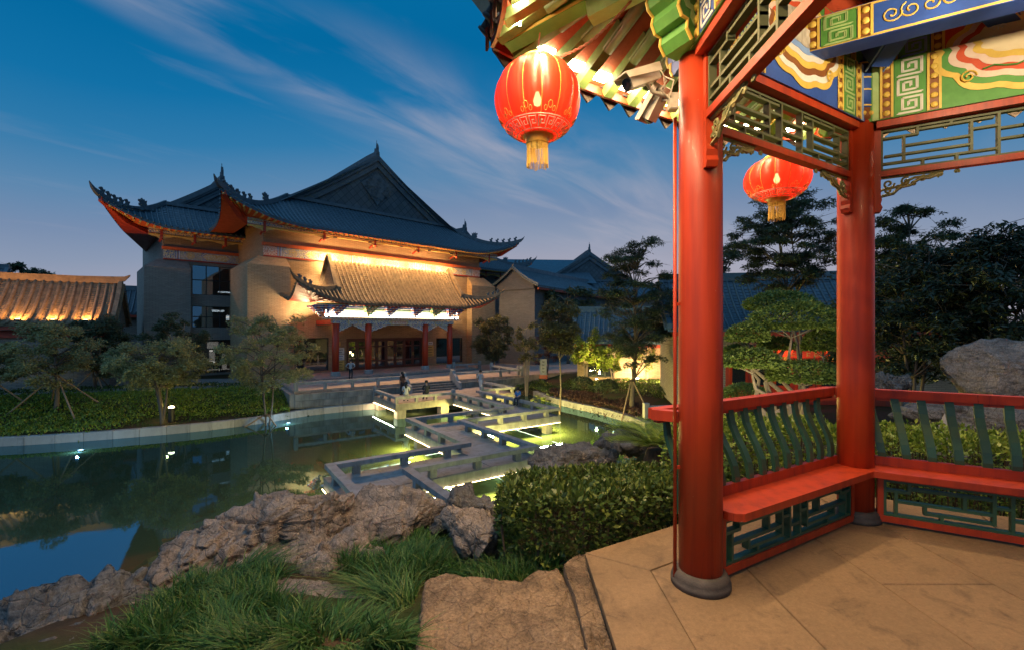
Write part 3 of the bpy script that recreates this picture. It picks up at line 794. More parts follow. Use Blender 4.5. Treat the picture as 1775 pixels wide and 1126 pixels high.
def big_roof(root, uc, S, s0, ve, flare, ze, lift, lp, tw, vg, zg, zr, aside, depth, spacing=.42, rr=.085, wallv=None, zwall=None, courses=14, bs=1.0, sides='LR', shear=0.0, side_soffit='orange'):
    front = Skirt(TF(uc), S, s0, ve, flare, ze, lift, lp, tw, vg, vg, zg, .78)
    vt = ve + flare; vc = vt - depth / 2
    side_args = (depth / 2, depth / 2 - (S - s0), S - flare, flare, ze, lift, lp, depth / 2 - (vt - vg), tw, 0.0, zr, aside)
    sl = Skirt(TL(uc, vc, shear, vt), *side_args); sl.front_only = True; sr = Skirt(TR(uc, vc), *side_args); sr.front_only = True
    f = front.sheet(courses).build('front_slope', M['tile'], root)
    b = MB(); x = -S + .25
    while x < S: front.rib(b, x, rr); x += spacing
    setp(b.build('tile_rows', M['tile'], f, True), kind='stuff')
    for sk, nm in ((sl, 'side_slope'), (sr, 'side_slope')):
        o = sk.sheet(18, 1.0, lo=-depth / 2, hi=depth / 2).build(nm, M['tile'], root)
        b = MB(); x = -depth / 2 + .3
        while x < depth / 2: sk.rib(b, x, rr, segs=12); x += spacing * 1.3
        setp(b.build('tile_rows', M['tile'], o, True), kind='stuff')
    for sg in (-1, 1): hip_ridge(front, sg, root, bs=bs)
    # gable wall under the side curves, verge boards and verge ridges
    yg = -vg + .25
    prof = []
    n = 18
    for k in range(n + 1):
        o = tw * (1 - k / n); prof.append((o, sl.z(0, o)))
    poly = [(uc - o, yg, z - .15) for o, z in prof] + [(uc + o, yg, z - .15) for o, z in prof[::-1][1:]]
    b = MB(); b.add(poly + [(uc + tw, yg, zg - .6), (uc - tw, yg, zg - .6)], [tuple(range(len(poly) + 2))[::-1]])
    g = b.build('gable_wall', M['gable'], root)
    for sg in (-1, 1):
        pts = [Vector((uc + sg * o, yg - .22, z)) for o, z in prof]
        b = MB()
        lo = [p - Vector((0, 0, .95)) for p in pts]; b.sheet([lo, pts] if sg > 0 else [pts, lo])
        lo2 = [p + Vector((0, .22, 0)) for p in lo]; b.sheet([lo2, lo] if sg > 0 else [lo, lo2]); b.build('verge_board', M['ridge'], root)
        b = MB()
        for k in range(3 * n):
            f = (k + .5) / (3 * n) * n; i = min(n - 1, int(f)); p = pts[i].lerp(pts[i + 1], f - i)
            b.lathe([(.13, -.12), (.13, .12)], 7, p + Vector((0, -.06, -.13)), M=Matrix.Rotation(R(90), 3, 'X'))
        setp(b.build('verge_tiles', M['ridge'], root), kind='stuff')
        b = MB(); sweep(b, [p + Vector((0, .1, 0)) for p in pts], .42, .5); b.build('verge_ridge', M['ridge'], root)
    # main ridge
    b = MB(); sweep(b, [(uc, yg - .3, zr - .1), (uc, yg + 2, zr), (uc, yg + depth * .6, zr)], .5, .9); mr = b.build('main_ridge', M['ridge'], root)
    b = MB(); b.prism([(uc - .1, yg - .35, zr + .5), (uc - .1, yg + .55, zr + .5), (uc - .1, yg + .3, zr + 1.3), (uc - .1, yg + .05, zr + 1.0), (uc - .1, yg - .1, zr + 1.75), (uc - .1, yg - .3, zr + 1.35)], (.2, 0, 0))
    b.tube([(uc, yg, zr + 1.2), (uc, yg, zr + 2.1)], .03, 5); b.build('ridge_finial', M['ridge'], mr)
    # base ridge across the foot of the gable
    b = MB(); sweep(b, [(uc - tw, yg - .35, zg), (uc, yg - .35, zg), (uc + tw, yg - .35, zg)], .3, .32); b.build('gable_foot_ridge', M['ridge'], root)
    if wallv is not None:
        soffit(front, root, wallv, zwall); soffit(sl, root, S - flare - (ve - wallv), zwall, rafters=False, mat=side_soffit)
        if 'R' in sides: soffit(sr, root, S - flare - (ve - wallv), zwall, rafters=False)
    for sg in (-1, 1):   # corner beam under the tip
        tip = Vector(front.P(sg * S * .985, front.oe(S) - .1, -.3)); inn = Vector((uc + sg * (S - flare - (ve - wallv) - .1), -wallv + .1, zwall - .1))
        m1 = tip.lerp(inn, .5) - Vector((0, 0, .55)); b = MB(); sweep(b, [inn - Vector((0, 0, .3)), m1, tip], .34, .34); b.build('corner_beam', M['redtrim'], root)
    return front, sl, sr, g

def gable_mat():
    t = NT('diagonal_gable_tiles'); tc = t.node('ShaderNodeTexCoord').outputs['Object']
    sp = t.node('ShaderNodeSeparateXYZ', {0: tc})
    v = t.node('ShaderNodeCombineXYZ', {0: t.math('ADD', sp.outputs[0], sp.outputs[2]), 1: t.math('SUBTRACT', sp.outputs[0], sp.outputs[2])}).outputs[0]
    bk = t.node('ShaderNodeTexBrick', {'Vector': v, 'Color1': (.075, .095, .11, 1), 'Color2': (.058, .075, .09, 1), 'Mortar': (.03, .04, .05, 1), 'Scale': 1.0, 'Mortar Size': .035, 'Brick Width': .9, 'Row Height': .9}, offset=0.0)
    n = t.noise(tc, .8, 6, .65)
    col = t.mix(.5, bk.outputs[0], t.mix(n, (.1, .1, .1), (.9, .9, .9)), 'OVERLAY')
    return t.done(t.bsdf(col, .8, t.bump(t.math('SUBTRACT', t.math('MULTIPLY', n, .4), bk.outputs['Fac']), .5, .04), spec=.2))
M['gable'] = gable_mat()
WV = -4.2
front, sideL, sideR, gab = big_roof(hall, UC, 16.3, 8.6, -1.9, .9, 15.15, 1.75, 2.2, 9.55, -7.0, 18.75, 25.0, .80, 30, wallv=-3.9, zwall=15.2)
# carved medallion on the gable: diamond of raised scrolls
b = MB(); cz, yg = 22.3, 6.98
dm = [(UC, 23.4), (UC + 1.9, 22.0), (UC, 19.8), (UC - 1.9, 22.0)]
b.prism([(x, yg + .2, z) for x, z in dm][::-1], (0, -.08, 0))
for k in range(46):
    a = random.random() * 6.28; rr_ = random.random() ** .5; x, z = UC + math.cos(a) * rr_ * 1.35, 21.75 + math.sin(a) * rr_ * 1.4
    if abs(x - UC) / 1.9 + abs(z - 21.75) / 1.9 > 1: continue
    s0 = random.uniform(.1, .24); pts = [(x + s0 * (1 - t / 9) * math.cos(t * .8 + a), yg + .10, z + s0 * (1 - t / 9) * math.sin(t * .8 + a)) for t in range(9)]
    b.tube(pts, .05, 5)
b.build('carved_medallion', M['ridge'], gab)

# ---- main block walls
ops = [(-2.1, 1.1, 2.0, 5.15), (2.85, 11.7, 1.86, 5.05), (13.6, 17.5, 2.0, 4.95)]
b = wall_open(-4.72, 20.12, 1.5, 16.0, WV, ops, .35)
b.add([(-4.72, 30, 1.5), (-4.72, 4.2, 1.5), (-4.72, 4.2, 16), (-4.72, 30, 16)], [(0, 1, 2, 3)])
b.add([(20.12, 4.2, 1.5), (20.12, 30, 1.5), (20.12, 30, 16), (20.12, 4.2, 16)], [(0, 1, 2, 3)])
b.build('main_wall', M['brick'], hall)
for (a, c, e, f) in ops: room(hall, a, c, e, f, 4.56, 4)
window(hall, -2.1, 1.1, 2.0, 5.15, 4.40, 1, 1, glass='glass_dark')
window(hall, 13.6, 17.5, 2.0, 4.95, 4.40, 2, 1, glass='glass_dark')
# frieze with its panels
def frieze(root, u0, u1, v, z0, z1, cells):
    b = MB(); b.box(((u0 + u1) / 2, -v - .06, z1 + .14), (u1 - u0 + .2, .3, .27)); b.build('red_cornice', M['orange'], root)
    b = MB(); b.box(((u0 + u1) / 2, -v - .04, z0 - .07), (u1 - u0, .14, .12)); b.build('red_sill', M['redtrim'], root)
    tot = sum(c[1] for c in cells); u = u0; y = -v - .03
    for kind, w in cells:
        L = w / tot * (u1 - u0); a, c = u, u + L; zc = (z0 + z1) / 2; h = z1 - z0
        mat = {'sq': 'fr_red', 'st': 'blue', 'ro': 'fr_yel', 'go': 'fr_blue', 'rd': 'fr_blue', 'sqb': 'fr_blue'}[kind]
        b = MB(); b.box(((a + c) / 2, y, zc), (L - .01, .06, h - .004)); p = b.build('frieze_panel', M[mat], root)
        yy = y - .032
        if kind == 'st':
            for k, m in enumerate(('white', 'gold', 'white')):
                b = MB(); b.box((a + L * (k + .5) / 3, yy, zc), (L * .16, .02, h * .98)); b.build('painted_stripe', M[m], p)
        elif kind in ('go', 'rd'):
            e = h * .45
            for s_, m in ((1.0, 'white'), (.9, 'blue'), (.8, 'fr_gold' if kind == 'go' else 'fr_red')):
                hh = h * .5 * s_ * .98; b = MB(); l2 = L / 2 - (1 - s_) * h * .5; cx_ = (a + c) / 2
                pol = [(cx_ - l2, zc), (cx_ - l2 + e, zc - hh), (cx_ + l2 - e, zc - hh), (cx_ + l2, zc), (cx_ + l2 - e, zc + hh), (cx_ - l2 + e, zc + hh)]
                b.prism([(x, yy - (1 - s_) * .06, z) for x, z in pol], (0, -.008, 0)); b.build('cartouche', M[m], p)
        elif kind == 'ro':
            b = MB()
            for r0, r1, dy in ((.40, .34, 0), (.27, .2, .0), (.12, .0, .0)):
                n = 18; cx_ = (a + c) / 2
                b.add([(cx_ + r0 * h * math.cos(2 * math.pi * k / n), yy, zc + r0 * h * math.sin(2 * math.pi * k / n)) for k in range(n)] + [(cx_ + r1 * h * math.cos(2 * math.pi * k / n), yy, zc + r1 * h * math.sin(2 * math.pi * k / n)) for k in range(n)], [(k, (k + 1) % n, n + (k + 1) % n, n + k) for k in range(n)] )
            b.build('rosette', M['gold'], p)
        u += L
seq = [('sq', 1.4), ('st', .45), ('ro', 2.3), ('go', 3.2), ('ro', 2.2), ('st', .45), ('sq', 1.3), ('st', .45), ('ro', 2.0), ('rd', 2.6), ('ro', 2.0), ('st', .45), ('sq', 1.3), ('st', .45), ('ro', 2.2), ('go', 3.2), ('ro', 2.3), ('st', .45), ('sq', 1.4)]
frieze(hall, -4.72, 20.12, WV, 12.55, 13.4, seq)
# eave beams with hanging posts
def eave_gallery(root, u0, u1, v, z, n, ext=1.6):
    for dz, r_, m in ((0.0, .11, 'fr_yel'), (-.55, .09, 'gold')):
        b = MB(); b.tube([(u0 - ext, -v, z + dz), (u1 + ext, -v, z + dz)], r_, 8); b.build('eave_purlin', M[m], root)
    b = MB(); b.box(((u0 + u1) / 2, -v, z - .28), (u1 - u0 + 2 * ext, .05, .26)); b.build('eave_fascia', M['fr_blue'], root)
    for k in range(n):
        u = u0 - .3 + (u1 - u0 + .6) * k / (n - 1)
        b = MB(); b.box((u, -v, z - .4), (.2, .2, 1.0)); b.lathe([(.08, -1.02), (.13, -.98), (.15, -.9), (.1, -.88)], 8, (u, -v, z)); 
        b.bar((u, -v + .1, z - .65), (u, -v + 1.2, z - .95), .12, .16); hp_ = b.build('hanging_post', M['redtrim'], root)
        for sg in (-1, 1):
            b = MB(); b.prism([(u + sg * .12, -v - .03, z - .62), (u + sg * .95, -v - .03, z - .62), (u + sg * .7, -v - .03, z - .72), (u + sg * .35, -v - .03, z - .76), (u + sg * .12, -v - .03, z - .95)], (0, .06, 0)); b.build('bracket', M['gold'], hp_)
eave_gallery(hall, -4.72, 20.12, -2.7, 15.25, 6)
# pylons
def pylon(root, u0, u1, v0, v1, z0, zf, zt, side, mat='brick', inset=1.1):
    """battered-top brick pier; its top slopes back to the wall"""
    y0, y1 = -v0, -v1
    if side == 'L': a, c = u0 + inset, u1 - .12
    else: a, c = u0 + .12, u1 - inset
    b = MB()
    bt = [(u0, y0, z0), (u1, y0, z0), (u1, y1, z0), (u0, y1, z0)]; md = [(u0, y0, zf), (u1, y0, zf), (u1, y1, zf), (u0, y1, zf)]; tp = [(a, y0 + .95, zt), (c, y0 + .95, zt), (c, y1, zt), (a, y1, zt)]
    fs = [];
    for k in range(4):
        k2 = (k + 1) % 4; fs += [(k, k2, 4 + k2, 4 + k), (4 + k, 4 + k2, 8 + k2, 8 + k)]
    fs.append((8, 9, 10, 11)); b.add(bt + md + tp, fs); return b.build('pylon', M[mat], root)
pylon(hall, -6.2, -2.75, -3.2, -9, 1.5, 11.55, 12.42, 'L')
pylon(hall, 18.1, 21.9, -3.2, -9, 1.5, 11.3, 12.42, 'R')

# ---- side wings, set back behind the main block
lwf = big_roof(hall, -6.0, 9.4, 3.6, -9.9, .8, 14.95, 1.7, 2.1, 4.6, -13.2, 17.6, 20.6, .75, 32, wallv=-12.3, zwall=15.0, courses=10, sides='L', shear=.215, side_soffit='redtrim')
WW = -12.6
wops = [(-8.6, -4.0, 9.3, 12.15), (-8.6, -4.0, 6.15, 8.2), (-8.6, -4.0, 1.7, 4.95)]
b = wall_open(-10.84, -3.0, 1.5, 15.6, WW, wops, .3)
b.add([(-10.84, 30, 1.5), (-10.84, 12.6, 1.5), (-10.84, 12.6, 15.6), (-10.84, 30, 15.6)], [(0, 1, 2, 3)])
b.build('wing_wall', M['brick_dark'], hall)
pylon(hall, -12.3, -8.85, -11.7, -18, 1.5, 11.6, 12.45, 'L', 'brick_dark')
frieze(hall, -10.84, -3.9, WW, 12.55, 13.35, [('sqb', .95), ('st', .35), ('ro', 1.7), ('go', 2.6), ('ro', 1.5)])
eave_gallery(hall, -10.84, -4.0, -11.0, 14.95, 4, 1.2)
room(hall, -8.6, -4.0, 9.3, 12.15, 12.92, 5, [(-6.2, -4.3, 1.2, 9.75, .14)])
room(hall, -8.6, -4.0, 6.15, 8.2, 12.92, 5, [(-6.3, -5.2, 3.5, 7.9, .2), (-5.0, -4.2, 3.5, 7.2, .5)])
room(hall, -8.6, -4.0, 1.7, 4.95, 12.92, 5, [(-6.6, -5.6, 4.2, 4.3, .7), (-6.4, -5.9, 4.2, 3.0, 1.6), (-5.3, -4.9, 3.8, 2.6, 1.8), (-7.3, -5.0, 2.0, 1.85, .1)])
window(hall, -8.6, -4.0, 9.3, 12.15, 12.78, 4, 2); window(hall, -8.6, -4.0, 6.15, 8.2, 12.78, 4, 2); window(hall, -8.6, -4.0, 1.7, 4.95, 12.78, 4, 3, glass='glass_dark')
rwf = big_roof(hall, 25.0, 9.4, 3.6, -9.3, .8, 14.6, 1.7, 2.1, 4.6, -13.2, 17.2, 20.2, .75, 18, wallv=-12.3, zwall=14.7, courses=10, sides='R')
b = MB(); b.span((20.2, 12.6, 1.5), (33.5, 30, 15.0)); b.build('wing_wall', M['brick_dark'], hall)
eave_gallery(hall, 21.5, 29.6, -11.0, 14.6, 4, 1.2)

# ---- lights that wash the facade
for u, e in ((.9, 640), (4.6, 420), (8.0, 380), (11.2, 560), (13.8, 560)):
    lamp('facade_flood', 'AREA', (u, 3.05, 11.72), e * .66, (1, .62, .27), hall, size=.7, size_y=.2, aim=(0, .55, 1))
    b = MB(); b.box((u, 3.05, 11.54), (.75, .25, .2)); b.build('flood_fixture', M['black'], hall)
for u in (1.0, 4.5, 8.0, 11.5, 14.5):   # lamps added under the great eave to brighten the porch roof
    b = MB(); b.box((u, 2.45, 14.62), (.3, .2, .1)); b.build('added_eave_lamp', M['black'], hall)
    lamp('added_eave_light', 'AREA', (u, 2.4, 14.5), 880, AMBER, hall, size=.3, size_y=.15, aim=(0, -.45, -1))
# ================================================================ entrance portico
por = thing('entrance_portico', 'lit entrance porch with red columns, painted brackets and its own tiled roof', 'portico', HO, HANG)
PB = 1.86
for z0, z1, e in ((1.60, 1.74, 1.5), (1.74, PB, 1.05)):
    b = MB(); b.span((-1.2 - e, 4.15, z0 - .1), (13.6 + e, -.7 - e, z1)); b.build('step', M['step'] if z1 < PB else M['paver'], por)
def red_paint(name):
    t = NT(name); v = t.coord('Object', (1, 1, .35))
    n = t.noise(v, 2.2, 6, .6); n2 = t.noise(v, 30, 4, .6); dr = t.noise(t.coord('Object', (14, 14, .6)), 1.0, 4, .6)
    col = t.mix(t.ramp(n, [(.3, (0, 0, 0)), (.75, (1, 1, 1))]), (.44, .042, .008), (.34, .030, .007))
    col = t.mix(t.ramp(dr, [(.46, (0, 0, 0)), (.72, (.8, .8, .8))]), col, (.20, .018, .008))
    vv = t.coord('Object', (9, 9, 1.1)); cr = t.node('ShaderNodeTexVoronoi', {'Vector': t.node('ShaderNodeVectorMath', {0: vv, 1: t.node('ShaderNodeTexNoise', {'Vector': vv, 'Scale': 1.5, 'Detail': 5}).outputs[1]}, operation='ADD').outputs[0], 'Scale': 1.0}, feature='DISTANCE_TO_EDGE').outputs[0]
    ck = t.math('MULTIPLY', t.ramp(cr, [(0.0, (1, 1, 1)), (.012, (0, 0, 0))]), t.ramp(t.noise(v, 1.3, 3), [(.5, (0, 0, 0)), (.62, (.8, .8, .8))]))
    col = t.mix(ck, col, (.10, .012, .006))
    chip = t.ramp(t.noise(t.coord(), 26, 3, .6), [(.735, (0, 0, 0)), (.75, (.8, .8, .8))])
    col = t.mix(chip, col, (.46, .22, .12))
    hb = t.math('SUBTRACT', t.math('ADD', n2, t.math('MULTIPLY', dr, .8)), t.math('MULTIPLY', ck, 1.5))
    return t.done(t.bsdf(col, t.math('MULTIPLY_ADD', n, .30, .30), t.bump(hb, .12, .004), spec=.38, coat=.03))
M['redlac'] = red_paint('red_column_lacquer')
for u in (0.0, 3.1, 9.35, 12.45):
    b = MB(); b.lathe([(.30, 2.25), (.305, 4.2), (.29, 6.5)], 20, (u, 0, 0)); c = b.build('column', M['redlac'], por, True)
    b = MB(); b.lathe([(.44, PB), (.45, PB + .1), (.40, PB + .16), (.43, PB + .25), (.38, PB + .38), (.32, PB + .39)], 20, (u, 0, 0)); b.build('column_base', M['granite'], c)
    b = MB(); b.box((u, 0, 6.68), (.66, .5, .34)); b.build('column_cap', M['fr_blue'], c)
    b = MB(); b.bar((u, .3, 6.6), (u, 4.1, 6.6), .3, .42); b.build('tie_beam', M['redtrim'], por)
# painted beams between the columns with carved corner brackets
def painted_beam(u0, u1, key):
    b = MB(); b.box(((u0 + u1) / 2, 0, 6.62), (u1 - u0 - .67, .34, .46)); o = b.build('painted_beam', M['fr_blue'], por)
    L = u1 - u0; m = (u0 + u1) / 2
    for s_, mm in ((1, 'gold'), (.86, key)):
        hw, hh = L * .17 * s_, .19 * s_; b = MB()
        b.prism([(m - hw, -.172 - (1 - s_) * .03, 6.62), (m - hw * .8, -.172 - (1 - s_) * .03, 6.62 - hh), (m + hw * .8, -.172 - (1 - s_) * .03, 6.62 - hh), (m + hw, -.172 - (1 - s_) * .03, 6.62), (m + hw * .8, -.172 - (1 - s_) * .03, 6.62 + hh), (m - hw * .8, -.172 - (1 - s_) * .03, 6.62 + hh)], (0, -.006, 0)); b.build('cartouche', M[mm], o)
    for sg, u in ((1, u0 + .34), (-1, u1 - .34)):
        w = min(1.5, L * .36); b = MB()
        pr = [(0, 0), (w, 0), (w * .92, -.14), (w * .75, -.12), (w * .6, -.3), (w * .42, -.28), (w * .3, -.46), (w * .12, -.46), (.0, -.62)]
        b.prism([(u + sg * x, -.05, 6.385 + z) for x, z in pr], (0, .1, 0)); q = b.build('corner_bracket', M['fr_blue'], por)
        b = MB(); b.tube([(u + sg * x, -.06, 6.385 + z) for x, z in pr[1:]], .025, 5); b.build('gilt_edge', M['white'], q)
painted_beam(0, 3.1, 'fr_blue'); painted_beam(3.1, 9.35, 'fr_red'); painted_beam(9.35, 12.45, 'fr_blue')
b = MB(); b.box((6.22, -.05, 6.98), (14.6, .62, .2)); b.build('top_plate', M['fr_red'], por)
b = MB()
for k in range(40): b.box((-.95 + k * .368, -.37, 6.98), (.18, .02, .12))
setp(b.build('plate_dots', M['white'], por), kind='stuff')
# pale wall between the bracket sets, with striped beams above
b = MB(); b.box((6.22, .12, 7.6), (13.6, .1, 1.0)); b.build('bracket_panel', M['white'], por)
for k, (z, m, hh) in enumerate(((7.80, 'green', .09), (7.90, 'white', .05), (7.99, 'blue', .09), (8.08, 'white', .05), (8.17, 'green', .09))):
    b = MB(); b.box((6.22, -.08 - k * .13, z), (15.2 + k * .25, .2, hh)); b.build('striped_beam', M[m], por)
def bracket_set(col, col2):
    a = MB()
    for tier in range(5):
        z = 7.12 + tier * .2; n = tier + 1 if tier else 1; w = .24
        for j in range(n):
            x = (j - (n - 1) / 2) * .30; y = -.12 - tier * .19
            for dy in ((0,) if tier < 2 else (0, .25)):
                a.prism([(x - .13, y + dy, z + .155), (x - .13, y + dy, z + .08), (x - .06, y + dy, z), (x + .06, y + dy, z), (x + .13, y + dy, z + .08), (x + .13, y + dy, z + .155)], (0, .2, 0), 0 if (j + tier) % 2 == 0 else 1)
                a.box((x, y + dy + .1, z + .172), (.30, .24, .03), mi=2)
                a.box((x, y + dy - .006, z + .02), (.13, .012, .03), mi=2)
    return a.mesh('bracket_set', [M[col], M[col2], M['white']])
bsets = [bracket_set('blue', 'redtrim'), bracket_set('green', 'gold')]
for i, u in enumerate((.1, 3.1, 6.22 - 1.0, 8.1, 10.4, 12.4)):
    link('bracket_set', bsets[1 if i in (1, 4) else 0], por, (u, 0, 0))
for u, sg in ((-.75, -1), (13.2, 1)):
    link('bracket_set', bsets[0], por, (u, .1, 0), sg * R(45)); link('bracket_set', bsets[0], por, (u, 1.6, 0), sg * R(90))
# ---- porch roof
PU = 7.2
pf = Skirt(TF(PU), 11.1, 5.4, 1.15, .55, 8.3, 1.6, 2.0, 6.9, -.2, -2.2, 12.35, .68)
def porch_rows(sk, root, spacing, mat, r=.1, lo=None, hi=None, segs=12):
    x = -sk.S + .35 if lo is None else lo; hi = sk.S - .2 if hi is None else hi
    while x <= hi:
        b = MB(); sk.rib(b, x, r, 6, segs)
        if b.v: b.build('tile_row', M[mat], root, True)
        x += spacing
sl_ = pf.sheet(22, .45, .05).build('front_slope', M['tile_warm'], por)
porch_rows(pf, sl_, .40, 'tile_warm', .085)
bk = MB(); rows = []
for f in (0, .2, .4, .6, .8, 1): rows.append([Vector((PU + x, 2.2 + 1.9 * f, 12.35 - 2.4 * f ** 1.2)) for x in (-6.9, -3, 0, 3, 6.9)])
bk.sheet(rows).build('rear_slope', M['tile_warm'], por)
# rolled verge humps at both ends
for sg in (-1, 1):
    pts = [Vector((PU + sg * 6.9, -o, pf.z(0, o) + .05)) for o in (.1, -.3, -.7, -1.1, -1.5, -1.9)] + [Vector((PU + sg * 6.9, 2.25, 12.55)), Vector((PU + sg * 6.9, 2.7, 12.3)), Vector((PU + sg * 6.9, 3.3, 11.5)), Vector((PU + sg * 6.9, 4.0, 10.3))]
    b = MB(); sweep(b, pts, .42, .42); b.build('verge_ridge', M['tile_warm'], por)
    b = MB(); poly = [(PU + sg * 6.8, p.y, p.z) for p in pts] + [(PU + sg * 6.8, 4.0, 9.3), (PU + sg * 6.8, .1, 9.3)]; b.add(poly, [tuple(range(len(poly)))]); b.build('gable_wall', M['brick'], por)
    hip_ridge(pf, sg, por, w=.26, h=.3, horn=.75, beasts=3, bs=.8, mat='tile_warm')
    T_ = TL(PU, -1.6) if sg < 0 else TR(PU, -1.6)
    sd = Skirt(T_, 3.3, -2.2, 10.55, .55, 8.3, 1.6, 2.0, 1.4, 6.9, 6.9, 9.85, .8)
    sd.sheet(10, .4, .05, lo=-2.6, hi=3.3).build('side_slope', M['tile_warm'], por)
    b = MB(); x = -2.4
    while x < 3.1: sd.rib(b, x, .085); x += .4
    b.build('side_tile_rows', M['tile_warm'], por, True)
    soffit(sd, por, 7.6, 8.35, lo=-2.6, hi=3.3, mat='redtrim', rafters=False)
soffit(pf, por, -.4, 8.4, mat='redtrim', raf=.4)
b = MB(); x = -10.7
while x < 10.8:
    p = Vector(pf.P(x + .2, pf.oe(x + .2) + .03, -.14)); b.add([p + Vector((-.13, 0, .1)), p + Vector((.13, 0, .1)), p + Vector((.06, 0, -.07)), p + Vector((-.06, 0, -.07))], [(0, 1, 2, 3)]); x += .4
setp(b.build('drip_tiles', M['tile_warm'], por), kind='stuff')
# ---- doors
yd = 4.36; u0, u1 = 2.95, 11.6; nl = 8; w = (u1 - u0) / nl
b = MB(); b.span((u0 - .1, yd - .12, 4.9), (u1 + .1, yd + .1, 5.05)); b.span((u0 - .1, yd - .12, PB), (u0, yd + .1, 4.9)); b.span((u1, yd - .12, PB), (u1 + .1, yd + .1, 4.9)); b.build('door_frame', M['doorwood'], por)
for k in range(nl):
    a = u0 + k * w + .01; c = a + w - .02; b = MB(); z = PB + .02
    for (ua, ub, za, zb) in ((a, a + .16, z, 4.88), (c - .16, c, z, 4.88), (a + .16, c - .16, 4.72, 4.88), (a + .16, c - .16, 4.12, 4.26), (a + .16, c - .16, 2.62, 2.78), (a + .16, c - .16, z, 2.14)):
        b.span((ua, yd - .05, za), (ub, yd + .03, zb))
    d = b.build('door', M['doorwood'], por)
    for za, zb in ((4.26, 4.72), (2.78, 4.12), (2.14, 2.62)):
        b = MB(); b.span((a + .16, yd - .012, za), (c - .16, yd + .0, zb)); b.build('pane', M['glass_dark'], d)
    b = MB(); b.tube([(c - .08 if k % 2 == 0 else a + .08, yd - .1, 3.1), (c - .08 if k % 2 == 0 else a + .08, yd - .1, 3.5)], .02, 6); b.build('handle', M['gold'], d)
# notice boards beside the doors
def plaque(u, z0, z1, w, mat, label, lines, lmat):
    p = HO + Matrix.Rotation(HANG, 3, 'Z') @ Vector((u, 4.13, z0)); o = thing('notice_board', label, 'sign', p, HANG, 'boards by the hall doors')
    h = z1 - z0; b = MB(); b.span((-w / 2, -.02, 0), (w / 2, .06, h)); b.build('panel', M[mat], o)
    b = MB()
    for k in range(lines):
        z = h * (k + .6) / (lines + .3); ww = w * .36 * random.uniform(.6, 1); x = -ww
        while x < ww: b.box((x, -.024, z), (.045, .006, h * .35 / lines)); x += .075
    b.build('lettering', M[lmat], o)
plaque(1.95, 4.35, 4.75, .55, 'gold', 'small brass plaque highest beside the left door column', 1, 'black')
plaque(2.1, 3.55, 4.15, 1.0, 'white', 'upper white notice board left of the hall doors', 2, 'black')
plaque(2.1, 2.95, 3.5, 1.0, 'white', 'lower white notice board left of the hall doors', 2, 'blue')
plaque(2.1, 2.4, 2.9, 1.0, 'gold', 'upper gold plaque under the white notice boards', 2, 'black')
plaque(2.1, 1.95, 2.36, 1.0, 'gold', 'lowest gold plaque left of the hall doors', 2, 'black')
plaque(12.7, 2.9, 4.15, .95, 'gold', 'gold notice board between doors and right window', 4, 'black')
plaque(12.75, 4.2, 4.55, .6, 'white', 'small pale notice right of the hall doors', 1, 'black')
# ---- lamps: strip along the top plate, two bare lamps at the corners
b = MB(); b.box((6.22, -.02, 7.115), (13.4, .05, .05)); b.build('light_strip', M['led'], por)
o = lamp('strip_lamp', 'AREA', (6.22, -.03, 7.16), 620, WARM2, por, size=13.4, size_y=.15); o.rotation_euler = (R(180), 0, 0)
for u in (-.85, 13.35):
    b = MB(); b.lathe([(.05, 7.10), (.12, 7.16), (.12, 7.3), (.0, 7.36)], 10, (u, -.1, 0)); b.build('corner_lamp', M['led_hot'], por)
    lamp('corner_lamp_light', 'POINT', (u, -.1, 7.55), 2300, (1, .60, .26), por, size=.12)
for u in (-.6, 13.1): lamp('side_strip_lamp', 'AREA', (u, 2.4, 7.2), 900, WARM, por, size=.2, size_y=3.0, aim=(-.4 if u < 0 else .4, 0, 1))
lamp('roof_flood', 'AREA', (7.2, -1.15, 9.35), 0.1, WARM, por, size=12, size_y=.1, aim=(0, .6, 1))
# ================================================================ pavilion (hexagonal, open), floor level PZ
PZ = 4.4; PC = Vector((2.92, 1.87, PZ)); PR = 2.00
pav = thing('garden_pavilion', 'hexagonal open pavilion with red columns, painted beams and bench rails', 'pavilion', PC)
VA = {1: 150, 2: 90, 3: 30, 4: -30, 5: -90, 6: 210}
def pv(k, r=PR, z=0.0): return Vector((r * math.cos(R(VA[k])), r * math.sin(R(VA[k])), z))
SIDES = [(1, 2), (2, 3), (3, 4), (4, 5), (5, 6), (6, 1)]
class Side:
    def __init__(s, i, j):
        s.a, s.b = pv(i), pv(j); s.L = (s.b - s.a).length; s.t = (s.b - s.a) / s.L
        m = (s.a + s.b) / 2; s.n = m.normalized(); s.mid = m
    def p(s, x, o, z): return s.a + s.t * x + s.n * o + Vector((0, 0, z))
    def c(s, x, o, z): return s.mid + s.t * x + s.n * o + Vector((0, 0, z))
    def box(s, b, x0, x1, o0, o1, z0, z1, mi=0):
        P = [s.p(x, o, z) for z in (z0, z1) for o in (o0, o1) for x in (x0, x1)]
        b.add(P, [(0, 2, 3, 1), (4, 5, 7, 6), (0, 1, 5, 4), (2, 6, 7, 3), (0, 4, 6, 2), (1, 3, 7, 5)], mi)
M['redwood'] = red_paint('red_painted_wood')
M['seatred'] = red_paint('worn_red_seat_paint')
M['olive'] = pmat('olive_lattice_paint', (.105, .115, .055), (.07, .078, .038), 5, .55, .15, .003, .35, jitter=.08)
M['dkgreen'] = pmat('dark_green_slat_paint', (.028, .085, .040), (.018, .058, .030), 5, .42, .12, .003, .5, jitter=.1)
M['rafgreen'] = pmat('green_rafter_paint', (.12, .19, .055), (.08, .13, .04), 5, .55, .15, .003, .3, stretch=(3, 3, 3), jitter=.1)
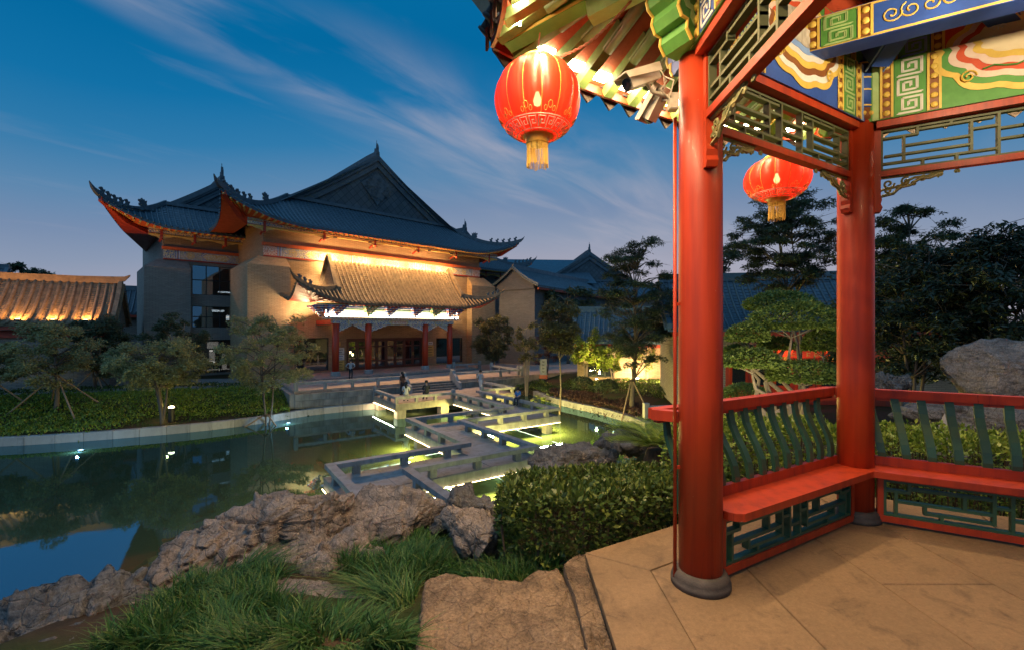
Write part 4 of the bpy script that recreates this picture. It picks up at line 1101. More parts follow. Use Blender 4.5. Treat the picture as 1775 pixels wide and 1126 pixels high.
M['board'] = pmat('red_brown_ceiling_board', (.32, .085, .035), (.23, .06, .026), 4, .6, .2, .004, .25, stretch=(4, 4, 1), jitter=.1)
M['cream'] = pmat('cream_painting_ground', (.74, .62, .40), (.66, .53, .32), 2, .6, .05, .003, .2, jitter=0)
M['greenp'] = pmat('bright_green_paint', (.10, .30, .06), (.07, .22, .045), 4, .55, .12, .003, .3, jitter=.05)
M['greenl'] = pmat('pale_green_paint', (.38, .52, .22), (.30, .43, .17), 4, .55, .1, .003, .3, jitter=.05)
M['bluep'] = pmat('ultramarine_paint', (.028, .085, .36), (.02, .06, .27), 4, .5, .12, .003, .35, jitter=.05)
M['bluel'] = pmat('pale_blue_paint', (.22, .36, .68), (.17, .28, .55), 4, .55, .1, .003, .3, jitter=.05)
M['yellow'] = pmat('yellow_outline_paint', (.74, .50, .10), (.62, .40, .07), 5, .5, .1, .003, .4, jitter=.03)
M['brownb'] = pmat('brown_boss_paint', (.24, .09, .03), (.17, .06, .02), 5, .4, .1, .003, .4, jitter=.1)
M['redp'] = pmat('vermilion_paint', (.60, .09, .035), (.5, .07, .03), 4, .5, .1, .003, .3, jitter=.03)
M['pinkw'] = pmat('pale_pink_paint', (.74, .56, .46), (.66, .48, .38), 4, .6, .1, .003, .3, jitter=.03)
M['inkgrey'] = pmat('ink_wash_paint', (.62, .56, .46), (.16, .14, .12), 9, .7, .05, .003, .2, stretch=(1, 1, .5), jitter=0)
M['carved'] = pmat('carved_green_gold_wood', (.30, .26, .10), (.07, .10, .05), 14, .5, .4, .006, .4, jitter=.05)

M['tile_eave'] = pmat('shaded_eave_tile', (.045, .034, .028), (.025, .02, .018), 8, .75, .4, .006, .25, jitter=.2)  # shade on the outward tile faces is put into this darker colour
# ---- columns
for k in VA:
    c = pv(k); b = MB(); b.lathe([(.130, .09), (.131, 1.2), (.130, 2.4), (.127, 3.32)], 36); o = b.build('column', M['redlac'], pav, True, loc=c)
    b = MB(); b.lathe([(.178, .0), (.178, .035), (.168, .045), (.171, .055), (.160, .078), (.150, .09), (.146, .093), (.132, .095)], 32); b.build('column_base', M['basestone'] if 'basestone' in M else M['step'], o, True)
    b = MB(); b.lathe([(.134, 3.325), (.134, 3.42)], 28); h = b.build('painted_neck', M['brownb'], o, True)
    for m in range(14):
        a = 2 * math.pi * m / 14; b = MB(); b.lathe([(.0, .02), (.014, .014), (.02, 0)], 8, (0, 0, 0), M=Matrix.Rotation(a, 3, 'Z') @ Matrix.Rotation(R(90), 3, 'Y')); 
        b.build('boss', M['yellow'], o, loc=(.134 * math.cos(a), .134 * math.sin(a), 3.37))
    b = MB(); b.lathe([(.136, 3.42), (.136, 3.80)], 28); b.build('painted_head', M['bluep'], o, True)
    b = MB()
    for z in (3.43, 3.56, 3.66, 3.78): b.lathe([(.1375, z), (.139, z + .006), (.1375, z + .012)], 28)
    b.build('head_lines', M['yellow'], o)

# ---- painted ornament helpers (flat paint, laid a hair above the timber)
def ring_poly(s, cx, cz, rx, rz, lobes, amp, o, n=72):
    out = []
    for k in range(n):
        a = 2 * math.pi * k / n; m = 1 + amp * abs(math.sin(a * lobes / 2))
        out.append(s.p(cx + rx * m * math.cos(a), o, cz + rz * m * math.sin(a)))
    return out
def fret(s, root, x0, x1, z0, z1, o, sg, base, line, cells=2):
    b = MB(); s.box(b, x0, x1, o, o + sg * .003, z0, z1); p = b.build('fret_ground', M[base], root)
    b = MB(); h = (z1 - z0) / cells; w = x1 - x0; t = min(w, h) * .055
    for c in range(cells):
        za = z0 + c * h; fl = c % 2
        path = [(.08, .06), (.92, .06), (.92, .94), (.24, .94), (.24, .28), (.72, .28), (.72, .72), (.46, .72), (.46, .50)]
        for rep in (0, .10):
            pts = [((1 - x if fl else x), z) for x, z in path]
            for q in range(len(pts) - 1):
                (xa, zb), (xc, zd) = pts[q], pts[q + 1]
                xa, xc = x0 + w * (xa * .9 + rep * .5 + .02), x0 + w * (xc * .9 + rep * .5 + .02); zb, zd = za + h * (zb * .9 + rep * .5 + .02), za + h * (zd * .9 + rep * .5 + .02)
                s.box(b, min(xa, xc) - t / 2, max(xa, xc) + t / 2, o + sg * .004, o + sg * .007, min(zb, zd) - t / 2, max(zb, zd) + t / 2)
    b.build('fret_lines', M[line], p)
def bosses(s, root, x0, x1, z0, z1, o, sg, n, base='brownb', dot='yellow'):
    b = MB(); s.box(b, x0, x1, o, o + sg * .003, z0, z1); p = b.build('boss_band', M[base], root)
    b = MB()
    for e in (x0, x1): s.box(b, e - .008, e + .008, o + sg * .004, o + sg * .008, z0, z1)
    b.build('band_lines', M['yellow'], p)
    r = min((x1 - x0) * .36, (z1 - z0) / n * .42)
    Mx = Matrix((s.t, Vector((0, 0, 1)), s.n * sg)).transposed()
    for k in range(n):
        b = MB(); b.lathe([(r, 0), (r * .85, r * .25), (r * .5, r * .42), (0, r * .5)], 14, s.p((x0 + x1) / 2, o + sg * .003, z0 + (z1 - z0) * (k + .5) / n), M=Mx); b.build('boss', M[dot], p, True)
def stripe(s, root, x0, x1, z0, z1, o, sg, m, name='painted_band', lift=.003):
    b = MB(); s.box(b, x0, x1, o, o + sg * lift, z0, z1); return b.build(name, M[m], root)
def scallop(s, root, cx, cz, rx, rz, o, sg, cols, fill, zclip=None):
    n = len(cols)
    for k, m in enumerate(cols + [fill]):
        f = 1 - .085 * k
        b = MB(); pts = ring_poly(s, cx, cz, rx * f, rz * (1 - .12 * k), 10, .10, o + sg * (.0035 + .0022 * k))
        if zclip: pts = [Vector((p.x, p.y, min(max(p.z, zclip[0]), zclip[1]))) for p in pts]
        b.prism(pts, s.n * sg * .0015); o_ = b.build('scalloped_border' if k < n else 'painted_panel', M[m], root)
    return o_
def curl(b, s, cx, cz, r, o, turns=1.6, a0=0.0, tr=.006, dirn=1):
    pts = []
    for k in range(22):
        f = k / 21; a = a0 + dirn * f * turns * 6.28; rr_ = r * (1 - .85 * f); pts.append(s.p(cx + rr_ * math.cos(a), o, cz + rr_ * math.sin(a)))
    b.tube(pts, tr, 5)
def scrolls(s, root, x0, x1, z0, z1, o, sg, mat='yellow', n=4):
    b = MB(); h = (z1 - z0)
    for k in range(n):
        x = x0 + (x1 - x0) * (k + .5) / n; f = (k % 2) * 2 - 1
        curl(b, s, x, (z0 + z1) / 2 + f * h * .12, h * .26, o + sg * .004, 1.4, 0 if f > 0 else 3.1, h * .022, f)
        b.tube([s.p(x - (x1 - x0) / n * .5 + (x1 - x0) / n * q / 6, o + sg * .004, (z0 + z1) / 2 + f * h * .3 * math.sin(q / 6 * 3.14)) for q in range(7)], h * .022, 5)
    b.build('painted_scrolls', M[mat], root)

# ---- ring beams with their painting, lattice friezes below
LAT = []  # frieze lattice in unit coordinates: horizontal and vertical bars (x0,y0,x1,y1)
def frieze_pattern():
    o = []
    def H(x0, x1, y): o.append((x0, y, x1, y))
    def Vv(x, y0, y1): o.append((x, y0, x, y1))
    for m in (0, 1):
        f = (lambda x: x) if not m else (lambda x: 1 - x)
        def hh(a, c, y): H(min(f(a), f(c)), max(f(a), f(c)), y)
        def vv(x, a, c): Vv(f(x), a, c)
        hh(0, .14, .80); vv(.14, .80, 1); hh(.14, .40, .90); vv(.26, .90, 1); vv(.09, .18, .80); hh(.09, .33, .56); hh(.09, .33, .36); hh(.02, .09, .36) ; vv(.33, .18, .90)
        hh(0, .42, .18); vv(.16, 0, .18); vv(.28, 0, .18); hh(.33, .42, .70); vv(.42, 0, 1); hh(.42, .5, .62); hh(.42, .5, .38); vv(.0, 0, 1) if False else None
    return o
LATF = frieze_pattern()
def lattice(s, root, x0, x1, z0, z1, o, mat, bw, pattern, frame='redwood', fw=.045, dep=.045, bars='lattice_bar', top=True, name='lattice_frame'):
    b = MB(); d = dep * .75
    s.box(b, x0, x1, o - d, o + d, z0 - fw, z0); 
    if top: s.box(b, x0, x1, o - d, o + d, z1, z1 + fw)
    fr = b.build(name, M[frame], root)
    for xa, xb in ((x0, x0 + fw * .8), (x1 - fw * .8, x1)):
        b = MB(); s.box(b, xa, xb, o - d * .9, o + d * .9, z0, z1); b.build('frame_stile', M[frame], fr)
    a, c = x0 + fw * .8, x1 - fw * .8; w, h = c - a, z1 - z0
    b = MB(); e = bw * .9
    for (xa, xb, za, zb) in ((a, c, z0, z0 + e), (a, c, z1 - e, z1), (a, a + e, z0 + e, z1 - e), (c - e, c, z0 + e, z1 - e)):
        b = MB(); s.box(b, xa, xb, o - dep / 2, o + dep / 2, za, zb); b.build('lattice_border', M[mat], fr)
    for (xa, ya, xb, yb) in pattern:
        b = MB(); dd = dep / 2 * (.92 if ya == yb else .98)
        xA, xB, zA, zB = a + xa * w, a + xb * w, z0 + ya * h, z0 + yb * h
        if ya == yb: s.box(b, max(a + e, xA - bw / 2 if xA > a + .03 else a + e), min(c - e, xB + bw / 2), o - dd, o + dd, zA - bw / 2, zA + bw / 2)
        else: s.box(b, xA - bw / 2, xA + bw / 2, o - dd, o + dd, max(z0 + e, zA), min(z1 - e, zB))
        b.build(bars, M[mat], fr)
    return fr
def spandrel(s, root, x, sg, z, o, w=.42, h=.17):
    """pierced carved bracket under the frieze, next to a column"""
    b = MB(); n = 10
    outline = [(0, 0), (w, 0), (w * .96, -.02), (w * .8, -.045), (w * .66, -.04), (w * .52, -.085), (w * .36, -.095), (w * .26, -.14), (w * .1, -.15), (0, -h)]
    pts = [s.p(x + sg * px, o, z + pz) for px, pz in outline]
    b.tube(pts + [pts[0]], .013, 6); r = b.build('carved_bracket', M['carved'], root)
    b = MB()
    for k, (fx, fz, rr_) in enumerate(((.1, -.055, .04), (.24, -.05, .035), (.09, -.11, .025), (.37, -.035, .026), (.5, -.03, .02), (.62, -.02, .015), (.18, -.09, .022), (.3, -.075, .016))):
        curl(b, s, x + sg * fx * w / .42 * .8, z + fz, rr_, o, 1.3, k * 1.1, .0085, 1 if k % 2 else -1)
    pw = [s.p(x + sg * w * f, o, z - h * .75 * (1 - f) ** 1.3 + .012 * math.sin(f * 14)) for f in [q / 12 for q in range(13)]]
    b.tube(pw, .011, 5); b.build('carved_scroll', M['carved'], r)
BEAM0, BEAM1 = 3.30, 3.76
LATZ0, LATZ1 = 2.90, 3.235
SD = {}
for i, (a, c) in enumerate(SIDES):
    s = Side(a, c); SD[(a, c)] = s; L = s.L
    main, alt = ('bluep', 'greenp') if (a, c) in ((1, 2), (3, 4), (5, 6)) else ('greenp', 'bluep')
    lmain, lalt = ('bluel', 'greenl') if main == 'bluep' else ('greenl', 'bluel')
    b = MB(); s.box(b, .04, L - .04, -.10, .10, BEAM0, BEAM1); bm = b.build('ring_beam', M[main], pav)
    b = MB(); s.box(b, .13, L - .13, -.085, .085, BEAM0 - .055, BEAM0 - .002); b.build('under_beam', M['redwood'], pav)
    b = MB(); s.box(b, .02, L - .02, -.075, .075, BEAM1 + .003, BEAM1 + .30); ub = b.build('upper_beam', M[alt], pav)
    pts = [s.p(-.0 + L * q / 12, 0, BEAM1 + .43) for q in range(13)]; b = MB(); b.tube(pts, .125, 18); pu = b.build('round_purlin', M['greenl' if main == 'greenp' else 'redp'], pav, True)
    for sg, o in (((-1, -.10),) if (a, c) in ((1, 2), (2, 3), (3, 4)) else ((1, .10), (-1, -.10))):
        for end in (0, 1):
            def X(x): return x if end == 0 else L - x
            def rng_(x0, x1): return (min(X(x0), X(x1)), max(X(x0), X(x1)))
            stripe(s, bm, *rng_(.10, .14), BEAM0, BEAM1, o, sg, lmain)
            zz = (BEAM0 + BEAM1) / 2
            bosses(s, bm, *rng_(.155, .225), BEAM0 + .005, BEAM1 - .005, o, sg, 6)
            fret(s, bm, *rng_(.24, .43), BEAM0 + .005, BEAM1 - .005, o, sg, alt if end else main, 'white' if main == 'greenp' else lalt, 3)
            bosses(s, bm, *rng_(.445, .515), BEAM0 + .005, BEAM1 - .005, o, sg, 6)
            # upper beam gets the counter-changed bands
            o2 = sg * .075
            bosses(s, ub, *rng_(.19, .255), BEAM1 + .01, BEAM1 + .29, o2, sg, 4)
            fret(s, ub, *rng_(.27, .46), BEAM1 + .01, BEAM1 + .29, o2, sg, main, lalt, 2)
            bosses(s, ub, *rng_(.475, .54), BEAM1 + .01, BEAM1 + .29, o2, sg, 4)
            stripe(s, ub, *rng_(.55, .66), BEAM1 + .01, BEAM1 + .29, o2, sg, 'redp')
        cols = ['yellow', 'greenp', 'pinkw', 'redp', 'pinkw', 'yellow'] if main == 'greenp' else ['yellow', 'white', 'brownb', 'yellow', 'white', 'bluel']
        b = MB()
        pan = scallop(s, bm, L / 2, BEAM1 - .03, .50, .36, o, sg, cols, 'cream' if main == 'greenp' else 'inkgrey', (BEAM0 + .012, BEAM1 - .004))
        scallop(s, ub, L / 2, BEAM1 - .05, .42, .30, sg * .075, sg, ['yellow', 'pinkw', 'redp'], 'cream' if main == 'greenp' else 'inkgrey', (BEAM1 + .012, BEAM1 + .29))
        for cx_ in (L / 2 - .33, L / 2 + .33):
            b = MB(); curl(b, s, cx_, BEAM0 + .2, .05, o + sg * .018, 1.6, 0, .006); b.build('painted_curl', M['yellow'], bm)
        if main == 'greenp':   # generic flower-and-bird spray
            b = MB(); oo = o + sg * .0215
            bp = [(0, .045), (.03, .06), (.07, .055), (.1, .03), (.16, .0), (.1, .005), (.06, -.03), (.0, -.035), (-.04, 0), (-.03, .03)]
            b.prism([s.p(L / 2 + .05 + x, oo, BEAM1 - .13 + z) for x, z in bp], s.n * sg * .0012)
            b.tube([s.p(L / 2 + .06, oo, BEAM1 - .16), s.p(L / 2 + .05, oo, BEAM1 - .21)], .004, 4); b.build('painted_bird', M['brownb'], pan)
            b = MB(); b.tube([s.p(L / 2 - .25 + .06 * q, oo, BEAM1 - .225 + .015 * math.sin(q * 1.7)) for q in range(9)], .006, 4); b.build('painted_grass', M['greenp'], pan)
            for (fx, fz) in ((-.16, .10), (-.07, .15), (.17, .13)):
                b = MB()
                for q in range(12):
                    an = q * 6.283 / 12; b.tube([s.p(L / 2 + fx, sg * .0905, BEAM1 + fz), s.p(L / 2 + fx + .05 * math.cos(an), sg * .0905, BEAM1 + fz + .042 * math.sin(an))], .006, 4)
                b.build('painted_flower', M['white'], ub)
    lattice(s, pav, .13, L - .13, LATZ0, LATZ1, 0, 'olive', .017, LATF, top=False)
    for sg, x in ((1, .14), (-1, L - .14)):
        spandrel(s, pav, x, sg, LATZ0 - .05, 0)
        # little red drop bracket on the column
        b = MB(); pr = [(0, 0), (.055, 0), (.055, -.30), (.05, -.36), (.03, -.40), (.012, -.405), (.02, -.36), (0, -.33)]
        pr = [(0, .35), (.05, .35), (.05, -.20), (.058, -.235), (.05, -.27), (.062, -.30), (.05, -.335), (0, -.335)]
        b.prism([s.p(x - sg * .025 + sg * px, -.035, LATZ0 + .0 + pz) for px, pz in pr], s.n * .07); b.build('drop_bracket', M['redwood'], pav)

# ---- beam ends beyond the columns: carved cloud heads
def beam_head(k, d, col, lcol, edge='yellow', ln=.36, up=(0, 0)):
    base = pv(k); d = Vector(d).normalized(); n = Vector((-d.y, d.x, 0))
    prof = [(.10, 0), (.10, .44), (ln * .9, .44), (ln, .40), (ln * 1.0, .36), (ln * .96, .33), (ln * 1.02, .28), (ln * .98, .24), (ln * .86, .21), (ln * .90, .16), (ln * .82, .11), (ln * .68, .105), (ln * .7, .05), (ln * .58, .0)]
    b = MB(); P = [base + d * x + Vector((0, 0, BEAM0 + .005 + z)) - n * .098 for x, z in prof]
    b.prism(P, n * .196); o = b.build('beam_head', M[col], pav)
    for sd in (-.1, .1):
        b = MB(); b.tube([base + d * x + Vector((0, 0, BEAM0 + .005 + z)) + n * sd for x, z in prof[2:]], .010, 6); b.build('gilt_edge', M[edge], o)
        b = MB(); P2 = [base + d * (.1 + (x - .1) * .80) + Vector((0, 0, BEAM0 + .09 + z * .80)) + n * (sd * 1.0) for x, z in prof]
        b.prism(P2, n * (.003 if sd > 0 else -.003)); b.build('painted_field', M[lcol], o)
        b = MB(); P2 = [base + d * (.1 + (x - .1) * .62) + Vector((0, 0, BEAM0 + .14 + z * .62)) + n * (sd * 1.033) for x, z in prof]
        b.prism(P2, n * (.003 if sd > 0 else -.003)); b.build('painted_heart', M[col], o)
for k in VA:
    ks = list(VA); nb = {1: (6, 2), 2: (1, 3), 3: (2, 4), 4: (3, 5), 5: (4, 6), 6: (5, 1)}[k]
    for q, (col, lcol) in zip(nb, (('bluep', 'bluel'), ('greenp', 'greenl'))):
        beam_head(k, pv(k) - pv(q), col, lcol)
# corner tenon blocks with cloud scrolls at the two columns in view
for k in (1, 2):
    d = pv(k).normalized(); n = Vector((-d.y, d.x, 0)); b = MB()
    for j, m in enumerate(('yellow', 'bluep', 'yellow', 'bluel', 'yellow', 'bluep')):
        b = MB(); rr_ = .19 - .03 * j; pts = [pv(k, PR + .30) + n * (rr_ * (1 + .12 * abs(math.sin(2.5 * a))) * math.cos(a)) * 1.0 + Vector((0, 0, 3.95 + rr_ * (1 + .12 * abs(math.sin(2.5 * a))) * math.sin(a) * .85)) + d * (.004 * j) for a in [q * 6.283 / 30 for q in range(30)]]
        b.prism(pts, d * .02 if j else -d * .12); b.build('cloud_scroll', M[m], pav)

# ---- inner roof timbers
def inner_beam(p, q, w, h, base, name, deco=None, line='yellow'):
    p, q = Vector(p), Vector(q); d = (q - p); L = d.length; d.normalize()
    b = MB(); b.bar(p, q, w, h); o = b.build(name, M[base], pav)
    class F: pass
    f = Side.__new__(Side); f.a = p - Vector((0, 0, 0)); f.t = d; f.L = L; f.n = Vector((d.y, -d.x, 0)).normalized(); f.mid = (p + q) / 2
    for sg in (-1, 1):
        oo = sg * (w / 2)
        up = Vector((0, 0, 1))
        for zz in (-h / 2 + .012, h / 2 - .012): 
            b = MB(); b.bar(p + f.n * oo + up * zz, q + f.n * oo + up * zz, .006, .014); b.build('painted_line', M[line], o)
        if deco == 'scroll':
            for x0 in (.55, .98, 1.41, 1.84, 2.27):
                if x0 + .40 < L:
                    b = MB()
                    for j in range(4):
                        c = p + d * (x0 + .10 * j) + f.n * (oo + sg * .003); pts = []
                        for k in range(20):
                            fr = k / 19; a = fr * 8.5 + j * 2; rr_ = h * .24 * (1 - .8 * fr); pts.append(c + d * (rr_ * math.cos(a)) + up * (rr_ * math.sin(a) * (1 if j % 2 else -1)))
                        b.tube(pts, h * .022, 5)
                    b.build('painted_scrolls', M[line], o)
        if deco in ('ends', 'scroll'):
            pass
    return o, f
# cross beam lying on the ring beams (parallel to the right back side)
dv = Vector((.866, -.5, 0)); p0 = Vector((-.80, 1.54, BEAM1 - .04)); ob, fb = inner_beam(p0, p0 + dv * 2.9, .16, .24, 'bluep', 'cross_beam', 'scroll')
for sg in (-1, 1):
    ee = sg * .08
    bosses(fb, ob, .07, .14, -.11, .11, ee, sg, 3); fret(fb, ob, .155, .36, -.11, .11, ee, sg, 'greenp', 'greenl', 2); bosses(fb, ob, .375, .445, -.11, .11, ee, sg, 3); stripe(fb, ob, .0, .05, -.118, .118, ee, sg, 'bluel')
dv2 = Vector((-.866, -.5, 0)); p1 = Vector((.80, 1.54, BEAM1 + .2)); inner_beam(p1, p1 + dv2 * 2.9, .15, .22, 'bluep', 'cross_beam', 'scroll')
for k in VA:
    inner_beam(pv(k, 1.80, BEAM1 + .02), pv(k, .12, 4.75), .14, .24, 'bluep', 'hip_beam', 'scroll', 'bluel' if k == 2 else 'yellow')
b = MB(); b.lathe([(.0, 4.1), (.06, 4.13), (.10, 4.25), (.12, 4.4), (.12, 5.3), (.0, 5.35)], 16); b.build('king_post', M['redwood'], pav)
# ceiling boards, rising from the purlin ring to the king post
for i, (a, c) in enumerate(SIDES):
    s = SD[(a, c)]
    n = 11
    for k in range(n):
        x0, x1 = s.L * k / n + .004, s.L * (k + 1) / n - .004
        P = [s.p(x0, .05, BEAM1 + .56), s.p(x1, .05, BEAM1 + .56)]; f = .1
        T = [Vector((p.x * f, p.y * f, 5.15)) for p in P]
        b = MB(); b.add([P[0], P[1], T[1], T[0]] + [v + Vector((0, 0, .025)) for v in (P[0], P[1], T[1], T[0])], [(3, 2, 1, 0), (4, 5, 6, 7), (0, 1, 5, 4), (1, 2, 6, 5), (2, 3, 7, 6), (3, 0, 4, 7)]); b.build('ceiling_board', M['board'], pav)

# ---- eaves
M['led_eave'] = emat('eave_led', (1.0, .82, .55), 45)
EA = 2.95          # eave apothem
EH = EA * math.tan(R(30))
def eave_pt(s, e, out, lift=True):
    """e in [-1,1] along the eave, out: 0 at the beam line .. 1 at the eave edge"""
    oin = PR * math.cos(R(30))
    xo = e * EH * (1 + .045 * abs(e) ** 3); xi = max(-.93, min(.93, xo * .93)) if abs(xo) > .93 else xo
    x = xi + (xo - xi) * out; o = oin + .05 + (EA * (1 + .05 * abs(e) ** 3) - oin - .05) * out
    z = (BEAM1 + .50) + (3.66 - BEAM1 - .50) * (out ** .9) + (.20 * abs(e) ** 3.2) * out
    return s.n * o + s.t * x + Vector((0, 0, z))
led_spots = []
for i, (a, c) in enumerate(SIDES):
    s = SD[(a, c)]; vis = (a, c) in ((6, 1), (1, 2), (2, 3)); N = 12
    es = [-1 + 2 * (k + .5) / N for k in range(N)]
    # roof boarding (two faces thick) above the rafters
    b = MB(); cols = [-1 + 2 * k / 24 for k in range(25)]
    for k in range(24):
        rows = [[eave_pt(s, e, o_) + Vector((0, 0, .045)) for e in (cols[k] + .002, cols[k + 1] - .002)] for o_ in (0, .25, .5, .75, .985)]
        if vis:
            b = MB(); b.sheet(rows, flip=True); b.sheet([[p + Vector((0, 0, .02)) for p in r_] for r_ in rows]); b.build('eave_board', M['board'], pav)
        else: b.sheet(rows, flip=True)
    if not vis: b.build('eave_boarding', M['board'], pav)
    # roof slope above
    rows = []
    for f in (0, .15, .3, .45, .6, .75, .9, 1.0):
        rows.append([(eave_pt(s, e, 1.0) + Vector((0, 0, .10))).lerp(Vector((0, 0, 6.7)), f) - Vector((0, 0, .9 * f * (1 - f) * 1.2)) for e in cols])
    b = MB(); b.sheet(rows); b.build('roof_slope', M['tile'], pav)
    for k, e in enumerate(es):
        p, q = eave_pt(s, e, .02), eave_pt(s, e, .70)
        if vis:
            b = MB(); b.tube([p - Vector((0, 0, .03)), q - Vector((0, 0, .02))], .048, 8); b.build('rafter', M['rafgreen'] if k % 2 else M['olive'], pav, True)
            p, q = eave_pt(s, e, .55) + Vector((0, 0, .015)), eave_pt(s, e, .97) + Vector((0, 0, -.005))
            b = MB(); b.bar(p, q, .088, .088); o = b.build('flying_rafter', M['rafgreen'], pav)
            b = MB(); d = (q - p).normalized(); b.bar(q, q + d * .006, .07, .07); b.build('rafter_end', M['yellow'], o)
    if vis:
        # eave edging board and LED trays between the flying rafters
        b = MB(); sweep(b, [eave_pt(s, e, .985) for e in cols], .03, .075, -.02); b.build('eave_edging', M['redwood'], pav)
        for k in range(N - 1):
            e = (es[k] + es[k + 1]) / 2
            if (a, c) == (2, 3) and k % 2: continue
            p = eave_pt(s, e, .86) + Vector((0, 0, .03)); q = eave_pt(s, e, .93) + Vector((0, 0, .028))
            b = MB(); m = (p + q) / 2; hw = .085
            b.bar(m - s.t * hw, m + s.t * hw, .10, .03, up=(0, 0, 1)); b.build('led_tray', M['led_eave'], pav)
        # eave tiles: round end caps and hanging drip tiles, short rolls behind them
        N2 = 14
        for k in range(N2 + 1):
            e = -1 + 2 * k / N2; e = max(-.99, min(.99, e)); p = eave_pt(s, e, 1.02) + Vector((0, 0, .115)); q = eave_pt(s, e, .80) + Vector((0, 0, .34))
            b = MB(); b.tube([p, p.lerp(q, .5), q], .075, 10); b.build('roll_tile', M['tile_eave'], pav, True)
            b = MB(); dn = (p - q).normalized(); Mx = dn.to_track_quat('Z', 'Y').to_matrix(); b.lathe([(.084, -.01), (.086, .012), (.05, .02), (.02, .024), (0, .026)], 14, p, M=Mx); b.build('end_cap_tile', M['tile_eave'], pav, True)
            if k < N2:
                e2 = e + 1.0 / N2; p = eave_pt(s, e2, 1.025) + Vector((0, 0, .065)); b = MB(); sc_ = 1.25; pr = [(-.105, .035), (-.06, .01), (0, .0), (.06, .01), (.105, .035), (.098, -.015), (.06, -.045), (.03, -.075), (0, -.10), (-.03, -.075), (-.06, -.045), (-.098, -.015)]
                b.prism([p + s.t * x * sc_ + Vector((0, 0, z * sc_)) + s.n * .02 * (abs(z) * 4) for x, z in pr], s.n * .018); b.build('drip_tile', M['tile_eave'], pav)
    # LED light thrown back under the eave and out to the garden
    if vis:
        for e, w_ in ((-.55, 1), (.0, 1), (.55, 1)):
            p = eave_pt(s, e, .78) - Vector((0, 0, .10)); led_spots.append((s, p))
PAV_LED = 34.0
for s, p in led_spots:
    d = Vector((-s.n.x * .35, -s.n.y * .35, -1)); o = lamp('eave_led_light', 'AREA', p, PAV_LED * (1.9 if s.n.x < -.9 else 1.0), WARM, pav, size=.9, size_y=.05, aim=d)
    ang = math.atan2(s.t.y, s.t.x); o.rotation_euler = (R(34), 0, ang) if s.n.y > .3 or s.n.x > .3 else (R(10), 0, ang)
    if Matrix.Rotation(o.rotation_euler.x, 3, 'X') and (o.rotation_euler.to_matrix() @ Vector((0, 0, -1))).dot(s.n) < 0: o.rotation_euler.x *= -1
# corner hip beams under the eaves
for k in VA:
    p, q = pv(k, PR - .1, BEAM1 + .36), pv(k, 3.42, 3.66 + .22); b = MB(); b.bar(p, q, .13, .17); o = b.build('corner_hip_beam', M['greenp'], pav)
    dd = pv(k).normalized(); nn = Vector((-dd.y, dd.x, 0))
    for sd in (-1, 1):
        b = MB(); b.bar(p + nn * sd * .0665 - Vector((0, 0, .07)), q + nn * sd * .0665 - Vector((0, 0, .07)), .008, .022); b.build('gilt_line', M['yellow'], o)
    b = MB(); b.bar(p.lerp(q, .05) - Vector((0, 0, .15)), p.lerp(q, .55) - Vector((0, 0, .15)), .12, .12); b.build('lower_hip_beam', M['greenl'], pav)
    if k in (1, 2, 6):
        b = MB(); sweep(b, [pv(k, 2.4, 4.25), pv(k, 3.0, 4.05), pv(k, 3.4, 4.03), pv(k, 3.62, 4.12), pv(k, 3.75, 4.3)], [.16, .16, .15, .12, .05], [.2, .2, .18, .12, .04]); b.build('hip_ridge', M['tile_warm'], pav)
# finial
b = MB(); b.lathe([(.35, 6.5), (.3, 6.7), (.18, 6.8), (.3, 7.0), (.32, 7.2), (.12, 7.45), (.0, 7.6)], 20); b.build('roof_finial', M['tile_warm'], pav, True)

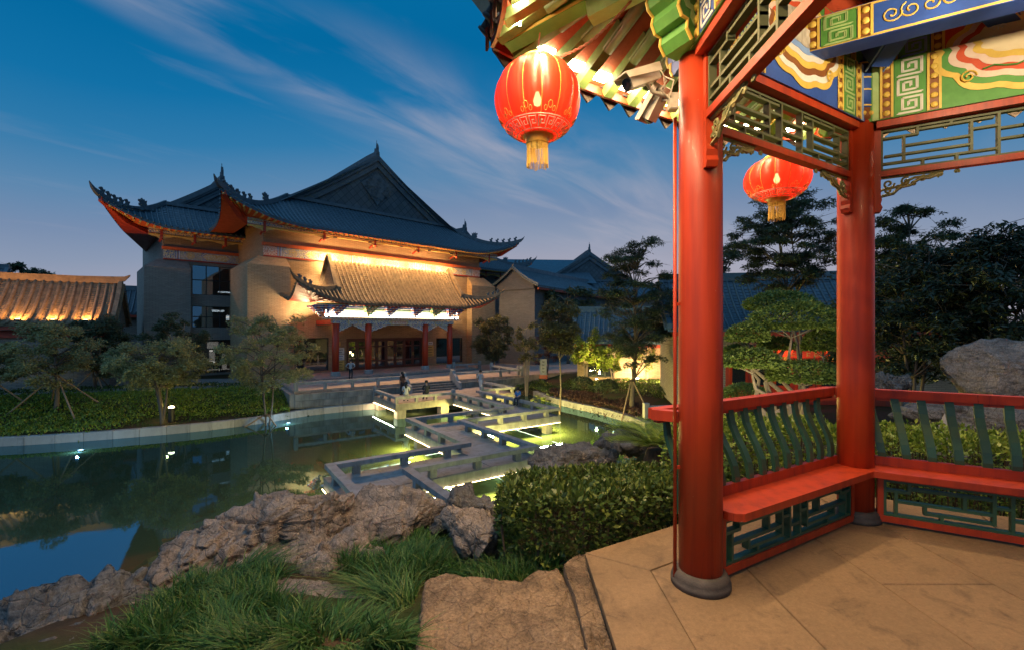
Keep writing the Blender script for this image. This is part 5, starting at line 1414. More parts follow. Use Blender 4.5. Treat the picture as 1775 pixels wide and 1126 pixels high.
# ---- benches with S-curved back rails
LOW = [(0, .70, .10, .70), (.10, .70, .10, 1), (.10, .80, .40, .80), (.05, 0, .05, .70), (.05, .42, .40, .42), (.40, .15, .40, 1), (.16, .20, .40, .20), (.22, 0, .22, .20), (.16, .20, .16, .42), (.40, .62, .46, .62), (.46, 0, .46, 1), (.30, .42, .30, .8),
       (1, .70, .90, .70), (.90, .70, .90, 1), (.90, .80, .60, .80), (.95, 0, .95, .70), (.95, .42, .60, .42), (.60, .15, .60, 1), (.84, .20, .60, .20), (.78, 0, .78, .20), (.84, .20, .84, .42), (.60, .62, .54, .62), (.54, 0, .54, 1), (.70, .42, .70, .8), (.46, .35, .54, .35)]
LOW = [(min(a, c), b_, max(a, c), d_) for a, b_, c, d_ in LOW]
for (a, c) in ((1, 2), (2, 3), (3, 4)):
    s = SD[(a, c)]; L = s.L; e1 = .0 if (a, c) == (1, 2) else None
    # seat plank, mitred at the inner corners, rounded at its free end
    i0 = .17; tI = i0 * math.tan(R(30)); o0 = .17
    if (a, c) == (1, 2): pl = [(.135, o0), (.135, -i0 + .02), (.16, -i0 - .02), (.20, -i0 - .03), (L - tI - .01, -i0), (L - .004, 0), (L - .004, o0)]
    else: pl = [(.004, o0), (.004, 0), (tI, -i0), (L - tI, -i0), (L - .004, 0), (L - .004, o0)]
    if (a, c) == (1, 2): pl = [(.135, o0), (.135, -i0 + .07), (.155, -i0 + .03), (.20, -i0), (L - tI - .002, -i0), (L - .002, 0), (L - .002, o0)]
    b = MB(); b.prism([s.p(x, o, .405) for x, o in pl], (0, 0, .05)); st_ = b.build('bench_seat', M['seatred'], pav)
    b = MB(); s.box(b, .11, L - .11, .085, .125, .455, .525); b.build('back_sill', M['redwood'], pav)
    # under-seat lattice
    lattice(s, pav, .14, L - .14, .075, .37, -.02, 'dkgreen', .022, LOW, fw=.05, dep=.05, top=True, name='lower_lattice_frame')
    # slats
    n = 11; pr = [(.105, .50), (.10, .56), (.112, .64), (.15, .73), (.195, .81), (.228, .89), (.242, .96), (.245, 1.01)]
    slb = None
    for k in range(n):
        x = .20 + (L - .40) * k / (n - 1)
        xo = x + (x - L / 2) * .10
        b = MB(); w = .056; th = .028
        vs = []; m = len(pr)
        for q, (o, z) in enumerate(pr):
            f = q / (m - 1); xc = x + (xo - x) * f
            for dx, do in ((-w / 2, -th / 2), (w / 2, -th / 2), (w / 2, th / 2), (-w / 2, th / 2)): vs.append(s.p(xc + dx, o + do, z))
        fs = [(3, 2, 1, 0), tuple(4 * (m - 1) + q for q in range(4))]
        for q in range(m - 1):
            for r_ in range(4): fs.append((q * 4 + r_, q * 4 + (r_ + 1) % 4, q * 4 + 4 + (r_ + 1) % 4, q * 4 + 4 + r_))
        b.add(vs, fs); b.build('back_slat', M['dkgreen'], pav)
    o = .255; ex = o * math.tan(R(30))
    b = MB(); s.box(b, -ex, L + ex - .002, o - .04, o + .04, 1.005, 1.075); tr_ = b.build('top_rail', M['redwood'], pav)
    b = MB(); s.box(b, -ex + .03, L + ex - .03, o - .022, o + .022, .98, 1.004); b.build('rail_batten', M['redwood'], pav)
# free end of the rail returns to the column
e_ = SD[(1, 2)].p(-.255 * math.tan(R(30)), .255, 1.04); f_ = pv(1, PR, 1.04) + Vector((-.11, .06, 0))
b = MB(); b.bar(e_, f_, .07, .068); b.build('rail_return', M['redwood'], pav)
b = MB(); pts = [SD[(1, 2)].p(-.03 - (.25 - o_) * .2, o_, z) for o_, z in [(.105, .42), (.10, .56), (.15, .73), (.228, .89), (.245, 1.0)]]
b.tube(pts, .026, 6); b.build('end_slat', M['dkgreen'], pav)
# ceiling lamp in the middle of the pavilion
M['bulb'] = emat('warm_bulb', (1.0, .80, .5), 20)
cl_ = thing('pavilion_lamp', 'round warm lamp hanging under the middle of the pavilion roof', 'lamp', PC + Vector((0, 0, 0)))
b = MB(); b.tube([(0, 0, 4.15), (0, 0, 3.9)], .012, 6); b.lathe([(.02, 3.92), (.06, 3.9), (.07, 3.86), (.06, 3.84)], 16); b.build('shade', M['redwood'], cl_)
b = MB(); b.lathe([(.0, 3.74), (.05, 3.76), (.06, 3.8), (.05, 3.84)], 16); b.build('globe', M['bulb'], cl_, True)
lamp('bulb_light', 'POINT', (0, 0, 3.66), 52, WARM, cl_, size=.10)
for ang in (120, 60, 180, 0, -60):   # spot heads added out of view to brighten the painted beams
    d_ = Vector((math.cos(R(ang)), math.sin(R(ang)), .22)); b = MB(); p_ = Vector((d_.x * .16, d_.y * .16, 3.42)); b.lathe([(.03, -.08), (.05, -.06), (.06, .04), (.055, .04)], 12, p_, M=d_.to_track_quat('Z', 'Y').to_matrix()); b.tube([p_, (0, 0, 3.75)], .008, 5); b.build('added_spot_head', M['black'], cl_)
    lamp('added_spot_beam', 'SPOT', p_ + d_ * .07, 95, (1.0, .80, .52), cl_, size=.05, aim=d_, spot=R(84), blend=.6)
# up-lights on the inside of the beams
for (a, c) in ((1, 2), (2, 3)):
    s = SD[(a, c)]; p = s.c(0, -.55, LATZ1 - .1)

# ---- floor: stone platform with slabs
def floor_stone():
    t = NT('hammered_floor_stone'); v = t.coord()
    n = t.noise(v, 1.3, 7, .62, .3); st = t.noise(v, 4.5, 6, .7, .8); g = t.noise(v, 38, 5, .8); g2 = t.noise(v, 110, 3, .75)
    col = t.mix(t.ramp(n, [(.3, (0, 0, 0)), (.7, (1, 1, 1))]), (.245, .152, .078), (.18, .112, .058))
    col = t.mix(t.ramp(st, [(.52, (0, 0, 0)), (.68, (.65, .65, .65))]), col, (.085, .056, .034))
    col = t.mix(.6, col, t.mix(g, (.08, .08, .08), (.92, .92, .92)), 'OVERLAY'); col = t.mix(.35, col, t.mix(g2, (.1, .1, .1), (.9, .9, .9)), 'OVERLAY')
    oi = t.node('ShaderNodeObjectInfo').outputs['Random']; col = t.node('ShaderNodeHueSaturation', {'Color': col, 'Value': t.math('MULTIPLY_ADD', oi, .12, .94)}).outputs[0]
    return t.done(t.bsdf(col, t.math('MULTIPLY_ADD', st, .3, .55), t.bump(t.math('ADD', t.math('MULTIPLY', g, .8), t.math('MULTIPLY', g2, .5)), .6, .006), spec=.3))
M['slab'] = floor_stone()
M['basestone'] = granite('column_base_stone', (.115, .09, .07), (.07, .056, .045))
for o in bpy.data.objects:
    if o.name.startswith('column_base') and o.parent and o.parent.parent == pav: o.data.materials[0] = M['basestone']
fl = setp(thing('pavilion_floor', 'warm sandstone slab floor of the pavilion', None, PC), kind='structure')
b = MB(); hexp = [(2.73 * math.cos(R(a)), 2.73 * math.sin(R(a)), -.5) for a in (30, 90, 150, 210, 270, 330)]; b.prism(hexp, (0, 0, .46)); b.build('floor_base', M['slab'], fl)
def clip(poly, n, d):
    out = []
    for i in range(len(poly)):
        p, q = poly[i], poly[(i + 1) % len(poly)]; a, c = p.dot(n) - d, q.dot(n) - d
        if a <= 0: out.append(p)
        if a * c < 0: out.append(p.lerp(q, a / (a - c)))
    return out
def slab(poly, name='floor_slab'):
    if len(poly) < 3: return
    c = sum(poly, Vector((0, 0, 0))) / len(poly)
    P = []
    for p in poly:
        d = (c - p); P.append(p + d.normalized() * .0035)
    b = MB(); z0 = -.04; z1 = random.uniform(-.002, .002); n = len(P)
    T = [Vector((p.x, p.y, z1 - .006)) for p in P]; T2 = [Vector((p.x + (c.x - p.x) * .006 / max(.05, (c - p).length), p.y + (c.y - p.y) * .006 / max(.05, (c - p).length), z1)) for p in P]
    B = [Vector((p.x, p.y, z0)) for p in P]
    fs = [tuple(range(2 * n, 3 * n))]
    for k in range(n): k2 = (k + 1) % n; fs += [(k, k2, n + k2, n + k), (n + k, n + k2, 2 * n + k2, 2 * n + k)]
    b.add(B + T + T2, fs); b.build(name, M['slab'], fl)
ro, ri = 2.77, 2.31
for k in range(6):
    a0, a1 = R(30 + 60 * k), R(90 + 60 * k)
    A, B_, C_, D_ = [Vector((r_ * math.cos(t), r_ * math.sin(t), 0)) for r_, t in ((ro, a0), (ro, a1), (ri, a1), (ri, a0))]
    f = .52 + .1 * (k % 2)
    slab([A, A.lerp(B_, f), D_.lerp(C_, f), D_]); slab([A.lerp(B_, f), B_, C_, D_.lerp(C_, f)])
hexn = [(Vector((math.cos(R(60 * k)), math.sin(R(60 * k)), 0)), ri * math.cos(R(30))) for k in range(6)]
xw = [-2.0, -1.35, -.6, .1, .8, 1.5, 2.01]
for i in range(len(xw) - 1):
    y = -2.4 + .45 * (i % 2)
    while y < 2.4:
        y1 = y + random.uniform(.95, 1.35); poly = [Vector((xw[i], y, 0)), Vector((xw[i + 1], y, 0)), Vector((xw[i + 1], y1, 0)), Vector((xw[i], y1, 0))]
        for n_, d_ in hexn: poly = clip(poly, n_, d_) if poly else poly
        if poly: slab(poly)
        y = y1
# ================================================================ things on and around the pavilion
def lantern_mats():
    t = NT('red_lantern_silk'); geo = t.node('ShaderNodeNewGeometry')
    v = t.coord(); n = t.noise(t.coord('Object', (1, 1, .3)), 9, 4, .6)
    col = t.mix(n, (.62, .030, .012), (.78, .060, .022))
    d = t.bsdf(col, .38, t.bump(n, .25, .01), spec=.5)
    tr = t.node('ShaderNodeBsdfTranslucent', {0: col}).outputs[0]
    tp = t.node('ShaderNodeBsdfTransparent', {0: (.95, .30, .16, 1)}).outputs[0]
    m = t.node('ShaderNodeMixShader', {0: .5, 1: d, 2: tr}).outputs[0]
    m = t.node('ShaderNodeMixShader', {0: .10, 1: m, 2: tp}).outputs[0]
    e = t.node('ShaderNodeEmission', {0: (1.0, .055, .018, 1), 1: .25}).outputs[0]
    return t.done(t.node('ShaderNodeAddShader', {0: m, 1: e}).outputs[0])
M['silk'] = lantern_mats()
M['lgold'] = pmat('lantern_gold', (.62, .36, .07), (.45, .24, .04), 8, .4, .2, .002, .5, jitter=0)
def fringe_mat():
    t = NT('gold_fringe'); return t.done(t.bsdf((.60, .36, .06), .6, spec=.3, emit=(1, .5, .08), estr=.05))
M['fringe'] = fringe_mat()
def lantern(loc, label, Rr=.325, H=.285, group='red lanterns under the pavilion eaves', cord=None, detail=True):
    o = thing('red_lantern', label, 'lantern', loc, random.uniform(0, .3), group)
    G = 14; n = G * 6; prof = 15; b = MB(); rows = []
    for i in range(prof):
        th = -1.22 + 2.44 * i / (prof - 1); r0 = Rr * math.cos(th) ** .9; z = H * math.sin(th) * 1.06
        row = []
        for k in range(n + 1):
            a = 2 * math.pi * k / n; g = abs(math.sin(a * G / 2)) ; rr_ = r0 * (.945 + .055 * g ** .6)
            row.append((rr_ * math.cos(a), rr_ * math.sin(a), z))
        rows.append(row)
    b.sheet(rows); b.build('silk_body', M['silk'], o, True)
    for g in range(G):
        a = 2 * math.pi * g / G; b = MB(); pts = []
        for i in range(13):
            th = -1.22 + 2.44 * i / 12; rr_ = Rr * math.cos(th) ** .9 * .95; pts.append((rr_ * math.cos(a), rr_ * math.sin(a), H * math.sin(th) * 1.06))
        b.tube(pts, .0028, 5); b.build('rib_wire', M['lgold'], o)
    zt = H * math.sin(1.22) * 1.06; rt = Rr * math.cos(1.22) ** .9
    b = MB(); b.lathe([(rt, zt - .01), (rt * 1.02, zt + .02), (rt * .9, zt + .03), (rt * .9, zt - .01)], 24); b.build('top_ring', M['lgold'], o, True)
    b = MB(); b.lathe([(rt * .62, -zt - .055), (rt * .7, -zt - .05), (rt * .66, -zt - .02), (rt * .85, -zt + .005), (rt * 1.05, -zt + .012), (rt * .6, -zt + .0)], 24); b.build('bottom_collar', M['lgold'], o, True)
    # printed key band round the lower part
    if detail:
        b = MB(); nk = 20
        def ps(u, w):   # u turns, w 0..1 up the band
            th = -1.12 + .34 * w; a = u * 2 * math.pi; rr_ = Rr * math.cos(th) ** .9 * 1.004; return (rr_ * math.cos(a), rr_ * math.sin(a), H * math.sin(th) * 1.06 - .002)
        for k in range(nk):
            key = [(.08, .1), (.08, .9), (.85, .9), (.85, .35), (.4, .35), (.4, .62), (.6, .62)]
            b.tube([ps((k + x * .92) / nk, w) for x, w in key], .0045, 4)
        b.tube([ps(q / 60, -.02) for q in range(61)], .004, 4); b.tube([ps(q / 60, 1.05) for q in range(61)], .004, 4); b.build('printed_key_band', M['pinkw'], o)
        b = MB()
        for k in range(10):
            for dx, rr_ in ((-.018, .013), (.018, .013), (0, .018)):
                b.tube([ps((k + .5) / 10 + dx + rr_ * .5 * math.cos(q * .9), 1.42 + rr_ * 14 * math.sin(q * .9) + (0 if dx else .25)) for q in range(8)], .003, 4)
        b.build('printed_clouds', M['lgold'], o)
    b = MB(); nf = 44
    for k in range(nf):
        a = 2 * math.pi * k / nf + random.uniform(-.04, .04); rr_ = rt * .62; L = .17 + random.uniform(-.012, .012)
        b.tube([(rr_ * math.cos(a), rr_ * math.sin(a), -zt - .05), (rr_ * 1.02 * math.cos(a), rr_ * 1.02 * math.sin(a), -zt - .05 - L * .5), (rr_ * math.cos(a + .03) * 1.04, rr_ * math.sin(a + .03) * 1.04, -zt - .05 - L)], .0032, 4)
    setp(b.build('tassel_fringe', M['fringe'], o), kind='stuff')
    b = MB(); b.lathe([(0, -.05), (.025, -.035), (.032, .0), (.02, .035), (.012, .06)], 12); b.build('bulb', M['bulb2'], o, True)
    lamp('bulb_light', 'POINT', (0, 0, 0), 9, (1.0, .5, .25), o, size=.04)
    if cord:
        b = MB()
        for q, ph in ((0, 0), (1, math.pi)):
            pts = []; m = 60
            for k in range(m + 1):
                f = k / m * (len(cord) - 1); i = min(len(cord) - 2, int(f)); p = Vector(cord[i]).lerp(Vector(cord[i + 1]), f - i) - Vector(loc)
                pts.append(p + Vector((0, math.cos(k * 1.1 + ph), math.sin(k * 1.1 + ph))) * .006)
            b.tube(pts, .005, 5)
        b.build('hanging_cord', M['ropes'], o)
    return o
M['bulb2'] = emat('lantern_bulb', (1.0, .85, .6), 45)
M['ropes'] = pmat('red_white_cord', (.45, .22, .15), (.3, .1, .06), 30, .8, .3, .002, .2, jitter=0)
l1 = PC + pv(1, 3.15, 0); l1.z = 6 + (HY - 174) / F * l1.y
l2 = PC + pv(2, 3.15, 0); l2.z = 6 + (HY - 311) / F * l2.y
lantern(l1, 'large red lantern with gold tassel hanging against open sky', .325, .285, cord=[l1 + Vector((0, 0, .31)), l1 + Vector((.02, 0, .52))])
lantern(l2, 'red lantern with gold tassel hanging beyond the two columns', .335, .225, cord=[l2 + Vector((0, 0, .24)), l2 + Vector((0, 0, .50))])
# slack power cord running from the lantern to the column head
b = MB()
A = l1 + Vector((0, 0, .30)); B_ = PC + pv(1, 2.35, 3.9)
for ph in (0, 3.14):
    pts = []
    for k in range(71):
        f = k / 70; p = A.lerp(B_, f) - Vector((0, 0, .13 * math.sin(f * math.pi))); pts.append(p + Vector((0, math.cos(k * .9 + ph), math.sin(k * .9 + ph))) * .007)
    b.tube(pts, .006, 5)
setp(b.build('power_cord', M['ropes']), 'twisted red and white cord sagging from lantern to column head', 'cord')

# conduit and junction box on the near column
pb = PC + pv(1) + Vector((-.20, .0, 0)); pb = at(1170, 1010, (CAMZ - PZ) * F / (1010 - HY)); top = Vector((pb.x, pb.y, CAMZ + (HY - 205) / F * pb.y))
o = thing('conduit_pipe', 'thin red conduit pipe standing beside the near column', 'pipe', pb)
b = MB(); b.tube([(0, 0, .0), (0, 0, top.z - pb.z)], .0115, 10); b.build('pipe', M['redwood'], o, True)
for f in (.25, .6):
    b = MB(); z = (top.z - pb.z) * f; c = PC + pv(1) - pb; b.bar((0, 0, z), (c.x * .45, c.y * .45, z), .012, .02); b.build('clip', M['redwood'], o)
M['camwhite'] = pmat('off_white_metal', (.62, .56, .46), (.54, .48, .38), 6, .4, .05, .002, .5, jitter=.03)
jb = at(1166, 178, 2.80); o = thing('junction_box', 'small beige junction box on the near column', 'junction box', jb)
b = MB(); b.box((0, 0, 0), (.055, .05, .10)); b.build('box', M['camwhite'], o)
b = MB(); b.box((0, -.027, 0), (.045, .006, .09)); b.build('lid', M['camwhite'], o)
def cctv(loc, aim, label, L=.24):
    o = thing('security_camera', label, 'camera', loc, 0, 'security cameras on the near column')
    d = Vector(aim).normalized(); q = d.to_track_quat('X', 'Z').to_matrix()
    def TT(v): return q @ Vector(v)
    b = MB(); b.box((0, 0, 0), (L, .075, .07), M=q); b.build('body', M['camwhite'], o)
    b = MB(); P = [(-L * .52, -.052, .045), (L * .66, -.052, .052), (L * .66, .052, .052), (-L * .52, .052, .045)]
    b.prism([TT(p) for p in P], TT((0, 0, .008))); 
    for sd in (-1, 1): b.prism([TT(p) for p in [(-L * .52, sd * .054, .05), (L * .66, sd * .054, .056), (L * .60, sd * .054, .02), (-L * .52, sd * .054, .0)]], TT((0, sd * .004, 0)))
    b.build('sun_hood', M['camwhite'], o)
    b = MB(); b.lathe([(.034, 0), (.034, .01), (.024, .012), (.0, .006)], 16, TT((L / 2, 0, 0)), M=q @ Matrix.Rotation(R(90), 3, 'Y')); b.build('lens', M['black'], o)
    b = MB(); b.tube([TT((-.03, 0, -.03)), TT((-.05, 0, -.09)), Vector((jb.x - loc.x, jb.y - loc.y + .02, jb.z - loc.z + .04))], .011, 8); b.build('arm', M['camwhite'], o)
    b = MB(); pts = [TT((-L / 2, 0, 0)), TT((-L / 2 - .05, 0, .05)), TT((-L / 2 - .05, .02, -.06)), TT((-L / 2 + .03, .03, -.1)), Vector((jb.x - loc.x, jb.y - loc.y, jb.z - loc.z))]
    fine = []
    for k in range(25):
        f = k / 24 * 4; i = min(3, int(f)); fine.append(pts[i].lerp(pts[i + 1], f - i))
    b.tube(fine, .004, 5); b.build('cable', M['camwhite'], o)
cctv(at(1112, 138, 2.75), (-.75, -.35, -.42), 'beige security camera aimed at the lantern, upper of two')
cctv(at(1138, 180, 2.88), (-.35, .5, -.75), 'beige security camera tilted down, lower of two', .2)
# small bright spot lamp seen through the frieze
sp_ = at(1382, 241, 4.9); o = thing('spot_lamp', 'tiny bright spot lamp seen through the lattice frieze', 'lamp', sp_)
b = MB(); b.lathe([(.0, -.03), (.022, -.02), (.028, 0), (.02, .02)], 12); b.build('bulb', M['bulb2'], o, True)
b = MB(); b.lathe([(.035, .0), (.04, .05), (.02, .07), (0, .075)], 12); b.tube([(0, 0, .07), (0, -.1, .62)], .008, 6); b.build('housing', M['black'], o)
# ================================================================ rocks
def rock_mat(name, c1, c2, vein=(.50, .40, .33), veins=.5, warm=0.0):
    t = NT(name); v = t.coord()
    n = t.noise(v, 1.6, 8, .62, .4); n2 = t.noise(t.coord('Object', (1, 1, 3.2), (.35, .2, 0)), 3.5, 8, .7, .6); f = t.noise(t.coord('Object', (1, 1, .45)), 55, 5, .8)
    col = t.mix(t.ramp(n, [(.34, (0, 0, 0)), (.68, (1, 1, 1))]), c1, c2)
    col = t.mix(t.ramp(n2, [(.46, (0, 0, 0)), (.62, (.75, .75, .75))]), col, tuple(x * .42 for x in c2))
    wv = t.node('ShaderNodeTexVoronoi', {'Vector': t.node('ShaderNodeVectorMath', {0: v, 1: t.node('ShaderNodeTexNoise', {'Vector': v, 'Scale': 2.5, 'Detail': 4}).outputs[1]}, operation='ADD').outputs[0], 'Scale': 1.3}, feature='DISTANCE_TO_EDGE').outputs[0]
    msk = t.math('MULTIPLY', t.ramp(wv, [(0.0, (1, 1, 1)), (.014, (0, 0, 0))]), t.math('MULTIPLY', t.ramp(t.noise(v, 1.1, 3), [(.45, (0, 0, 0)), (.6, (1, 1, 1))]), veins))
    col = t.mix(msk, col, vein)
    col = t.mix(.8, col, t.mix(t.ramp(f, [(.3, (0, 0, 0)), (.7, (1, 1, 1))]), (.12, .12, .12), (.88, .88, .88)), 'OVERLAY')
    ck2 = t.node('ShaderNodeTexVoronoi', {'Vector': v, 'Scale': 9.0}, feature='DISTANCE_TO_EDGE').outputs[0]
    h = t.math('ADD', t.math('ADD', t.math('MULTIPLY', n2, .7), t.math('MULTIPLY', f, .45)), t.math('MULTIPLY', t.ramp(ck2, [(0.0, (0, 0, 0)), (.06, (1, 1, 1))]), .35))
    return t.done(t.bsdf(col, .82, t.bump(h, .9, .03), spec=.25))
M['rock'] = rock_mat('grey_rose_limestone', (.30, .228, .178), (.165, .142, .13))
M['rock_dark'] = rock_mat('blue_grey_limestone', (.15, .14, .135), (.085, .083, .085), veins=.8)
M['rock_slab'] = rock_mat('brown_slab_stone', (.26, .17, .10), (.17, .115, .075), (.42, .31, .20), .35)
import bmesh
def worley_cell(p, seed=0):
    i = np.floor(p).astype(int); d1 = np.full(len(p), 9.0); d2 = d1.copy(); best = i.copy()
    for a in (-1, 0, 1):
        for b in (-1, 0, 1):
            for c in (-1, 0, 1):
                j = i + np.array((a, b, c)); k = (j + seed * 13) & 63
                q = j + np.stack([_P[k[:, 0], k[:, 1], k[:, 2]], _P[k[:, 1], k[:, 2], k[:, 0]], _P[k[:, 2], k[:, 0], k[:, 1]]], 1)
                d = np.linalg.norm(p - q, axis=1); cl = d < d1; d2 = np.where(cl, d1, np.minimum(d2, d)); best[cl] = j[cl]; d1 = np.minimum(d1, d)
    return d1, d2, best
def unit(a): return a / (np.linalg.norm(a, axis=1)[:, None] + 1e-9)
def rock(name, label, loc, size, rz=0.0, seed=0, rough=.22, sub=5, mat='rock', tilt=(0, 0), flat=0.0, groove=.10, fine=1.0, lay=0.0, group=None, vs=.5, cat='rock', slab=False):
    """weathered stone: lumps parted by deep grooves, then pitted; all sizes in metres"""
    bm = bmesh.new(); bmesh.ops.create_icosphere(bm, subdivisions=sub, radius=1.0)
    v = np.array([x.co[:] for x in bm.verts]); q = np.array([[y.index for y in f.verts] for f in bm.faces]); bm.free()
    o = np.array([seed * 3.17, seed * 1.31, seed * 2.73]); S = np.array(size)
    s_ = np.sign(v) * np.abs(v) ** (.38 if slab else .7); s_ /= (np.linalg.norm(s_, axis=1) ** .6)[:, None]
    p = s_ * S; nrm = unit(v / S)
    rs = np.random.default_rng(seed + 40); u = p / S
    u = u * (1 + rough * .9 * fbm(v * 1.2 + o, 3))[:, None]
    for k in range(9 if slab else 30):   # split faces: planes cut off the round form
        n_ = rs.normal(size=3); n_[2] = n_[2] * (.12 if slab else .7) + (0 if slab else .1); n_ /= np.linalg.norm(n_); d_ = rs.uniform(.80, 1.1) if slab else rs.uniform(.62, .98)
        h_ = np.clip(u @ n_ - d_, 0, None); u = u - h_[:, None] * n_ * .92
    p = u * S
    if flat: p[:, 2] = np.where(p[:, 2] > S[2] * (1 - flat), S[2] * (1 - flat) + (p[:, 2] - S[2] * (1 - flat)) * .15, p[:, 2])
    w = p + .06 * np.stack([fbm(p * 5 + o + 7 * k, 3) for k in range(3)], 1)
    def facets(sc, sd):
        a = w * np.array([sc, sc, sc * vs]) + o; f1, f2, c_ = worley_cell(a, sd); hsh = np.stack([_P[(c_[:, 0] * 7) & 63, c_[:, 1] & 63, c_[:, 2] & 63], _P[c_[:, 1] & 63, (c_[:, 2] * 5) & 63, c_[:, 0] & 63], _P[c_[:, 2] & 63, c_[:, 0] & 63, (c_[:, 1] * 3) & 63]], 1) - .5
        return (hsh * (a - np.floor(a) - .5)).sum(1) + hsh[:, 0] * .7, np.clip((f2 - f1) / .10, 0, 1)
    t1, g1 = facets(3.0, seed); t2, g2 = facets(7.5, seed + 3); m = np.clip(fbm(p * 1.4 + o, 2) + .6, .1, 1)
    disp = groove * (1.5 * t1 - .55 * (1 - g1) * m) + groove * .55 * (1.2 * t2 - .6 * (1 - g2) * m) + .016 * fine * fbm(p * 9 + o, 4, .55, True) + .008 * fine * fbm(p * 30 + o, 3, .6, True)
    if lay: disp += lay * (np.abs(((w[:, 2] + .25 * w[:, 0]) * 9) % 1 - .5) - .25)
    p = p + nrm * disp[:, None]
    ob = link(name, np_mesh(name, p, q, M[mat], False)); ob.location = loc; ob.rotation_euler = (tilt[0], tilt[1], rz)
    setp(ob, label, cat, group); return ob
G_ = 'rocks of the foreground rockery'
def prock(label, x, y, d, rx, ry, dep, seed, rz=0.0, sub=6, name='rock', group=G_, **kw):
    return rock(name, label, at(x, y, d), (rx / F * d, dep, ry / F * d), R(rz), seed, sub=sub, group=group, **kw)
# crest of the rockery
prock('large craggy pinkish rock forming the crest above the pond', 515, 940, 4.75, 150, 108, .45, 1, 18, groove=.13)
prock('rounded pale rock at the right end of the crest beside the bridge', 672, 925, 5.0, 116, 86, .42, 3, 10, groove=.07)
prock('broad low shelf rock joining the crest rocks', 540, 992, 4.5, 210, 72, .40, 31, 14, groove=.09)
prock('long pinkish rock sloping down left from the crest', 392, 985, 4.45, 118, 104, .42, 2, 34, tilt=(0, R(16)), groove=.10)
prock('low craggy rock in front of the crest', 598, 968, 4.35, 84, 50, .25, 4, 8, groove=.10, sub=5)
prock('flat dark rock at the waterline below the crest', 268, 1045, 4.2, 100, 60, .32, 5, 22, sub=5, mat='rock_dark')
prock('grey furrowed rock in the lower left corner', 80, 1112, 3.1, 165, 88, .5, 6, 16, mat='rock_dark', tilt=(R(6), R(-12)), groove=.11, vs=1.6)
prock('grey rock cut off by the lower left corner of the view', 70, 1165, 2.75, 150, 60, .3, 26, 8, mat='rock_dark')
prock('reddish small rock behind the lower left rock', 222, 1062, 3.3, 34, 26, .16, 7, 20, sub=5)
prock('small veined stone above the trodden stone in the grass', 558, 985, 3.95, 50, 22, .12, 9, -8, sub=5, groove=.05)
prock('tilted rose slab rock left of the clipped hedge', 822, 918, 4.15, 68, 52, .26, 10, -28, tilt=(R(10), R(14)), groove=.05, flat=.4)
prock('dark jagged rock silhouetted against the lit water', 815, 895, 4.9, 62, 40, .2, 11, 5, sub=5, mat='rock_dark', groove=.14, vs=.4)
def slab_stone(label, poly, z0, thick, seed, mat='rock_slab', slope=(0, 0)):
    """flat quarried slab: uneven outline, split edges, hammered top"""
    c = np.mean(np.array(poly), 0); NA, NR = 220, 34; an = np.linspace(0, 2 * math.pi, NA, endpoint=False); rad = np.zeros(NA)
    for k, a in enumerate(an):
        d = np.array([math.cos(a), math.sin(a)]); best = 0
        for i_ in range(len(poly)):
            p1 = np.array(poly[i_]) - c; p2 = np.array(poly[(i_ + 1) % len(poly)]) - c; e = p2 - p1; den = d[0] * e[1] - d[1] * e[0]
            if abs(den) < 1e-9: continue
            t = (p1[0] * e[1] - p1[1] * e[0]) / den; u_ = (p1[0] * d[1] - p1[1] * d[0]) / den
            if t > 0 and -1e-6 <= u_ <= 1 + 1e-6: best = max(best, t)
        rad[k] = best
    o = np.array([seed * 2.3, seed * 1.7, 0]); ring = np.stack([np.cos(an), np.sin(an)], 1)
    rad = rad * (1 + .035 * fbm(np.stack([ring[:, 0] * 5, ring[:, 1] * 5, np.full(NA, seed)], 1), 4, .6, True))
    rows = []
    for f in np.linspace(.02, 1, NR):
        xy = ring * (rad * f)[:, None]; P3 = np.stack([xy[:, 0] * 3, xy[:, 1] * 3, np.zeros(NA)], 1) + o
        d1, d2, _c = worley_cell(P3 * np.array([.9, .9, 1]), seed); cr = np.clip((d2 - d1) / .045, 0, 1)
        z = .016 * fbm(P3, 4) + .010 * fbm(P3 * 5, 3, .6, True) - .014 * (1 - cr) + slope[0] * xy[:, 0] + slope[1] * xy[:, 1] - (.018 if f > .985 else 0)
        rows.append(np.concatenate([xy, z[:, None]], 1))
    for q_, (dz, off) in enumerate(((.03, .006), (.07, .0), (.12, .012), (.18, .004), (thick, .02))):
        xy = ring * (rad * (1 + off + .02 * fbm(np.stack([ring[:, 0] * 6, ring[:, 1] * 6, np.full(NA, q_ * 2.0 + seed)], 1), 3)))[:, None]; rows.append(np.concatenate([xy, rows[NR - 1][:, 2:3] - dz], 1))
    V = np.concatenate(rows + [np.array([[0, 0, rows[0][:, 2].mean()]])]); n = len(rows); Q = []
    for r_ in range(n - 1):
        a0 = np.arange(NA); b0 = (a0 + 1) % NA; Q.append(np.stack([r_ * NA + a0, (r_ + 1) * NA + a0, (r_ + 1) * NA + b0, r_ * NA + b0], 1))
    Q = np.concatenate(Q); cap = np.stack([np.full(NA, len(V) - 1), np.arange(NA), (np.arange(NA) + 1) % NA, (np.arange(NA) + 1) % NA], 1)
    me = bpy.data.meshes.new('rock'); T = [tuple(q) for q in Q.tolist()] + [(a[0], a[1], a[2]) for a in cap.tolist()]; me.from_pydata(V.tolist(), [], T); me.materials.append(M[mat]); me.polygons.foreach_set('use_smooth', [True] * len(T)); me.update()
    ob = link('rock', me, loc=(c[0], c[1], z0)); return setp(ob, label, 'rock', G_)
def pz_(pts, z): return [(atz(x, y, z).x, atz(x, y, z).y) for x, y in pts]
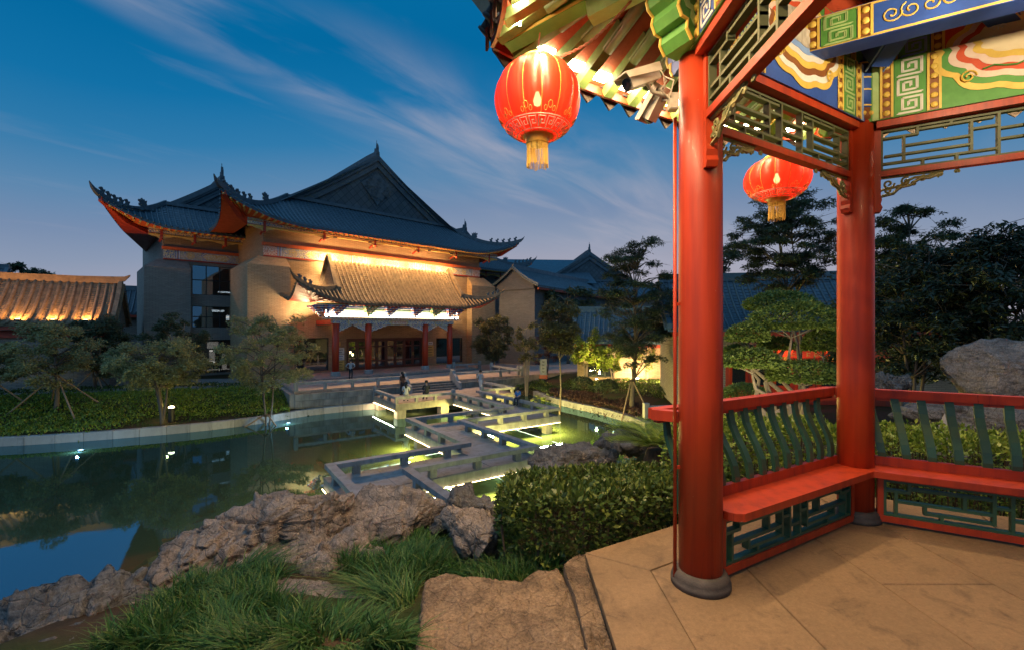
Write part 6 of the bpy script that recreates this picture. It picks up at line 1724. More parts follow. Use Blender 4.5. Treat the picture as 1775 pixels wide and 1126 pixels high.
slab_stone('broad brown stepping slab beside the pavilion floor', pz_([(738, 1004), (772, 994), (850, 1002), (905, 1008), (928, 988), (968, 984), (992, 1030), (1014, 1120), (1050, 1330), (700, 1330)], 4.27), 4.27, .35, 12)
slab_stone('weathered slab wedged against the pavilion floor edge', pz_([(975, 978), (1014, 950), (1027, 1000), (1061, 1120), (1127, 1330), (1056, 1330), (1019, 1120), (996, 1030)], 4.33), 4.33, .35, 13)
slab_stone('flat trodden stone in the middle of the grass', pz_([(445, 1010), (480, 1000), (560, 1008), (620, 1022), (650, 1050), (640, 1085), (560, 1085), (480, 1062)], 3.98), 3.99, .3, 8, 'rock')
rock('rock', 'brown stone cut off by the bottom edge left of the slab', (-.85, 2.36, 4.06), (.34, .22, .14), R(0), 14, .16, 5, 'rock_slab', flat=.4, groove=.04, group=G_)
prock('grey rock at the water edge behind the hedge', 1000, 800, 6.4, 95, 40, .4, 15, 10, sub=5, mat='rock_dark')
prock('flat grey rock above the sago palm', 1095, 762, 8.0, 62, 24, .4, 16, 5, sub=5, mat='rock_dark')
prock('huge smooth boulder with pale veins at the right edge', 1776, 668, 8.0, 134, 84, .9, 17, -6, name='boulder', group=None, mat='rock', rough=.16, groove=.05, fine=1.0)
prock('flat layered ledge stone under the big boulder', 1690, 714, 7.0, 155, 30, .6, 18, -8, name='boulder', group=None, mat='rock_dark', rough=.14, groove=.03, lay=.05, flat=.3)
prock('dark layered rock behind the right bench rail', 1752, 755, 6.0, 80, 66, .5, 19, -20, name='boulder', group=None, mat='rock_dark', rough=.16, groove=.05, lay=.10)
prock('small blue grey rock between column and boulder', 1545, 668, 9.0, 34, 26, .35, 20, 0, name='boulder', group=None, sub=5, mat='rock_dark', groove=.12)

# ================================================================ leaves and grass
def leaf_arrays(pos, dirs, nrm, L, W, fold=.0):
    """one folded leaf (4 corners) per row"""
    side = np.cross(dirs, nrm); side /= np.linalg.norm(side, axis=1)[:, None] + 1e-9
    up = np.cross(side, dirs); L = np.asarray(L)[:, None] if hasattr(L, '__len__') else L; W = np.asarray(W)[:, None] if hasattr(W, '__len__') else W
    base = pos; mid = pos + dirs * L * .45; tip = pos + dirs * L + up * (-.12) * L
    V = np.stack([base, mid + side * W / 2 + up * fold * W, tip, mid - side * W / 2 + up * fold * W], 1).reshape(-1, 3)
    n = len(pos); Q = np.arange(4 * n).reshape(-1, 4); return V, Q
def rand_leaves(pos, L, W, up=.6, droop=0.0, jit=.35, fold=.15, out=None):
    n = len(pos); d = rng.normal(size=(n, 3)); d[:, 2] = d[:, 2] * .5 - droop
    if out is not None: d = d * .6 + out
    d = unit(d); nr = unit(rng.normal(size=(n, 3)) * (1 - up) + np.array([0, 0, 1.0]) * up)
    s = 1 + jit * (rng.random(n) * 2 - 1)
    return leaf_arrays(pos, d, nr, L * s, W * s, fold)

M['grass_a'] = leafmat('dark_green_grass', (.018, .062, .016), (.045, .125, .028), (.12, .16, .04), .45, .3)
M['hedge_leaf'] = leafmat('euonymus_leaf', (.028, .05, .012), (.060, .10, .02), (.17, .20, .04), .30, .2)
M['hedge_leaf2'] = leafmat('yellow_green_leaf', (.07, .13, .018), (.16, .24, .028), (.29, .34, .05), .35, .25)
M['twig'] = pmat('brown_twig', (.09, .06, .04), (.05, .035, .025), 10, .9, .2, .005, .2)
def in_poly(px, py, poly): return poly_dist(px, py, poly) < 0
def grass_patch(name, label, poly, n, h0, h1, lean=.45, zf=None, w=.006, clumps=60, mat='grass_a'):
    xs_ = [p[0] for p in poly]; ys_ = [p[1] for p in poly]
    cx_ = rng.uniform(min(xs_), max(xs_), clumps); cy_ = rng.uniform(min(ys_), max(ys_), clumps); cl = rng.normal(size=(clumps, 2)) * lean; ch = rng.uniform(.6, 1.25, clumps)
    px = rng.uniform(min(xs_), max(xs_), n * 2); py = rng.uniform(min(ys_), max(ys_), n * 2); m = in_poly(px, py, poly); px, py = px[m][:n], py[m][:n]; n = len(px)
    near = np.argmin((px[:, None] - cx_) ** 2 + (py[:, None] - cy_) ** 2, axis=1)
    dist = np.sqrt((px - cx_[near]) ** 2 + (py - cy_[near]) ** 2); keep = rng.random(n) > dist * 1.6; px, py, near = px[keep], py[keep], near[keep]; n = len(px)
    pz = (ground_z(px, py) if zf is None else zf(px, py)) - .02
    h = rng.uniform(h0, h1, n) * ch[near]; ln = cl[near] + rng.normal(size=(n, 2)) * lean * .8; ln[:, 1] -= .12
    a = rng.random(n) * 6.283; sx, sy = np.cos(a) * w, np.sin(a) * w
    V = np.zeros((n, 8, 3)); prev = None
    for k, (f, ws) in enumerate(((0, 1), (.4, .85), (.75, .55), (1.0, .06))):
        x = px + ln[:, 0] * h * f ** 1.8; y = py + ln[:, 1] * h * f ** 1.8; z = pz + h * (f - .28 * f * f * np.minimum(1.6, np.hypot(ln[:, 0], ln[:, 1]) * 1.4))
        V[:, 2 * k] = np.stack([x - sx * ws, y - sy * ws, z], 1); V[:, 2 * k + 1] = np.stack([x + sx * ws, y + sy * ws, z], 1)
    q = np.array([[0, 1, 3, 2], [2, 3, 5, 4], [4, 5, 7, 6]]); Q = (np.arange(n)[:, None, None] * 8 + q).reshape(-1, 4)
    return setp(link(name, np_mesh(name, V.reshape(-1, 3), Q, M[mat])), label, 'grass', kind='stuff')
def pxp(pts, z=4.0): return [(atz(x, y, z).x, atz(x, y, z).y) for x, y in pts]
grass_patch('grass', 'long green grass tufts in the rockery foreground', pxp([(150, 1190), (300, 1030), (380, 990), (450, 965), (492, 985), (470, 1050), (540, 1102), (640, 1112), (700, 1120), (712, 1190)]), 11000, .10, .25, .6, clumps=80)
grass_patch('grass', 'long green grass running up between the crest rocks', pxp([(585, 965), (610, 925), (690, 888), (735, 868), (778, 872), (752, 920), (800, 960), (830, 985), (720, 1000), (722, 1060), (690, 1075), (650, 1040)]), 8000, .10, .25, .6, clumps=70)
grass_patch('grass', 'sparse grass between the stones and the hedge', [(-.3, 3.3), (.35, 3.4), (.35, 3.62), (-.2, 3.75)], 900, .1, .22, .5, clumps=14)
grass_patch('grass', 'grass on the bank below the near pavilion bench', [(1.2, 3.9), (3, 4.9), (6, 3.6), (7, 4.5), (4, 6.5), (1.5, 5.2)], 2500, .12, .3, .5, clumps=40)

def leaf_mass(name, label, cat, pos, out, L, W, mat, core=None, twigs=None, up=.35, group=None, fold=.18, jit=.35):
    """shrub: leaves around given points, with dark twigs inside"""
    c = pos.mean(0); base = Vector((c[0], c[1], pos[:, 2].min()))
    root = thing(name, label, cat, base, 0, group)
    V, Q = rand_leaves(pos - np.array(base), L, W, up, 0, jit, fold, out); link('foliage', np_mesh('foliage', V, Q, M[mat]), root)
    if twigs is not None:
        b = MB()
        for p, q in twigs: b.tube([Vector(p) - base, (Vector(p) + Vector(q)) / 2 - base + Vector((random.uniform(-.03, .03), random.uniform(-.03, .03), 0)), Vector(q) - base], [.008, .006, .003], 5)
        setp(b.build('twigs', M['twig'], root), kind='stuff')
    return root
def hedge(name, label, poly, z0f, top, n, L, W, mat, group=None, rnd=.08, cat='hedge', up=.35):
    """clipped hedge over a ground polygon: leaves mostly in the outer shell of the block"""
    xs_ = [p[0] for p in poly]; ys_ = [p[1] for p in poly]
    P = []; O = []; cnt = 0
    m = n * 5; px = rng.uniform(min(xs_), max(xs_), m); py = rng.uniform(min(ys_), max(ys_), m); d = -poly_dist(px, py, poly); f = rng.random(m)
    z0 = z0f(px, py); zt = top(px, py); lump = fbm(np.stack([px * 2.2, py * 2.2, f * 1.3], 1), 3) * rnd
    zt = zt + lump; z = z0 + (zt - z0) * f; dd = d + lump * .8
    # rounded shoulders: distance to shell
    shell = np.minimum(dd, (zt - z)); keep = (dd > 0) & (shell < .14 + .05 * rng.random(m)) & ~((dd < .1) & (zt - z < .1) & ((.1 - dd) ** 2 + (.1 - (zt - z)) ** 2 > .011))
    px, py, z, dd, zt = px[keep][:n], py[keep][:n], z[keep][:n], dd[keep][:n], zt[keep][:n]
    eps = .02; gx_ = (-poly_dist(px + eps, py, poly) + poly_dist(px, py, poly)); gy_ = (-poly_dist(px, py + eps, poly) + poly_dist(px, py, poly))
    sideness = (dd < (zt - z)); out = np.stack([np.where(sideness, -gx_ / eps, 0), np.where(sideness, -gy_ / eps, 0), np.where(sideness, .35, 1.0)], 1) * .9
    tw = []
    for k in range(0, min(len(px), 2400), 12): tw.append(((px[k] * .97 + np.mean(px) * .03, py[k] * .97 + np.mean(py) * .03, z0f(px[k:k + 1], py[k:k + 1])[0]), (px[k], py[k], z[k])))
    return leaf_mass(name, label, cat, np.stack([px, py, z], 1), out, L, W, mat, twigs=tw, up=up, group=group)
def gz_(x, y): return ground_z(x, y)
E1 = Vector((.53, 3.28))
hedge('clipped_hedge', 'dense clipped dark green hedge against the pavilion floor', [(-.12, 3.62), (.15, 3.46), (.50, 3.36), (1.35, 3.86), (2.2, 4.4), (2.0, 5.0), (1.0, 5.05), (.2, 4.75), (-.05, 4.2)], lambda x, y: np.full(x.shape, 4.14), lambda x, y: 4.72 - .16 * np.clip(y - 3.6, 0, 2), 17000, .055, .026, 'hedge_leaf')
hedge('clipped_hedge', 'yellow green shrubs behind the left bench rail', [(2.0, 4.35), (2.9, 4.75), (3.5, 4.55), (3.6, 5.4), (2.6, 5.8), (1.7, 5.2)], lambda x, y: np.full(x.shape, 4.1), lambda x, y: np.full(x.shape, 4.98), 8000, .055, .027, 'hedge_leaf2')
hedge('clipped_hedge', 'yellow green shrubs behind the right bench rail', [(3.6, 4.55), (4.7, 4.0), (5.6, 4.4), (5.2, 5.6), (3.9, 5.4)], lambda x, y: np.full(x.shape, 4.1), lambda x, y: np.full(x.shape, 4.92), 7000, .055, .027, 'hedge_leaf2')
# sago palm fronds behind the hedge
def sago(name, label, loc, n, L, mat, group=None):
    root = thing(name, label, 'palm', loc, 0, group)
    b = MB(); b.lathe([(.13, -.1), (.15, .1), (.10, .25), (0, .28)], 12); b.build('trunk', M['twig'], root)
    for k in range(n):
        a = random.uniform(0, 6.283); el = random.uniform(.25, 1.2); Lk = L * random.uniform(.8, 1.1); pts = []
        for q in range(14):
            f = q / 13; rr_ = Lk * f * math.cos(el * (1 - .55 * f)); z = Lk * f * math.sin(el) * (1 - .42 * f) + .25; pts.append((rr_ * math.cos(a), rr_ * math.sin(a), z))
        P = np.array(pts); V = []; ps = []; ds = []; ls = []
        for q in range(2, 13):
            t_ = unit((P[min(q + 1, 13)] - P[q - 1])[None])[0]; sd = np.cross(t_, [0, 0, 1]); sd /= np.linalg.norm(sd) + 1e-9
            for e in (0, .5):
                pp = P[q] * (1 - e) + P[min(q + 1, 13)] * e
                for sg in (-1, 1): ps.append(pp); ds.append(sd * sg * .8 + t_ * .55 + np.array([0, 0, .28])); ls.append(.20 * math.sin(3.14 * (q + e) / 14) + .03)
        Vv, Q = leaf_arrays(np.array(ps), unit(np.array(ds)), np.tile([0, 0, 1.0], (len(ps), 1)), np.array(ls), np.full(len(ps), .013)); link('frond', np_mesh('frond', Vv, Q, M[mat]), root)
p = at(1135, 790, 6.1); sago('sago_palm', 'bright green sago palm behind the clipped hedge', (p.x, p.y, p.z - .15), 40, .62, 'hedge_leaf2')
# ================================================================ neighbouring buildings
def simple_house(name, label, loc, rz, x0, x1, eave, zr, ze, zb, over=.8, rib='tile', sp=.42, wall='brick_dark', rows_as_parts=False, r=.08, courses=22, ridge_h=.55, horn=True, a=.62, back=True, gable_x=(True, True), ribsegs=10, rise=.0):
    """gabled house, ridge along local x at y=0, front slope towards -y; origin at ridge right end foot"""
    root = thing(name, label, 'building', loc, rz)
    def zprof(o): q = 1 - o / eave; return ze + (zr - ze) * (a * q + (1 - a) * q * q)
    for sg in ((-1, 1) if back else (-1,)):
        b = MB(); rows = []; n = max(2, int((x1 - x0) / 1.5)); xs_ = [x0 + (x1 - x0) * k / n for k in range(n + 1)]
        for c in range(courses):
            for e, dz in ((0, .045), (1, 0)):
                o = eave * (1 - (c + e) / courses); rows.append([(x, sg * o, zprof(o) + dz) for x in xs_])
        b.sheet(rows, flip=sg > 0); b.sheet([[(x, sg * eave, ze - .16) for x in xs_], [(x, sg * eave, ze + .045) for x in xs_]]); sl = b.build('roof_slope', M[rib], root)
        if sg < 0:
            x = x0 + sp * .5; jb_ = MB()
            while x < x1:
                b = MB() if rows_as_parts else jb_
                b.tube([(x, -(eave + .05) * (1 - k / ribsegs), zprof((eave + .05) * (1 - k / ribsegs)) + r * .55) for k in range(ribsegs + 1)], r, 6)
                if rows_as_parts:
                    b.build('tile_row', M[rib], sl, True)
                    b = MB(); p = (x + sp / 2, -eave - .03, ze - .02); b.prism([(p[0] - sp * .38, p[1], p[2] + .08), (p[0] + sp * .38, p[1], p[2] + .08), (p[0] + sp * .2, p[1], p[2] - .08), (p[0] - sp * .2, p[1], p[2] - .08)], (0, -.03, 0)); b.build('drip_tile', M[rib], sl)
                x += sp
            if not rows_as_parts: setp(jb_.build('tile_rows', M[rib], sl, True), kind='stuff')
    b = MB(); pts = [(x0 + (x1 - x0) * k / 10, 0, zr - .08) for k in range(11)]
    if horn: pts = pts[:-1] + [(x1 - .3, 0, zr), (x1 + .15, 0, zr + .2), (x1 + .5, 0, zr + .65)]
    sweep(b, pts, .34, [ridge_h] * (len(pts) - 2) + [ridge_h * .7, .1] if horn else ridge_h); b.build('main_ridge', M[rib], root)
    wx0, wx1, wy = x0 + .5, x1 - .35, eave - over
    prof = [(o, zprof(abs(o)) - .12) for o in (-eave + .02, -eave * .75, -eave * .5, -eave * .25, 0, eave * .25, eave * .5, eave * .75, eave - .02)]
    b = MB(); b.span((wx0, -wy, zb), (wx1, wy, ze + .1)); b.build('wall', M[wall], root)
    for i, (gx__, on) in enumerate(((wx0, gable_x[0]), (wx1, gable_x[1]))):
        if not on: continue
        b = MB(); poly = [(gx__ + (.01 if i else -.01), y, z) for y, z in prof if abs(y) < wy + .5]; zlo = min(p_[2] for p_ in poly)
        poly = [(poly[0][0], -wy, zlo - .6)] + [(p_[0], max(-wy, min(wy, p_[1])), p_[2]) for p_ in poly] + [(poly[0][0], wy, zlo - .6)]; b.prism(poly, (.16 if i else -.16, 0, 0)); b.build('gable_wall', M[wall], root)
        gx2 = x1 if i else x0
        for sg in (-1, 1):
            pts = [(gx2 - (.12 if i else -.12), sg * eave * (1 - k / 10), zprof(eave * (1 - k / 10)) + .03) for k in range(11)]
            b = MB(); sweep(b, pts, .36, .30); b.build('verge_ridge', M[rib], root)
            b = MB()
            for k in range(26):
                o = eave * (1 - (k + .5) / 26); b.box((gx2 + (.12 if i else -.12), sg * o, zprof(o) - .02), (.12, .12, .14))
            setp(b.build('verge_tiles', M[rib], root), kind='stuff')
    b = MB(); b.span((x0 + .3, -eave + .06, ze - .42), (x1 - .3, -eave + .3, ze - .17)); b.build('eave_fascia', M['redtrim'], root)
    return root
# left house with the floodlit tile roof
HA = math.atan2(.557, .83)
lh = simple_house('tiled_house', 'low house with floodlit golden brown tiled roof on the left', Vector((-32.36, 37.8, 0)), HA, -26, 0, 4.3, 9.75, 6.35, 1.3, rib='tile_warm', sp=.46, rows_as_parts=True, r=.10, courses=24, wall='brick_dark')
M['blind'] = pmat('tan_window_blind', (.30, .20, .11), (.24, .155, .085), 2, .8, .3, .01, .2, stretch=(1, 1, 14))
for x0_, x1_ in ((-8.4, -6.2), (-12.6, -10.2), (-17, -14.6)):
    b = MB(); b.span((x0_, -3.56, 1.9), (x1_, -3.515, 5.3)); w_ = b.build('window', M['black'], lh)
    b = MB(); b.span((x0_ + .1, -3.585, 2.0), (x1_ - .1, -3.565, 5.2)); b.build('blind', M['blind'], w_)
b = MB(); b.span((-25.5, -3.7, 5.4), (-.5, -3.52, 5.9)); b.build('red_lintel', M['redtrim'], lh)
for k in range(12):
    x = -1.6 - k * 1.75
    b = MB(); b.box((x, -4.15, 6.62), (.3, .16, .12)); b.build('roof_flood', M['black'], lh)
    lamp('roof_flood_light', 'AREA', (x, -4.05, 6.85), 150, (1, .46, .12), lh, size=.35, size_y=.1, aim=(0, 1.0, .52))
    b = MB(); b.box((x, -4.06, 6.69), (.2, .08, .02)); b.build('flood_lens', M['led'], lh)
# blue roofs peeping out behind it
simple_house('far_house', 'far blue grey roof between left house and hall', Vector((-37.5, 52, 0)), HA, -12, 8, 4, 10.2, 7.6, 1.3, rib='tile', horn=False)
simple_house('far_house', 'far blue roof tip at the left edge of the view', Vector((-56, 52, 0)), HA, -20, -1, 5, 12.8, 9.0, 1.3, rib='tile', horn=False)

# right of the hall: gabled house in front of the right wing
rh = simple_house('gabled_house', 'dark gabled house with pale verge right of the hall', Vector((.2, 57, 0)), R(56), -.2, 32, 3.7, 13.6, 11.2, 1.3, rib='tile', wall='brick_blue', horn=False, courses=26, gable_x=(True, True))
b = MB(); b.span((1.9, -3.0, 6.6), (6.5, -2.93, 9.0)); w_ = b.build('window', M['black'], rh)
for k in range(4): b = MB(); b.span((2.0 + k * 1.12, -3.02, 6.7), (3.0 + k * 1.12, -3.005, 8.9)); b.build('pane', M['glass'], w_)
# big far hall roof: long slope with its gable to the right
fh = thing('far_hall', 'large far hall with steep blue grey roof behind the trees', 'building', Vector((4.2, 76, 0)), R(4))
fr_ = big_roof(fh, 9.5, 14.0, 8.0, 3.6, .6, 11.2, 2.0, 2.3, 7.5, -2.5, 14.2, 19.0, .8, 26, wallv=1.6, zwall=11.3, courses=12, spacing=.6)
b = MB(); b.span((-1.8, -1.6, 1.3), (20.8, 20, 11.6)); b.build('wall', M['brick_dark'], fh)
b = MB(); rows = [[(x, y, z) for x in (-9, 9.5)] for y, z in ((-2.5, 13.4), (2, 15.4), (6, 17.4), (9.5, 19.0))]; b.sheet(rows); b.build('cross_roof', M['tile'], fh)
# low garden house with lit wall on the right bank
gh = simple_house('garden_house', 'low garden house with warmly lit brick wall behind the big tree', Vector((5.9, 42.5, 0)), R(-14), 0, 17, 3.6, 7.6, 4.9, 1.2, rib='tile', wall='brick', courses=18, horn=False, over=.7)
b = MB(); b.span((1.4, -2.93, 1.9), (3.6, -2.905, 4.0)); w_ = b.build('window', M['black'], gh)
for k in range(3): b = MB(); b.span((1.5 + k * .7, -2.945, 2.0), (2.1 + k * .7, -2.932, 3.9)); b.build('pane', M['glass_dark'], w_)
b = MB()
for k in range(60): b.box((.6 + k * .27, -3.05, 4.55), (.12, .2, .10))
setp(b.build('rafter_ends', M['gold'], gh), kind='stuff')
# long roof and red shop front seen between the columns
M['shopred'] = emat('lit_red_lantern', (1.0, .07, .02), 1.3)
sh = simple_house('red_shop', 'red shop front under a long dark tiled roof, seen between the columns', Vector((11.2, 31.5, 0)), R(-10), -1.0, 16, 3.8, 9.3, 6.0, 1.2, rib='tile', wall='brick_dark', courses=18, horn=False, over=1.0)
b = MB(); b.span((2.6, -2.86, 1.4), (12, -2.81, 5.0)); fr2 = b.build('shop_front', M['redtrim'], sh)
for k in range(7):
    b = MB(); b.span((2.8 + k * 1.25, -2.93, 1.5), (3.85 + k * 1.25, -2.865, 4.2)); d_ = b.build('shop_door', M['redwood'], fr2)
    b = MB(); b.span((2.95 + k * 1.25, -2.95, 2.6), (3.7 + k * 1.25, -2.935, 4.0)); b.build('pane', M['glass_dark'], d_)
b = MB(); b.span((2.6, -2.98, 4.28), (12, -2.87, 4.7)); sg_ = b.build('sign_board', M['redp'], fr2)
b = MB()
for k in range(16):
    x = 4.2 + k * .42; b.box((x, -2.99, 4.49), (.05, .02, .26)); b.box((x + .1, -2.99, 4.56), (.16, .02, .05)); b.box((x + .1, -2.99, 4.42), (.14, .02, .05))
b.build('sign_lettering', M['gold'], fr2)
for k, x in enumerate((4.6, 5.8, 8.4)):
    o = thing('red_lantern', ['small lit red lantern hanging left at the shop front', 'small lit red lantern hanging in the middle of the shop front', 'small lit red lantern hanging right at the shop front'][k], 'lantern', sh.matrix_world @ Vector((0, 0, 0)), 0, 'lanterns of the red shop')
    p = Vector((11.2, 31.5, 0)) + Matrix.Rotation(R(-10), 3, 'Z') @ Vector((x, -3.35, 4.75)); o.location = p
    b = MB(); b.lathe([(.12, -.36), (.3, -.26), (.42, 0), (.3, .26), (.12, .36)], 14); b.build('silk_body', M['shopred'], o, True)
    b = MB(); b.lathe([(.12, .36), (.12, .42), (.0, .44)], 10); b.lathe([(.06, -.75), (.1, -.38)], 8); b.build('tassel', M['lgold'], o)
lamp('shop_lamp', 'POINT', (6.5, -4.0, 3.9), 45, (1, .22, .10), sh, size=.3)
# distant block with roof gear
db = thing('distant_block', 'distant flat roofed block with railings and masts on the horizon', 'building', at(1335, 500, 120), 0)
b = MB(); b.box((0, 0, -6), (14, 8, 12)); b.build('wall', M['dark'], db)
for k in range(6): b = MB(); b.box((-5 + 2.1 * k, -4.03, -1.6), (1.2, .05, 1.3)); b.build('window', M['glass'], db)
for k in range(5): b = MB(); b.tube([(-6 + k * 3, -3, 0), (-6 + k * 3, -3, 3.2 + (k % 2) * 1.5)], .12, 6); b.build('mast', M['black'], db)
b = MB(); b.bar((-6.5, -3, 2.6), (6.5, -3, 2.6), .2, .2); b.build('railing', M['black'], db)
b = MB(); b.box((-3.2, 0, 1.6), (2, 2, 3.2)); b.build('roof_tank', M['blue'], db)
# overhead wires
b = MB(); b.tube([at(1500, 440, 60), at(1600, 424, 56), at(1700, 400, 52), at(1790, 375, 50)], .03, 4); setp(b.build('overhead_wire', M['black']), 'upper thin overhead wire crossing the sky at the right', 'wire')
b = MB(); b.tube([at(1500, 452, 60), at(1600, 436, 56), at(1700, 422, 52), at(1790, 405, 50)], .03, 4); setp(b.build('overhead_wire', M['black']), 'lower thin overhead wire crossing the sky at the right', 'wire')
# ================================================================ trees
M['bark'] = pmat('grey_brown_bark', (.16, .125, .10), (.09, .07, .055), 6, .9, .5, .01, .2, stretch=(3, 3, .6))
M['bark_pale'] = pmat('pale_smooth_bark', (.30, .24, .19), (.20, .16, .125), 6, .85, .4, .008, .2, stretch=(3, 3, .6))
M['leaf_maple'] = leafmat('maple_leaf', (.17, .20, .09), (.24, .25, .11), (.34, .30, .13), .5, .3)
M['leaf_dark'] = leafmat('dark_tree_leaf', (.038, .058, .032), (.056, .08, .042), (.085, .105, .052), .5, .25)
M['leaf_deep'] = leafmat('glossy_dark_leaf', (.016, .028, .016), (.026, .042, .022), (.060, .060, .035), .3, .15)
M['leaf_olive'] = leafmat('olive_leaf', (.085, .09, .04), (.12, .11, .048), (.16, .13, .055), .5, .3)
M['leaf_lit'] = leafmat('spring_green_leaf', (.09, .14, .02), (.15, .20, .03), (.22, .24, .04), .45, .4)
M['leaf_pine'] = leafmat('clipped_box_leaf', (.08, .13, .03), (.13, .19, .04), (.20, .25, .06), .45, .3)
M['leaf_purple'] = leafmat('purple_leaf', (.045, .022, .022), (.075, .034, .030), (.10, .05, .035), .5, .2)

def tree(name, label, base, crown_c, crown_r, pads, per, L, W, mat, bark='bark', r0=.09, stems=1, padr=(.5, .5, .18), up=.55, droop=.0, hollow=.35, fork=.35, group='garden trees', cat='tree', lean=0.0, pads_at=None, jit=.35, wob=.05, seed=None, leafout=0.0):
    """trunk and limbs as tubes, crown as leaf pads carried by the limbs"""
    rs = np.random.default_rng(seed if seed is not None else int(abs(base[0] * 77 + base[1] * 31 + pads)))
    base = Vector(base); root = thing(name, label, cat, base, 0, group)
    cc = np.array(Vector(crown_c) - base); cr = np.array(crown_r)
    if pads_at is None:
        P = []
        tries = 0
        while len(P) < pads and tries < pads * 40:
            tries += 1; u = rs.normal(size=3); u /= np.linalg.norm(u); rr_ = (hollow + (1 - hollow) * rs.random()) ** .6
            p = cc + u * rr_ * cr
            if all(np.linalg.norm((p - q) / cr) > .9 * pads ** (-1 / 3) * .8 for q in P) or tries > pads * 25: P.append(p)
        P = np.array(P)
    else: P = np.array([np.array(Vector(p) - base) for p in pads_at])
    # stems
    b = MB(); tops = []
    for s_ in range(stems):
        a = 6.283 * s_ / max(1, stems) + rs.random(); sp = (0 if stems == 1 else .45) * max(cr[0], .4) * .6
        top = np.array([cc[0] * .9 + math.cos(a) * sp, cc[1] * .9 + math.sin(a) * sp, cc[2] + cr[2] * .45]); m = 9; pts = []
        for k in range(m):
            f = k / (m - 1); w_ = wob * np.array([math.sin(f * 5 + s_), math.cos(f * 4 + 2 * s_), 0]) * top[2] * .3
            q = top * f; q[:2] = top[:2] * f ** 1.3; pts.append(q + w_ * math.sin(f * 3.14))
        rr_ = r0 / (1 if stems == 1 else stems ** .42)
        b.tube([Vector(p) for p in pts], [rr_ * (1.25 if k == 0 else 1) * (1 - .82 * k / (m - 1)) for k in range(m)], 8); tops.append(np.array(pts))
    for p in P:
        st = tops[rs.integers(len(tops))]; h0 = max(fork * cc[2], min(p[2] - .25 * abs(np.hypot(*(p[:2] - cc[:2]))) - .15 * cr[2], st[-1][2] * .97)); k = int(np.argmin(np.abs(st[:, 2] - h0))); q = st[k]
        mid = (q + p) / 2 + np.array([0, 0, .12 * np.linalg.norm(p - q)]) + rs.normal(size=3) * .04 * np.linalg.norm(p - q)
        pts = [q, q * .62 + mid * .38 + (p - q) * .06, mid, mid * .45 + p * .55, p]; rr_ = r0 * .34 / (1 if stems == 1 else stems ** .25)
        b.tube([Vector(v) for v in pts], [rr_, rr_ * .8, rr_ * .6, rr_ * .4, rr_ * .15], 6)
        for t_ in range(5):
            e = p + rs.normal(size=3) * np.array(padr) * .75; b.tube([Vector(pts[3]), Vector((np.array(pts[3]) + e) / 2 + rs.normal(size=3) * .03), Vector(e)], [rr_ * .32, rr_ * .22, rr_ * .08], 4)
    b.build('trunk', M[bark], root, True)
    # leaves
    n = len(P) * per; pad = np.repeat(np.arange(len(P)), per); sz = .7 + .6 * rs.random(len(P))
    g = rs.normal(size=(n, 3)); g /= np.linalg.norm(g, axis=1)[:, None]; g *= (rs.random(n) ** .5)[:, None]
    # clump leaves into sprays inside each pad
    ns = max(6, per // 14); spr = rs.normal(size=(len(P), ns, 3)); spr /= np.linalg.norm(spr, axis=2)[..., None]; spr *= (rs.random((len(P), ns)) ** .45)[..., None]
    si = rs.integers(0, ns, n); off = spr[pad, si] * .86 + g * .30
    pos = P[pad] + off * np.array(padr) * sz[pad][:, None]
    pos[:, 2] -= (off[:, 0] ** 2 + off[:, 1] ** 2) * padr[2] * .5
    V, Q = rand_leaves(pos, L, W, up, droop, jit, .12, out=(off * leafout if leafout else None)); link('crown', np_mesh('crown', V, Q, M[mat]), root)
    return root
def ptree(name, label, bx, by, d, x0, x1, y0, y1, pads, per, L, W, mat, depth=None, **kw):
    """tree from its foot, distance and crown extent in the view"""
    b = at(bx, by, d); zb = float(ground_z(np.array([b.x]), np.array([b.y]))[0]); b.z = zb - .05
    c = at((x0 + x1) / 2, (y0 + y1) / 2, d); rx = (x1 - x0) / 2 / F * d; rz = (y1 - y0) / 2 / F * d
    return tree(name, label, b, c, (rx, depth or rx, rz), pads, per, L, W, mat, **kw)
ptree('maple_tree', 'slim maple held by four wooden props on the left lawn', 97, 712, 27, 36, 160, 552, 668, 40, 400, .13, .065, 'leaf_maple', padr=(.66, .64, .34), r0=.13, fork=.45)
ptree('maple_tree', 'dark bushy tree behind the propped maple', 163, 690, 33, 122, 212, 545, 655, 42, 420, .14, .07, 'leaf_dark', padr=(.6, .6, .36), r0=.13, stems=3, fork=.25)
ptree('maple_tree', 'round many stemmed tree with a lamp at its foot', 281, 722, 26.5, 206, 348, 582, 668, 64, 440, .12, .06, 'leaf_maple', padr=(.6, .6, .42), r0=.15, stems=4, fork=.2)
ptree('maple_tree', 'dark tree standing before the left wing of the hall', 318, 690, 34, 256, 352, 545, 640, 36, 400, .14, .07, 'leaf_dark', padr=(.6, .6, .36), r0=.12, stems=2)
ptree('maple_tree', 'airy layered maple left of the terrace wall', 462, 705, 28.5, 392, 542, 535, 682, 52, 380, .125, .06, 'leaf_maple', padr=(.66, .64, .34), r0=.12, stems=3, fork=.25)
ptree('maple_tree', 'maple cut off by the left edge of the view', -32, 715, 27, -80, 30, 585, 668, 30, 400, .14, .075, 'leaf_maple', padr=(.62, .6, .32), r0=.12)
ptree('distant_tree', 'distant dark treetop above the floodlit roof', 48, 640, 62, 12, 86, 456, 520, 18, 260, .34, .2, 'leaf_dark', padr=(1.0, 1.0, .4), r0=.3)
ptree('garden_tree', 'small rounded olive tree at the right end of the hall', 853, 636, 50, 822, 890, 545, 622, 40, 380, .2, .1, 'leaf_olive', padr=(.7, .7, .5), r0=.14, stems=3, fork=.2)
